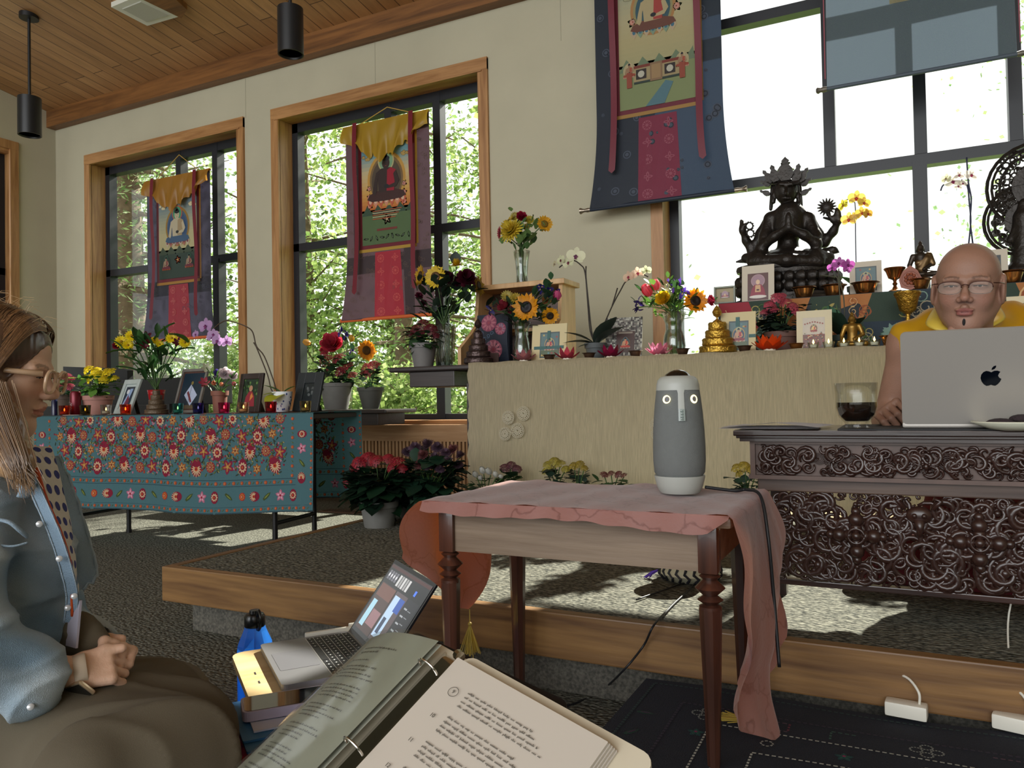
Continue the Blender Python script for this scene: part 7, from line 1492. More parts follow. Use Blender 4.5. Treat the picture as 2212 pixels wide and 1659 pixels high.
for k in range(14):
    x = .18+k*.14; y = WV-.16
    if x < WU-.05:
        for dx, dy in ((.0, .018), (.018, 0), (-.018, 0), (0, -.018)): 
            if k % 3 == 0: ms += outl(x+dx, y+dy, .011)
        if k % 3 == 1: ms += dash(x-.03, y+.02, x+.03, y+.02, '#5c4450')+dash(x+.03, y+.02, x+.03, y-.02, '#6a3040')+dash(x+.03, y-.02, x-.02, y-.02, '#5c4450')
        if k % 3 == 2: ms += dash(x-.03, y-.02, x-.03, y+.02, '#3c5c50')+dash(x-.03, y+.02, x+.02, y+.02, '#3c5c50')
    y2 = WV-.25; ms += outl(x, y2, .012, '#b0b4ac', 8) if k % 2 else m_star(x, y2, .018, ('#1f4a4a', '#2c5c50', '#8c2c5c'), .4, 5)
for k in range(40):
    x, y = rr.uniform(.34, WU-.05), rr.uniform(.05, WV-.36); c = rr.choice(('#1f4238', '#5c2c1c', '#3c3420', '#1c2c4c', '#4c1c34')); ms.append((ngon(x, y, rr.uniform(.014, .035), rr.choice((3, 4, 6)), None), c, 1)); 
for k in range(7): ms += m_leaf(.06, WV-.2-k*.1, .02, ('#1c4034', '#4c2c4c', 0), k)+outl(.25, WV-.4-k*.12, .014, '#a8b0a8', 8)
lay(m, ms, rugf, .0008); m.obj('rug_pile', mat('rug_wool', vc=True, rough=.95, bump=.6, bscale=350), t_)
def adapter(px, py, lb, rz):
    b = PZ(px, py, RZ_+.006); t_ = thing('power_adapter', lb, 'power adapter', b, rz); m = MB(); m.box(-.04, -.018, 0, .04, .018, .03, .005); m.obj('adapter_body', mat('white_plastic', '#dedcd0', rough=.35), t_, smooth=True)
    m = MB(); m.tube(spline([(.025, .0, .03), (.024, .0, .055), (.0, .02, .075), (-.04, .04, .07), (-.09, .05, .04), (-.11, .05, .01)], 8), .0028, 8); m.obj('cable', mat('white_plastic', ''), t_, smooth='all'); return t_
adapter(1958, 1547, 'white power adapter with a looping cable on the dark rug', R(-6)); adapter(2195, 1578, 'white power adapter at the right edge below the carved desk', R(-14))
q = PZ(2195, 1578, RZ_); m = MB(); m.tube(spline([q+V((-.02, 0, .03)), q+V((0, .1, .1)), q+V((.03, .25, .22)), (.33, 1.99, .6)], 8), .0022, 6); tag(m.obj('white_cable', mat('white_plastic', ''), None, smooth='all'), 'thin white cable rising from the right adapter to the desk', 'cable')
# ================= BINDER =================
TLp = PD(985, 1407, .85); TRp = PD(1282, 1572, .72); U_ = (TRp-TLp).normalized(); DNp = PD(868, 1538, .80)-TLp; N_ = U_.cross(DNp).normalized()
if N_.dot(CAM-TLp) < 0: N_ = -N_
Vd = N_.cross(U_); Vd = Vd if Vd.dot(DNp) > 0 else -Vd
BM4 = Matrix(((U_.x, -Vd.x, N_.x, TLp.x), (U_.y, -Vd.y, N_.y, TLp.y), (U_.z, -Vd.z, N_.z, TLp.z), (0, 0, 0, 1)))   # local x right, y up the page, z out
t_ = thing('ring_binder', 'open white ring binder with printed pages in the foreground', 'binder', M=BM4)
M_bind = mat('cream_vinyl', '#cfc6b0', rough=.35); M_pp = mat('page_paper', '#c3bbaf', rough=.7); M_sl = mat('page_in_sleeve', '#b4b6a8', rough=.35)
pw, ph_ = .216, .279
def rrect(x0, y0, x1, y1, r, n=5):
    o = []
    for cx, cy, a0 in ((x1-r, y0+r, 270), (x1-r, y1-r, 0), (x0+r, y1-r, 90), (x0+r, y0+r, 180)):
        for k in range(n): a = R(a0+90*k/(n-1)); o.append((cx+r*cos(a), cy+r*sin(a)))
    return o
m = MB(); m.prism(rrect(.0, -.305, pw+.034, .012, .014), -.022, -.018); m.prism([(-.05, -.3), (.0, -.3), (.0, .01), (-.05, .01)], -.03, -.026); m.obj('cover', M_bind, t_)
TL_ = Matrix.Translation((-.02, 0, -.012)) @ Matrix.Rotation(R(-24), 4, 'Y') @ Matrix.Translation((.02, 0, .012))
m = MB(); m.M = TL_; m.prism(rrect(-.03-pw, -.305, -.03, .006, .014), -.022, -.018); m.obj('front_cover', M_bind, t_)
m = MB()
for k in range(5): m.prism(rrect(.004+.0006*k, -ph_-.001*k, pw-.0012*k, -.001-.0008*k, .001), -.018+.0034*k, -.018+.0034*(k+1)-.0006)
m.obj('page_stack', M_pp, t_, label='stack of white printed pages on the right')
def curvL(u, v, o): return TL_ @ V((-.022-u, -v, .004+.012*sin(pi*u/pw)-.012*(u/pw)+o))
m = MB(); m.grid(lambda u, v: curvL(u*pw*.97, v*ph_, 0), 14, 10)
m.grid(lambda u, v: curvL(u*pw*.97, v*ph_, -.006), 14, 4); m.obj('page_in_sleeve', M_sl, t_, smooth='all', label='printed page inside a glossy clear sleeve')
m = MB(); m.grid(lambda u, v: curvL(-.004+u*pw*1.03, -.004+v*(ph_+.008), .0022+.0012*sin(u*19+v*7)*sin(v*13)), 40, 30); m.obj('clear_sleeve', glass('sleeve', (.95, .98, .95), .14, .18), t_, smooth='all')
# lines of blurred verse as broken word strokes
def words(m, fn, x0, y, x1, hgt, rr):
    x = x0
    while x < x1:
        l = rr.uniform(.0035, .0115); e = min(x1, x+l); n = max(2, int((e-x)/.0011)); xx = x
        for k in range(n):
            h_ = hgt*rr.choice((.5, .55, .55, .6, .95)); dy = -.3*hgt if rr.random() < .12 else 0; m.poly([fn(xx, y+dy), fn(xx+.00075, y+dy), fn(xx+.00075, y+h_), fn(xx, y+h_)]); xx += (e-x)/n
        x = e+.0021
rr = random.Random(21); m = MB(); m.color('#4a463e'); fr = lambda x, y: V((x, y, .0002))
ys = -.034
for g in range(8):
    for k in range(4): words(m, fr, .052-.0*k, ys, .052+rr.uniform(.085, .118), .0026, rr); ys -= .0056
    ys -= .009
m.obj('verse_lines', mat('ink', '#4a463e', rough=.8), t_)
m = MB(); fl_ = lambda x, y: curvL(pw-.0-x-.012, -y, .0008)
for k, (a_, b_) in enumerate(((.045, .145), (.045, .105))): words(m, fl_, a_, -.028-k*.0068, b_, .0036, rr)
words(m, fl_, .04, -.048, .1, .0026, rr); ys = -.058
for g in range(8):
    for k in range(4): words(m, fl_, .04, ys, .04+rr.uniform(.08, .12), .0026, rr); ys -= .0056
    ys -= .0075
m.obj('verse_lines', mat('ink', ''), t_)
def text(s, size, M, parent, m_, name):
    c = bpy.data.curves.new(name, 'FONT'); c.body = s; c.size = size; c.align_x = 'CENTER'; c.align_y = 'CENTER'; c.extrude = .0001; o = bpy.data.objects.new(name, c); COL.objects.link(o)
    dg = bpy.context.evaluated_depsgraph_get(); me = bpy.data.meshes.new_from_object(o.evaluated_get(dg)); bpy.data.objects.remove(o); me.materials.clear(); me.materials.append(m_); return mobj(name, me, parent, None, M)
for s, y in (('9', -.040), ('10', -.0715), ('11', -.103), ('12', -.1345), ('13', -.166)):
    text(s, .0062, Matrix.Translation((.036, y, .0004)), t_, mat('ink', ''), 'verse_number')
    if s in ('9', '13'): m = MB(); m.tube([(.036+.0062*cos(a), y+.0055*sin(a), .0004) for a in [2*pi*k/24 for k in range(25)]], .0003, 4); m.obj('pen_circle', mat('ink', ''), t_)
for s, y in (('2', -.094), ('1', -.12), ('5', -.17)): text(s, .0052, Matrix.Translation(curvL(pw-.03-.012, -y, .0012)) @ Matrix.Rotation(R(-24), 4, 'Y'), t_, mat('ink', ''), 'verse_number')
m = MB(); q = curvL(pw-.026-.012, .064, .0012); m.tube([q+V((.006*cos(a), .005*sin(a), 0)) for a in [2*pi*k/20 for k in range(21)]], .0003, 4); m.tube([q+V((-.001, -.002, 0)), q+V((.001, .002, 0))], .0003, 4); m.obj('pen_circle', mat('ink', ''), t_)
for yy in (-.0335, -.1415, -.2495):
    m = MB(); m.tube([(-.024+.014*(1-cos(a)), yy, .012*sin(a)+.004) for a in [pi*k/12 for k in range(-1, 14)]], .0014, 8); m.obj('binder_ring', mat('chrome', '#c8c4bc', metal=1, rough=.15), t_, smooth=True)
m = MB(); m.prism(rrect(-.028, -.29, .004, -.002, .004), -.026, -.02); m.tube([(-.012, .006, -.018), (-.004, .004, -.016)], .006, 10); m.obj('ring_mechanism', mat('chrome', ''), t_)
A1, A2 = PD(886, 1348, .93), PD(1228, 1502, .79); ux = (A2-A1).normalized(); vy = N_.cross(ux); vy = vy if vy.dot(DNp) > 0 else -vy; nn = ux.cross(-vy)
t_ = thing('black_folder', 'thin black folder lying under the open binder', 'folder', M=Matrix(((ux.x, -vy.x, nn.x, A1.x), (ux.y, -vy.y, nn.y, A1.y), (ux.z, -vy.z, nn.z, A1.z), (0, 0, 0, 1))) @ Matrix.Translation((0, 0, -.012)))
m = MB(); m.prism(rrect(0, -.22, (A2-A1).length, 0, .012), -.006, 0); m.obj('folder_cover', mat('black_vinyl', '#0a0c12', rough=.4), t_)
# ================= LAP DESK, LAPTOP, BOTTLE =================
LZ = .2; L0 = PZ(512, 1412, LZ); Lu = (PZ(770, 1372, LZ)-L0); Lu.z = 0; Lu.normalize(); Lrz = atan2(Lu.y, Lu.x)
# local frame: +x = towards the screen, -y = towards the camera
t_ = thing('lap_desk', 'pale wooden lap desk under the open laptop', 'lap desk', L0, Lrz); m = MB(); m.prism(rrect(-.012, -.315, .36, .012, .03), -.016, -.001); m.obj('desk_board', wood('pale_bamboo', '#d8bf90', '#c0a272', axis=0, scale=3), t_)
m = MB(); m.box(.02, -.29, -.085, .33, -.03, -.016, .02); m.obj('underside_cushion', mat('dark_cushion', '#1c1e22', rough=.9), t_)
m = MB(); m.box(.018, -.225, -.0012, .021, -.21, -.0002); m.box(.018, -.165, -.0012, .021, -.15, -.0002); m.obj('slot', mat('black_mat', ''), t_)
t_ = thing('laptop', 'open grey laptop showing a video meeting, on the pale lap desk', 'laptop', L0+V((0, 0, .001))+Lu*.052, Lrz); m = MB(); m.prism(rrect(0, -.304, .215, 0, .012), 0, .013); m.obj('base', mat('grey_alu', '#8c8c90', metal=.6, rough=.4), t_)
m = MB(); m.prism(rrect(.012, -.215, .098, -.09, .004), .0131, .0135); m.obj('trackpad', mat('trackpad_grey', '#7c7c82', metal=.4, rough=.35), t_)
m = MB(); m.box(.104, -.292, .0131, .21, -.012, .0134); m.obj('keyboard_well', mat('silver_edge', '#c8c8c8', metal=.5, rough=.4), t_)
km, kl = MB(), MB()
for r_ in range(6):
    n_ = 14; y = -.014
    if r_ == 0: ws = [1, 1, 1, 1.2, 5.2, 1.2, 1, 1, 1, .9]
    else: ws = [1.5 if r_ % 2 else 1.2]+[1]*12+[1.2]
    sc_ = .276/sum(ws)
    for w__ in ws:
        km.box(.106+r_*.0175, y-w__*sc_+.0012, .0134, .106+r_*.0175+.0155, y-.0012, .0142)
        if w__ < 2: c_ = (.106+r_*.0175+.0078, y-w__*sc_/2); kl.box(c_[0]-.002, c_[1]-.0022, .01421, c_[0]+.001, c_[1]+.0022, .0143)
        y -= w__*sc_
km.obj('keys', mat('key_black', '#101114', rough=.5), t_); kl.obj('key_legends', mat('legend_white', '#d8d8d8', rough=.6), t_)
SM = Matrix.Translation((.214, 0, .012)) @ Matrix.Rotation(R(37), 4, 'Y')      # local z up the lid, y along hinge
m = MB(); m.M = SM; m.add([(0, -.304, 0), (0, 0, 0), (0, 0, .208), (0, -.304, .208), (.005, -.304, 0), (.005, 0, 0), (.005, 0, .208), (.005, -.304, .208)], [(0, 3, 2, 1), (4, 5, 6, 7), (0, 1, 5, 4), (1, 2, 6, 5), (2, 3, 7, 6), (3, 0, 4, 7)]); m.obj('lid', mat('lid_black', '#121318', rough=.3), t_)
o = rectm(0, 0, .288, .186, '#16181c', 1)+rectm(.0, .176, .288, .184, '#3a1c1c', 2)
for i in range(4): o += rectm(.012+i*.018, .146, .026+i*.018, .170, '#5c5c64', 2); o.append((ngon(.019+i*.018, .158, .005, 8), '#b8b8bc', 3))
for i in range(5): o += rectm(.09+i*.017, .142, .103+i*.017, .171, ('#b0b0b0', '#888888')[i % 2], 2)
o += rectm(.01, .01, .12, .135, '#3c2c2a', 2)+rectm(.125, .01, .205, .135, '#4a4044', 2)+rectm(.21, .01, .282, .135, '#1c1e24', 2)+rectm(.02, .02, .05, .09, '#90b8c8', 3)+rectm(.055, .03, .115, .07, '#7c5c60', 3)+rectm(.13, .02, .175, .125, '#9cb4cc', 3)+rectm(.165, .09, .2, .125, '#284890', 4)+rectm(.14, .03, .16, .07, '#2c3850', 4)+rectm(.012, .1, .118, .133, '#5c3c34', 3)
for i in range(6): o += rectm(.216, .02+i*.018, .235, .024+i*.018, '#8c9094', 3)+rectm(.24, .03+i*.016, .26, .032+i*.016, '#6c7074', 3)
o += rectm(.22, .145, .232, .158, '#4068d0', 3)
m = MB(); m.M = SM; lay(m, o, lambda u, v, q: V((-.0006-q, -.008-u, .012+v)), .00015); m.obj('screen', mat('screen_glow', vc=True, rough=.2, emit=.75), t_)
# stylus bar and small dongle on the far edge
t_ = thing('tablet_stand_bar', 'white bar lying along the far edge of the lap desk', 'bar', L0+Lu*.16+V((0, 0, .018)), Lrz); m = MB(); m.box(.0, .004, -.018, .15, .016, .004, .004); m.tube([(.11, .01, .006), (.125, .01, .006)], .006, 8); m.obj('bar_body', mat('white_plastic', ''), t_, smooth=True)
q = PZ(550, 1320, .235); q.z = 0; t_ = thing('water_bottle', 'translucent blue water bottle with a black loop cap behind the laptop', 'bottle', q, R(-30))
M_bb = mat('blue_tritan', '#2c80e0', rough=.08, alpha=.62, trans=.5, coat=.4)
m = MB(); m.lathe([(0, 0), (.044, 0), (.047, .006), (.047, .135), (.045, .15), (.030, .185), (.027, .196)], 10, rot=R(18)); m.obj('bottle_body', M_bb, t_, smooth=False)
m = MB(); m.lathe([(0, .002), (.0445, .004), (.0445, .125), (0, .125)], 10, rot=R(18)); m.obj('water', glass('blue_water', (.45, .72, 1), .1, 0), t_)
m = MB(); m.lathe([(.025, .194), (.027, .197), (.027, .222), (.023, .228), (.014, .230), (.013, .238), (0, .239)], 28, caps=False); m.obj('cap', mat('cap_black', '#101214', rough=.25), t_, smooth=True)
m = MB(); m.tube(spline([(.022, 0, .228), (.04, 0, .243), (.056, 0, .232), (.055, 0, .212), (.042, 0, .198), (.026, 0, .194)], 6), .004, 8, flat=1.6); m.obj('cap_loop', mat('cap_black', ''), t_, smooth='all')
# seat cushion with folder, papers and phone beside the lap desk
c0 = PZ(497, 1516, .18); t_ = thing('floor_cushion', 'red and blue patterned floor cushion partly hidden by the blue folder', 'cushion', (c0.x, c0.y, 0), Lrz); m = MB(); m.box(-.03, -.34, 0, .36, -.005, .176, .05); m.obj('cushion_body', mat('patchwork_red', '#b02c48', rough=.9, color2='#2c3c8c', nscale=26), t_, smooth=True)
F0 = PZ(497, 1518, .19); t_ = thing('blue_folder', 'blue folder on the cushion below the phone', 'folder', F0, Lrz); m = MB(); m.prism(rrect(-.0, -.2, .27, .0, .004), -.004, 0); m.prism(rrect(.002, -.235, .27, -.02, .004), -.009, -.005); m.obj('folder_sheet', mat('blue_card', '#2c6aa4', rough=.6), t_)
t_ = thing('printed_sheet', 'printed white sheet lying on the blue folder', 'paper', F0+V((0, 0, .001)), Lrz); m = MB(); m.box(.022, -.175, 0, .27, -.01, .003); m.obj('sheet', mat('paper_blueish', '#b4bcd4', rough=.8), t_)
m = MB(); rr = random.Random(3)
for k in range(14):
    if k % 4 == 3: continue
    y = -.035-.0; x = .075+.0105*k; words(m, lambda a, b2: V((x+b2*1.0, -a, .0034)), .03, 0, .03+rr.uniform(.03, .06), .0024, rr)
m.obj('text_lines', mat('ink_blue', '#4a4c5c', rough=.8), t_)
b = PZ(524, 1541, .214); t_ = thing('smartphone', 'smartphone in a pale lilac case beside the laptop', 'phone', b, Lrz+R(-4)); m = MB(); m.prism(rrect(0, 0, .17, .082, .012), -.018, 0); m.obj('phone_case', mat('lilac_case', '#a8a0b8', rough=.5), t_)
m = MB(); m.prism(rrect(.004, .004, .166, .078, .01), 0, .0008); m.obj('screen', mat('phone_glass', '#0a0e10', rough=.04, coat=1), t_)
# ================= PEOPLE =================
def join(parts):
    vs, fs, n = [], [], 0
    for a, b in parts: vs.append(a); fs.append(b+n); n += len(a)
    return np.concatenate(vs), np.concatenate(fs)
def frame(c, fwd, roll=0, pitch=0):
    f = V(fwd); f.z = 0; f.normalize(); l = V((0, 0, 1)).cross(f); M = Matrix(((f.x, l.x, 0, c.x), (f.y, l.y, 0, c.y), (0, 0, 1, c.z), (0, 0, 0, 1)))
    return M @ Matrix.Rotation(pitch, 4, 'Y') @ Matrix.Rotation(roll, 4, 'X')
def head_sdf(D, M, s=1, w=1, jaw=1, ear=1, neck=.052, nlen=.2):
    P_ = lambda x, y, z: M @ V((x*s, y*s*w, z*s)); Rm = M.to_3x3().normalized().to_4x4()
    def e(x, y, z, rx, ry, rz, k=.02, op='u'): D.ell(P_(x, y, z), (rx*s, ry*s*w, rz*s), k*s, op, Rm)
    def c(a, b, ra, rb, k=.02, op='u'): D.cap(P_(*a), P_(*b), ra*s, rb*s, k*s, op)
    e(-.012, 0, .036, .094, .075, .087); e(.03, 0, -.03, .062, .057*jaw, .082, .03); e(.04, 0, .05, .048, .057, .05, .03)
    for y in (-1, 1):
        c((-.02, y*.05*jaw, -.045), (.05, y*.02*jaw, -.098), .024, .02, .03); e(.058, y*.036, -.022, .026, .024, .03, .025)
        c((.082, y*.046, .020), (.092, y*.012, .019), .008, .008, .016)
    e(.066, 0, -.103, .02, .022*jaw, .019, .025)
    c((.088, 0, .012), (.108, 0, -.026), .0065, .0105, .012); e(.112, 0, -.029, .010, .0095, .009, .008)
    for y in (-1, 1): e(.101, y*.0125, -.034, .010, .0075, .0078, .006)
    for y in (-1, 1):
        e(.098, y*.032, .004, .013, .019, .0115, .014, 's'); e(.0765, y*.032, .003, .0155, .0165, .0125, .006)
        c((.0895, y*.017, .0075), (.083, y*.047, .006), .003, .003, .004)
    e(.0895, 0, -.0605, .0105, .022, .0055, .006); e(.0875, 0, -.0712, .0105, .019, .0062, .006); c((.104, -.02, -.0662), (.104, .02, -.0662), .0022, .0022, .003, 's')
    e(.096, 0, -.052, .008, .008, .006, .008, 'u')
    for y in (-1, 1):
        if ear: e(-.008, y*.081, -.004, .019*ear, .008, .034*ear, .01); e(-.004, y*.089, .0, .010*ear, .006, .018*ear, .006, 's')
    c((-.03, 0, -.05), (-.055, 0, -nlen), neck, neck*1.08, .035)
    return P_
def hand(D, wrist, knuck, up, s, curl, k=.006, thumb=None, side=1, open_=0):
    """palm from wrist to knuckles; four curled fingers; up = back of the hand; thumb leaves the side"""
    w, kn, up = V(wrist), V(knuck), V(up).normalized(); d = (kn-w).normalized(); sd = d.cross(up).normalized()*side; up = sd.cross(d).normalized()*side
    L_ = (kn-w).length
    for i in range(4): q = (i-1.5)*.0195*s; D.cap(w+sd*q*.7+d*.012, kn+sd*q, .0135*s, .0115*s, k*1.6)
    ln = (.9, 1.0, .94, .74)
    for i in range(4):
        q = (i-1.5)*.0205*s; b = kn+sd*q; a = 0; r = .0098*s*(1, 1, .96, .86)[i]; p = b
        for j, (seg, cu) in enumerate(((.040, curl[0]), (.026, curl[1]), (.021, curl[2]))):
            a += cu+.06*(i-1.5); n_ = p+(d*cos(a)-up*sin(a))*seg*s*ln[i]; D.cap(p, n_, r, r*.93, k*.45); p = n_; r *= .93
    t0 = w+d*L_*.28-sd*.026*s; th = thumb or (d*.8-sd*.7-up*.4); th = V(th).normalized(); t1 = t0+th*.036*s; t2 = t1+(th*.7+d*.6+sd*.35).normalized()*.030*s
    D.cap(w+d*L_*.2-sd*.01*s, t0, .015*s, .0135*s, k*1.5); D.cap(t0, t1, .0125*s, .0108*s, k); D.cap(t1, t2, .0105*s, .0085*s, k)
    return w, kn, t2
def skinmat(n, c): 
    m = mat(n, vc=True, rough=.5, spec=.35, bump=.12, bscale=240); m.node_tree.nodes['Principled BSDF'].inputs['Subsurface Weight'].default_value = .08; m.node_tree.nodes['Principled BSDF'].inputs['Subsurface Radius'].default_value = (.02, .008, .004); return m
def facecol(base, lip, Mi, s, w=1, brow='#3a2a20', blush='#c87860', stub=None):
    b, l, br, bl = (np.array(S(c)) for c in (base, lip, brow, blush)); A_ = np.array(Mi)
    def f(co, nr):
        q = co@A_[:3, :3].T+A_[:3, 3]; x, y, z = q[:, 0]/s, q[:, 1]/(s*w), q[:, 2]/s; c = np.tile(b, (len(co), 1))
        n = np.sin(co[:, 0]*90+np.sin(co[:, 2]*70)*2)*np.sin(co[:, 1]*80+co[:, 2]*60); c *= (1+.05*n)[:, None]
        near = (np.abs(x) < .2) & (np.abs(y) < .12) & (np.abs(z) < .16)
        def mixc(m, t, a): c[:] = c*(1-(m*a)[:, None])+t*(m*a)[:, None]
        g = lambda cx, cy, cz, rx, ry, rz: np.exp(-(((x-cx)/rx)**2+((y-cy)/ry)**2+((z-cz)/rz)**2))*near
        for sy in (-1, 1): mixc(g(.08, sy*.04, -.03, .03, .022, .02), bl, .35)
        mixc(g(.115, 0, -.03, .02, .014, .014), bl, .3)
        mixc(((x > .085) & (np.abs(y) < .0225) & (np.abs(z+.066) < .011*(1-(np.abs(y)/.026)**2)) & near).astype(float), l, .75)
        for sy in (-1, 1):
            yy = y*sy; mixc(((x > .07) & (yy > .014) & (yy < .05) & (np.abs(z-(.0235+.004*np.sin((yy-.014)/.036*3.1))) < .0032) & near).astype(float), br, .6)
        mixc(((x > .096) & (np.abs(z+.0665) < .0014) & (np.abs(y) < .022) & near).astype(float), l*.25, .8)
        return np.clip(c, 0, 1)
    return f
def eyes(root, P_, M, s, iris, open_=1.0, look=0):
    for y in (-1, 1):
        m = MB(); Mr = M.to_3x3().normalized().to_4x4(); m.M = Matrix.Translation(P_(.0805, y*.032, .0025)) @ Mr @ Matrix.Scale(s, 4)
        m.color('#c8beb4'); m.ball((0, 0, 0), (.0125, .0125, .0125*.55*open_), 14, 10); m.color(iris); m.ball((.0090, look, 0), (.0042, .0052, .0052*min(1, open_+.1)), 10, 8)
        m.obj('eye', mat('eye_surface', vc=True, rough=.15), root, smooth='all')
        m = MB(); m.tube([P_(.0955-.012*(abs(t-.45))**1.6, y*(.018+.030*t), .0030+.0055*open_*sin(pi*t)) for t in [i/8 for i in range(9)]], .0009*s, 5); m.obj('eyelashes', mat('lash_dark', '#1c1410', rough=.8), root)
# ---------------- woman ----------------
WC = PD(-10, 806, 1.42); HM = frame(WC, (.77, .638, 0), 0, R(9)); skW = '#dcb49a'
wm = thing('person', 'woman in a pale denim shirt and long olive skirt sitting cross legged at left', 'person', (WC.x, WC.y, 0))
wo = V((WC.x, WC.y, 0)); Tl = Matrix.Translation(-wo); HL = Tl @ HM
D = SDF(); PW = head_sdf(D, HL, .915, .97, .86, 0, .046, .19); head_m = D.mesh(.0026)
BMx = Tl @ frame(HM @ V((.03, .02, -.18)), (.72, .69, 0), 0, R(4)); BP = lambda x, y, z: BMx @ V((x, y, z)); BRt = BMx.to_3x3().to_4x4()
LP = lambda px, py, d: PD(px, py, d)-wo
wr_n, kn_n = LP(166, 1456, 1.29), LP(236, 1436, 1.315); el_n = LP(-130, 1400, 1.18); sh_n, sh_f = BP(0, -.165, -.06), BP(0, .165, -.06)
wr_f, kn_f = LP(214, 1396, 1.42), LP(256, 1396, 1.36); el_f = LP(95, 1290, 1.52)
D = SDF(); hand(D, wr_n, kn_n, (.30, -.72, .62), .9, (.9, 1.35, .9), thumb=V((.45, .75, .25)), side=1); D.cap(wr_n, wr_n+(el_n-wr_n)*.45, .0225, .031, .02)
hand(D, wr_f, kn_f, (-.25, .6, .75), .88, (1.0, 1.0, .6), side=-1, thumb=V((.5, .2, .1))); D.cap(wr_f, wr_f+(el_f-wr_f)*.45, .0215, .03, .02); hands_m = D.mesh(.0022)
D = SDF(); D.ell(BP(.01, 0, -.17), (.09, .13, .17), .04, 'u', BRt); D.cap(BP(-.0, 0, .03), BP(0, 0, -.1), .05, .07, .04); D.cap(sh_n, BP(0, 0, -.08), .04, .05, .04).cap(sh_f, BP(0, 0, -.08), .04, .05, .04); D.cap(sh_n, el_n, .04, .034, .02).cap(el_n, wr_n, .033, .022, .02).cap(sh_f, el_f, .04, .034, .02).cap(el_f, wr_f, .033, .021, .02)
body_m = D.mesh(.008)
sobj('body', join([head_m, hands_m, body_m]), skinmat('skin_warm', skW), wm, facecol(skW, '#b5685a', HL.inverted(), .915, .97, '#6a4c38'))
eyes(wm, PW, HL, .915, '#4a3828', .35)
# hair
D = SDF(); Hr = HL.to_3x3().to_4x4(); e = lambda x, y, z, rx, ry, rz, k=.03, op='u': D.ell(PW(x, y, z), (rx, ry, rz), k, op, Hr)
e(-.02, 0, .044, .104, .090, .093); e(-.05, 0, -.03, .075, .088, .12)
for y in (-1, 1):
    D.cap(PW(-.012, y*.078, .03), PW(-.018, y*.088, -.12), .034, .036, .04); D.cap(PW(-.018, y*.088, -.10), PW(.02, y*.096, -.255), .036, .014, .04)
D.cap(PW(-.06, 0, -.05), PW(-.075, 0, -.26), .07, .05, .05)
for q in (((-30, 850, 1.325), (8, 925, 1.30), .034, .030), ((8, 925, 1.30), (40, 1000, 1.275), .030, .022), ((40, 1000, 1.275), (60, 1052, 1.27), .022, .005), ((-30, 900, 1.30), (5, 1010, 1.265), .03, .012)): D.cap(LP(*q[0]), LP(*q[1]), q[2], q[3], .02)
e(.112, 0, -.068, .085, .09, .115, .012, 's'); e(.105, 0, .012, .03, .05, .052, .012, 's'); e(.02, 0, -.16, .06, .075, .09, .02, 's')
rr = random.Random(3)
hb, hl_ = np.array(S('#523c2e')), np.array(S('#b48e66'))
def hcol(co, nr):
    z = co[:, 2]; z0 = float(PW(0, 0, .02).z); t = np.clip((z0-z)/.2, 0, 1); n = .5+.25*np.sin(co[:, 0]*620+co[:, 1]*580+z*25)+.25*np.sin(co[:, 0]*1300-co[:, 1]*1100+z*40); c = hb[None]*(1-t[:, None])+hl_[None]*t[:, None]; return c*(.75+.5*n)[:, None]
M_hair = mat('hair_brown', vc=True, rough=.26, spec=.9)
sobj('hair', D.mesh(.0035), M_hair, wm, hcol, disp=lambda co, nr: .0004*np.sin(co[:, 0]*620+co[:, 1]*580+co[:, 2]*25))
m = MB()
for k in range(620):
    sy = -1 if rr.random() < .72 else 1; a = rr.uniform(-.9, 1.38); top = V((-.02+.110*sin(a)*.95, sy*.006, .044+.0975*cos(a*.72))); t = rr.random()
    fx = rr.uniform(-.12, .0) if a < .9 else rr.uniform(-.03, .015); zl = rr.uniform(-.26, -.12); wv = rr.uniform(0, 6)
    pts = [top, V((top.x*.93, sy*.060, .044+.084*cos(a*.72))), V((top.x*.6+fx*.35, sy*.099, .035)), V((fx*.6+.008, sy*.106, -.07)), V((fx*.6+.02+.006*sin(wv), sy*(.112+.006*cos(wv)), (zl-.07)/2)), V((fx*.6+.045+.014*sin(wv), sy*(.108+.012*cos(wv)), zl))]
    c_ = tuple((hb*(1-t)+hl_*t)*rr.uniform(.6, 1.5)); m.color(c_); m.tube([PW(*q) for q in spline(pts, 4)], [.0006]*16+[.0008, .0008, .0006, .0004, .0002], 3)
for k in range(150):
    j = V((rr.gauss(0, .016), rr.gauss(0, .012), rr.gauss(0, .006))); t = rr.random(); m.color(tuple((hb*(1-t)+hl_*t)*rr.uniform(.6, 1.25))); q = [LP(-30, 830, 1.29), LP(6, 925, 1.265), LP(36, 1000, 1.245), LP(rr.uniform(35, 75), rr.uniform(1020, 1075), 1.245)]; m.tube(spline([p+j*(1.2-.2*i) for i, p in enumerate(q)], 5), [.0007]*12+[.0006, .0006, .0004, .0002], 4)
for k in range(26):
    a = rr.uniform(-.3, 1.2); q = V((-.02+.1*sin(a), rr.uniform(-.05, .02), .044+.096*cos(a))); d = V((rr.uniform(.0, .06), rr.uniform(-.02, .02), rr.uniform(.0, .03))); m.color('#c8a880'); m.tube([PW(*q), PW(*(q+d*.5+V((0, 0, .012)))), PW(*(q+d))], .00025, 4)
m.obj('hair_strands', M_hair, wm)
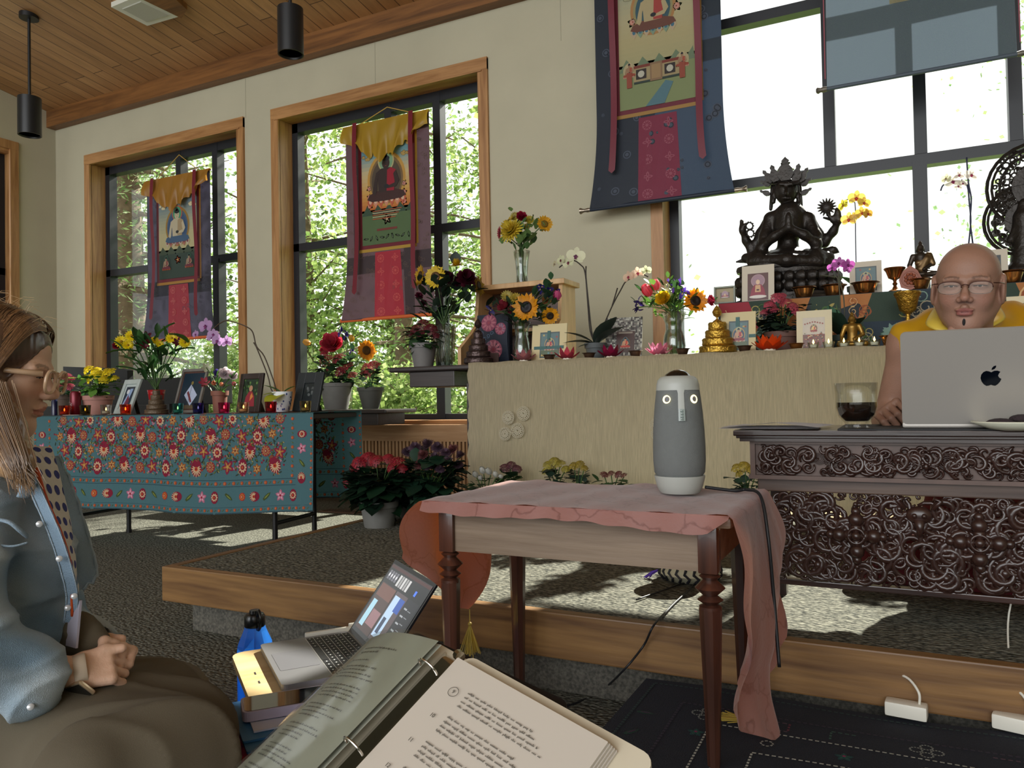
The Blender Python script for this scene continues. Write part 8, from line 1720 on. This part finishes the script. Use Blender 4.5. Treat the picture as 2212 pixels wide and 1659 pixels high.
# glasses
M_gl = mat('amber_acetate', '#e4c09c', rough=.12, alpha=.75, coat=.6); m = MB()
for y in (-1, 1):
    cx = y*.0345; pts = []
    for k in range(29): a = 2*pi*k/28; pts.append(PW(.1135-.10*abs(cx+.0265*cos(a)*abs(cos(a))**-.35 if abs(cos(a)) > 1e-3 else cx)**1.6, cx+.0262*(abs(cos(a))**.75)*(1 if cos(a) > 0 else -1), .0-.003+.0225*(abs(sin(a))**.75)*(1 if sin(a) > 0 else -1)))
    m.tube(pts, .0031, 7); m.tube([PW(.106, y*.062, .012), PW(.05, y*.080, .010), PW(-.01, y*.083, .006), PW(-.03, y*.082, -.012)], [.0035, .0028, .0025, .002], 7, flat=1.7)
m.tube([PW(.113, -.009, .006), PW(.1165, 0, .010), PW(.113, .009, .006)], .0026, 7); m.obj('glasses', M_gl, wm, smooth='all')
m = MB()
for y in (-1, 1): c0 = y*.0345; m.add([PW(.112-.10*abs(c0+.025*cos(a))**1.6, c0+.025*(abs(cos(a))**.75)*(1 if cos(a) > 0 else -1), -.003+.0215*(abs(sin(a))**.75)*(1 if sin(a) > 0 else -1)) for a in [2*pi*k/20 for k in range(20)]], [tuple(range(20))])
m.obj('lens', glass('lens_glass', (.96, .96, .94), .12, .0), wm)
# polka dot top
D = SDF(); D.ell(BP(.015, 0, -.17), (.108, .14, .19), .05, 'u', BRt).ell(BP(.06, .055, -.16), (.07, .062, .07), .05, 'u', BRt).ell(BP(.06, -.055, -.16), (.07, .062, .07), .05, 'u', BRt).ell(BP(.04, 0, -.34), (.11, .14, .16), .06, 'u', BRt); D.cap(BP(-.01, -.09, -.03), BP(-.01, .09, -.03), .05, .05, .05)
rr = random.Random(12); iv = np.array(BMx.inverted())
def dots(co, nr):
    q = co@iv[:3, :3].T+iv[:3, 3]; u, v = q[:, 1]/.042, q[:, 2]/.044; j = np.floor(v); u = u+.5*(j % 2); fu, fv = u-np.floor(u)-.5, v-j-.5; d = np.sqrt((fu/.34)**2+(fv/.40)**2) < .85; c = np.tile(np.array(S('#d8d4cc')), (len(co), 1)); c[d] = np.array(S('#2c347c')); return c
sobj('polka_dot_top', D.mesh(.0045), mat('cotton_print', vc=True, rough=.8), wm, dots, disp=lambda co, nr: .0015*np.sin(co[:, 2]*60+co[:, 0]*40))
# orange lanyard and badge
lc_ = spline([LP(*p) for p in [(10, 960, 1.34), (55, 1010, 1.335), (88, 1090, 1.325), (118, 1160, 1.32), (143, 1235, 1.325), (158, 1320, 1.34)]], 6); rc_ = spline([LP(*p) for p in [(112, 965, 1.44), (128, 1020, 1.44), (146, 1100, 1.43), (160, 1170, 1.42), (166, 1240, 1.40), (165, 1320, 1.38)]], 6)
def tsurf(x, y, o):          # x 0..1 across the opening, y 0..1 downwards
    t = max(0, min(.999, y))*(len(lc_)-1); i_ = int(t); f_ = t-i_; a = lc_[i_].lerp(lc_[min(i_+1, len(lc_)-1)], f_); b_ = rc_[i_].lerp(rc_[min(i_+1, len(rc_)-1)], f_); q = a.lerp(b_, x); tc2 = (CAM-wo-q).normalized(); return q+tc2*(.012*sin(pi*min(1, max(0, x)))+o)
m = MB(); m.color('#d8d4cc'); m.grid(lambda u, v: tsurf(u, v, 0), 10, 30)
for r_ in range(11):
    for c_ in range(4): cx_, cy_ = (c_+.35+.5*(r_ % 2))*.27, .04+r_*.088; m.color('#2c347c'); m.poly([tsurf(min(1, cx_+.085*cos(a)), cy_+.026*sin(a), .0012) for a in [2*pi*k/14 for k in range(14)]])
m.obj('top_front', mat('cotton_print', vc=True, rough=.8), wm, smooth=False)
m = MB()
for pts in ([(30, 985, 1.30), (62, 1035, 1.305), (104, 1105, 1.30), (138, 1180, 1.30), (153, 1240, 1.31), (156, 1330, 1.33)], [(78, 1010, 1.32), (100, 1080, 1.315), (130, 1150, 1.31), (150, 1215, 1.31), (157, 1270, 1.32)]): m.tube(spline([LP(*p) for p in pts], 5), .0038, 7, flat=.7)
m.obj('lanyard', mat('orange_cord', '#c8501c', rough=.6), wm, smooth='all')
m = MB(); m.M = aim(LP(157, 1345, 1.33), (-.1, -1, .1)); m.box(-.012, -.04, -.002, .02, .04, .002); m.obj('badge', mat('badge_clear', '#b8b4c4', rough=.2), wm)
# denim shirt
def denim(c='#8fa8bc', c2='#6f8aa2'): return mat('light_denim', vc=True, rough=.85, noise=.14, nscale=9, bump=.5, bscale=700)
def dcol(co, nr):
    n = np.sin(co[:, 0]*31+np.sin(co[:, 2]*23)*1.5)*np.sin(co[:, 1]*27+co[:, 2]*19); a, b = np.array(S('#bccad2')), np.array(S('#84a0b6')); t = np.clip(.5+.8*n, 0, 1)[:, None]; return a*t+b*(1-t)
def wrk(co, nr): a = co[:, 0]*.72+co[:, 1]*.69; return .007*(np.abs(np.sin(co[:, 2]*16+np.sin(a*11)*2.2+a*6))**2-.4)+.0075*(1-np.abs(np.sin(co[:, 2]*21-a*19+np.sin(a*14+co[:, 2]*9)*1.9)))**3+.004*(1-np.abs(np.sin(co[:, 2]*38+a*31+np.sin(a*23)*1.9)))**4+.0012*np.sin(a*120+co[:, 2]*90)
D = SDF(); D.ell(BP(.005, 0, -.17), (.128, .172, .20), .06, 'u', BRt).ell(BP(.055, -.075, -.17), (.08, .07, .085), .05, 'u', BRt).ell(BP(.03, -.02, -.35), (.13, .165, .15), .06, 'u', BRt)
D.cap(BP(-.02, -.13, -.045), BP(-.02, .13, -.045), .062, .062, .05).cap(sh_n, LP(-110, 1290, 1.2), .068, .062, .05).cap(LP(-110, 1290, 1.2), LP(-60, 1420, 1.2), .062, .062, .05).cap(LP(-60, 1420, 1.2), LP(62, 1458, 1.245), .06, .046, .04)
D.cap(sh_f, el_f, .06, .05, .05).cap(el_f, LP(205, 1372, 1.455), .05, .034, .03); D.cap(LP(40, 1440, 1.24), LP(60, 1500, 1.225), .045, .03, .04); D.cap(LP(75, 1435, 1.26), LP(88, 1455, 1.25), .04, .04, .03)
# opening down the front
for a, b, r1, r2 in (((.12, .025, .06), (.20, .035, -.12), .085, .085), ((.20, .035, -.12), (.205, .045, -.24), .078, .065), ((.205, .045, -.24), (.21, .02, -.33), .06, .03)): D.cap(BP(*a), BP(*b), r1, r2, .012, 's')
D.cap(LP(98, 1468, 1.26), wr_n, .033, .037, .006, 's'); D.cap(LP(212, 1378, 1.45), wr_f, .022, .026, .006, 's')
D.cap(BP(-.01, 0, -.02), BP(.0, 0, .12), .058, .075, .01, 's')
sobj('denim_shirt', D.mesh(.0045), denim(), wm, dcol, disp=wrk)
# far front panel hanging open, near placket, collar
m = MB(); m.color('#8fa6b8')
def flap(u, v):
    pts = [(126, 985, 1.46), (156, 1050, 1.47), (183, 1130, 1.47), (208, 1222, 1.47), (205, 1250, 1.46), (178, 1272, 1.45)]; q = spline([LP(*p) for p in pts], 4); e_ = q[min(len(q)-1, int(v*(len(q)-1)))]
    pin = [(112, 985, 1.43), (136, 1060, 1.44), (152, 1120, 1.44), (161, 1180, 1.44), (166, 1230, 1.44), (172, 1275, 1.44)]; r_ = spline([LP(*p) for p in pin], 4); i_ = r_[min(len(r_)-1, int(v*(len(r_)-1)))]
    return i_.lerp(e_, u)+V((0, 0, .003*sin(v*50)*u))
m.grid(flap, 6, 20); ed = [flap(1, k/20) for k in range(21)]; m.color('#a8bccb'); m.tube([p+V((.0015*sin(i*2.3), 0, .0015*cos(i*2.1))) for i, p in enumerate(ed)], .003, 6); m.obj('shirt_front_panel', denim(), wm, smooth='all')
m = MB(); m.color('#8ea7bd'); pl = [(62, 1010, 1.315), (98, 1090, 1.29), (128, 1160, 1.29), (152, 1235, 1.30), (163, 1290, 1.32), (157, 1345, 1.335)]
pq = spline([LP(*p) for p in pl], 6); toc = lambda q: (CAM-wo-q).normalized()
m.add([q+toc(q)*.002+V((.7, .4, 0))*w_+V((0, 0, .0012*sin(i*1.9))) for i, q in enumerate(pq) for w_ in (-.021, -.007, .007)], [(i*3+j, i*3+j+1, i*3+j+4, i*3+j+3) for i in range(len(pq)-1) for j in range(2)])
for w_ in (-.0185, .0045): m.color('#b8c8d4'); m.tube([q+toc(q)*.0035+V((.7, .4, 0))*w_ for q in pq], .0009, 4)
m.obj('button_placket', denim(), wm, smooth='all')
for px, py, d in ((42, 1052, 1.30), (85, 1132, 1.275), (128, 1207, 1.28), (160, 1288, 1.305), (146, 1313, 1.32), (66, 1527, 1.19)):
    q = LP(px, py, d); n_ = toc(q); m = MB(); m.M = aim(q, n_); m.lathe([(0, 0), (.0045, 0), (.0052, .001), (.0038, .0022), (0, .0026)], 14); m.obj('snap_button', mat('pearl_snap', '#d8dce0', rough=.2, metal=.3), wm, smooth=True)
m = MB(); m.color('#9cb2c4')
for pts in ([(-20, 985, 1.33), (30, 1000, 1.30), (62, 1030, 1.29), (50, 1075, 1.285)], ): 
    q = [LP(*p) for p in pts]; m.tube(spline(q, 5), [.012]*16, 8, flat=.35)
m.tube(spline([LP(-15, 1120, 1.25), LP(20, 1128, 1.245), LP(42, 1145, 1.25), LP(58, 1158, 1.265)], 5), .006, 6, flat=.5); m.tube(spline([LP(-15, 1175, 1.24), LP(25, 1180, 1.24), LP(60, 1172, 1.255)], 5), .002, 5); m.obj('collar', denim(), wm, smooth='all')
# watch
wd = (kn_n-wr_n).normalized(); wc = wr_n+wd*.006; m = MB(); Mx = wd.to_track_quat('Z', 'Y').to_matrix().to_4x4(); m.M = Matrix.Translation(wc) @ Mx; m.lathe([(.0262, -.010), (.0278, -.009), (.0278, .009), (.0262, .010)], 30, caps=False, sq=1.12); m.obj('watch_band', mat('cream_silicone', '#d4c4b0', rough=.5), wm, smooth='all')
q = LP(170, 1494, 1.268); m = MB(); m.M = aim(q, V((.15, -.62, -.45)).normalized(), 1) @ Matrix.Rotation(R(25), 4, 'Z'); m.box(-.021, -.017, -.008, .021, .017, .0, .004); m.obj('watch_case', mat('watch_gold', '#d8c0a0', metal=.7, rough=.25), wm, smooth=True)
m = MB(); m.M = aim(q, V((.15, -.62, -.45)).normalized(), 1) @ Matrix.Rotation(R(25), 4, 'Z'); m.box(-.0185, -.0145, .0, .0185, .0145, .0012, .0005); m.obj('watch_face', mat('phone_glass', ''), wm)
# skirt
D = SDF(); pel = BP(-.02, 0, -.40)
D.cap(pel+V((-.03, -.02, -.10)), BP(-.05, 0, -.49), .13, .13, .06); K1, K2 = LP(368, 1665, 1.22), LP(350, 1525, 1.5)
D.cap(BP(0, -.09, -.46), K1, .11, .08, .07).cap(BP(0, .09, -.46), K2, .10, .066, .07); D.cap(K1, LP(200, 1700, 1.12), .085, .08, .08).cap(K2, LP(200, 1620, 1.35), .07, .07, .08); D.ell(LP(235, 1600, 1.33), (.16, .16, .09), .08)
[D.cap(LP(x0, y0, 1.36), LP(x1, y1, 1.36), .016, .012, .012) for x0, y0, x1, y1 in ((140, 1420, 176, 1352), (160, 1425, 196, 1368), (182, 1425, 212, 1385))]; D.cap(LP(150, 1440, 1.37), LP(172, 1385, 1.38), .03, .022, .03); D.cap(LP(425, 1590, 1.38), LP(350, 1690, 1.2), .05, .06, .08)
def fold(co, nr):
    q = co@np.array(Tl.to_3x3()).T; u = co[:, 0]*.6+co[:, 1]*.8; v = co[:, 0]*.8-co[:, 1]*.6; return .016*((1-np.abs(np.sin(v*15+np.sin(u*4.5)*1.3+co[:, 2]*9)))**2-.3)+.006*(1-np.abs(np.sin(v*31+np.sin(u*7+1)*1.8+co[:, 2]*17)))**2
sobj('skirt', D.mesh(.008, lo=(-1, -1, .02), hi=(1.2, 1.2, 1)), mat('olive_cotton', '#5e5646', rough=.9, noise=.08, nscale=6, bump=.12, bscale=900), wm, disp=fold)
cu = thing('seat_cushion', 'dark flat cushion under the seated woman', 'cushion', (WC.x+.05, WC.y, 0)); m = MB(); m.box(-.42, -.42, 0, .30, .36, .09, .04); m.obj('cushion_body', mat('dark_cushion', ''), cu, smooth=True)
# ---------------- monk ----------------
MC_ = PD(2090, 622, 1.98); tc_ = (CAM-MC_); HM2 = frame(MC_, (tc_.x-.12, tc_.y, 0), R(-4), R(5)); skM = '#946f5c'
mk = thing('person', 'bald monk with thin glasses and yellow sleeveless shirt behind the silver laptop', 'person', (MC_.x, MC_.y, ZP)); mo_ = V((MC_.x, MC_.y, ZP)); T2 = Matrix.Translation(-mo_); HL2 = T2 @ HM2
D = SDF(); PM = head_sdf(D, HL2, .93, 1.04, 1.02, 1.2, .062, .17); h2 = D.mesh(.0025)
MP = lambda px, py, d: PD(px, py, d)-mo_
s_n, s_f = MP(1964, 742, 2.20), MP(2255, 730, 2.20); e_n = MP(1922, 905, 2.26); w_n = MP(1932, 905, 2.085); e_f = MP(2215, 895, 2.22); w_f = MP(2112, 762, 2.0)
D = SDF(); kn = MP(1916, 882, 2.01); hand(D, w_n, kn, V((-.55, -.3, .75)), .95, (1.1, 1.2, .8), thumb=V((.1, -.9, .15)), side=-1); D.cap(w_n, w_n.lerp(e_n, .5), .026, .036, .02)
k2 = MP(2082, 716, 1.93); hand(D, w_f, k2, V((0, -.5, .85)), .95, (1.3, 1.0, .6), side=1, thumb=V((-.6, -.3, .5))); D.cap(w_f, w_f.lerp(e_f, .5), .027, .036, .02); h3 = D.mesh(.0024)
D = SDF(); D.cap(s_n, e_n, .050, .043, .03).cap(e_n, w_n, .043, .028, .03).cap(s_f, e_f, .05, .043, .03).cap(e_f, w_f, .043, .028, .03); cx = (s_n+s_f)/2; D.cap(s_n, s_f, .05, .05, .04).cap(cx, cx+V((0, .03, -.18)), .10, .12, .08).cap(cx+V((0, -.02, .02)), PM(-.04, 0, -.12), .07, .058, .05); b3 = D.mesh(.006)
sobj('body', join([h2, h3, b3]), skinmat('skin_tan', skM), mk, facecol(skM, '#8c4c48', HL2.inverted(), .93, 1.03, '#4a362c', '#a06858'))
eyes(mk, PM, HL2, .93, '#1c1410', .45)
m = MB(); m.M = Matrix.Translation(PM(.0905, .0, -.093)) @ HL2.to_3x3().to_4x4(); m.ball((0, 0, 0), (.003, .0035, .009), 8, 6); m.obj('chin_hair', mat('hair_black', '#14100e', rough=.8), mk)
m = MB(); m2 = MB(); m3 = MB()
for y in (-1, 1):
    c0 = y*.0345
    f_ = lambda a: PM(.1105-.16*abs(c0+.026*cos(a))**1.7, c0+.0265*(abs(cos(a))**.7)*(1 if cos(a) > 0 else -1), -.002+.0165*(abs(sin(a))**.8)*(1 if sin(a) > 0 else -1))
    m.tube([f_(pi*k/14) for k in range(15)], .0013, 6); m2.tube([f_(pi+pi*k/14) for k in range(15)], .0006, 5); m3.add([f_(2*pi*k/20) for k in range(20)], [tuple(range(20))])
    m.tube([PM(.1, y*.062, .010), PM(.06, y*.078, .010), PM(.0, y*.084, .010), PM(-.02, y*.084, .0)], .0014, 6)
m.tube([PM(.109, -.010, .004), PM(.113, 0, .007), PM(.109, .010, .004)], .0012, 6); m.obj('glasses', mat('bronze_wire', '#4a2c24', metal=.7, rough=.3), mk, smooth='all'); m2.obj('lens_rim', mat('silver_wire', '#b0a898', metal=.9, rough=.2), mk); m3.obj('lens', glass('lens_glass', ()), mk)
D = SDF(); D.cap(s_n+V((.018, 0, .0)), s_f-V((.018, 0, 0)), .072, .072, .05).cap(cx+V((-.06, .01, -.02)), cx+V((-.05, .04, -.26)), .12, .13, .08).cap(cx+V((.06, .01, -.02)), cx+V((.05, .04, -.26)), .12, .13, .08); D.cap(cx+V((0, -.01, .0)), PM(-.05, 0, -.15), .10, .072, .05)
D.cap(PM(-.03, 0, -.15), PM(.03, 0, -.02), .062, .075, .008, 's'); D.cap(s_n+V((-.03, 0, -.03)), e_n, .046, .06, .01, 's'); D.cap(PM(.03, 0, -.16), PM(.12, 0, -.20), .03, .045, .01, 's')
sobj('yellow_shirt', D.mesh(.005), mat('yellow_silk', '#d8a41c', rough=.5, trans=.3, noise=.06, nscale=10), mk, disp=lambda co, nr: .004*np.sin(co[:, 0]*48+co[:, 2]*30+np.sin(co[:, 2]*25))+.002*np.sin(co[:, 0]*95-co[:, 2]*60))
for s_ in (-1, 1):
    m = MB(); pts = [MP(*q) for q in ([(2026, 668, 2.1), (2020, 700, 2.02), (2052, 714, 1.985)] if s_ < 0 else [(2146, 660, 2.1), (2150, 690, 2.02), (2112, 714, 1.985)])]
    m.tube(spline(pts, 6), [.012, .014, .016, .018, .02, .022, .021, .018, .016, .014, .011, .008, .004], 8, flat=.35); m.obj('collar', mat('yellow_silk_light', '#dcc04c', rough=.5, trans=.2), mk, smooth='all')
# lower body: robe folded on the platform behind the desk
D = SDF(); bx = cx; z0 = -mo_.z+ZP
D.cap(V((bx.x, bx.y+.08, .12)), V((bx.x, bx.y+.05, .25)), .17, .14, .08); D.cap(V((bx.x-.05, bx.y+.05, .08)), V((bx.x-.28, bx.y-.06, .07)), .10, .065, .08).cap(V((bx.x+.05, bx.y+.05, .08)), V((bx.x+.28, bx.y-.06, .07)), .10, .065, .08)
sobj('robe', D.mesh(.010), mat('maroon_robe', '#6a2028', rough=.9), mk)

# ---------------- nest sub-parts under their parts ----------------
NEST = {'lens': 'glasses', 'lens_rim': 'glasses', 'watch_face': 'watch_case', 'snap_button': 'denim_shirt', 'button_placket': 'denim_shirt', 'flame': 'tealight', 'key_legends': 'keys', 'cap_loop': 'cap', 'rod_knob': 'rod', 'verse_number': 'page_stack', 'slot': 'desk_board', 'tassel': ('runner_cloth', 'ring_cushion'), 'crochet_medallion': 'linen_cloth', 'water': 'vase', 'beak_tip': 'beak_panel', 'beak_marking': 'beak_panel', 'pupil': 'eye_ring', 'base_marking': 'base_ring', 'print': 'mat_board', 'trackpad': 'base', 'keyboard_well': 'base', 'carved_frieze': 'frieze_backing', 'can_marking': 'can_body', 'grille': 'vent_frame', 'hook': 'hanging_cord', 'cut_pattern': 'vase', 'apple_emblem': 'lid', 'gold_panel': 'brocade_border', 'clear_sleeve': 'page_in_sleeve', 'side_braid': ''}
base_of = lambda o: o.name.split('.')[0]
by_root = {}
for o in list(bpy.data.objects):
    if o.parent and o.parent.parent is None and o.type == 'MESH': by_root.setdefault(o.parent.name, []).append(o)
for rn, ch in by_root.items():
    for o in ch:
        want = NEST.get(base_of(o))
        if not want: continue
        want = (want,) if isinstance(want, str) else want
        c = [q for q in ch if base_of(q) in want and q is not o and q.matrix_basis == Matrix.Identity(4)]
        if not c: continue
        if len(c) > 1:
            bb = lambda q: sum((V(v) for v in q.bound_box), V())/8
            cen = o.matrix_basis @ bb(o); c.sort(key=lambda q: (bb(q)-cen).length)
        o.parent = c[0]
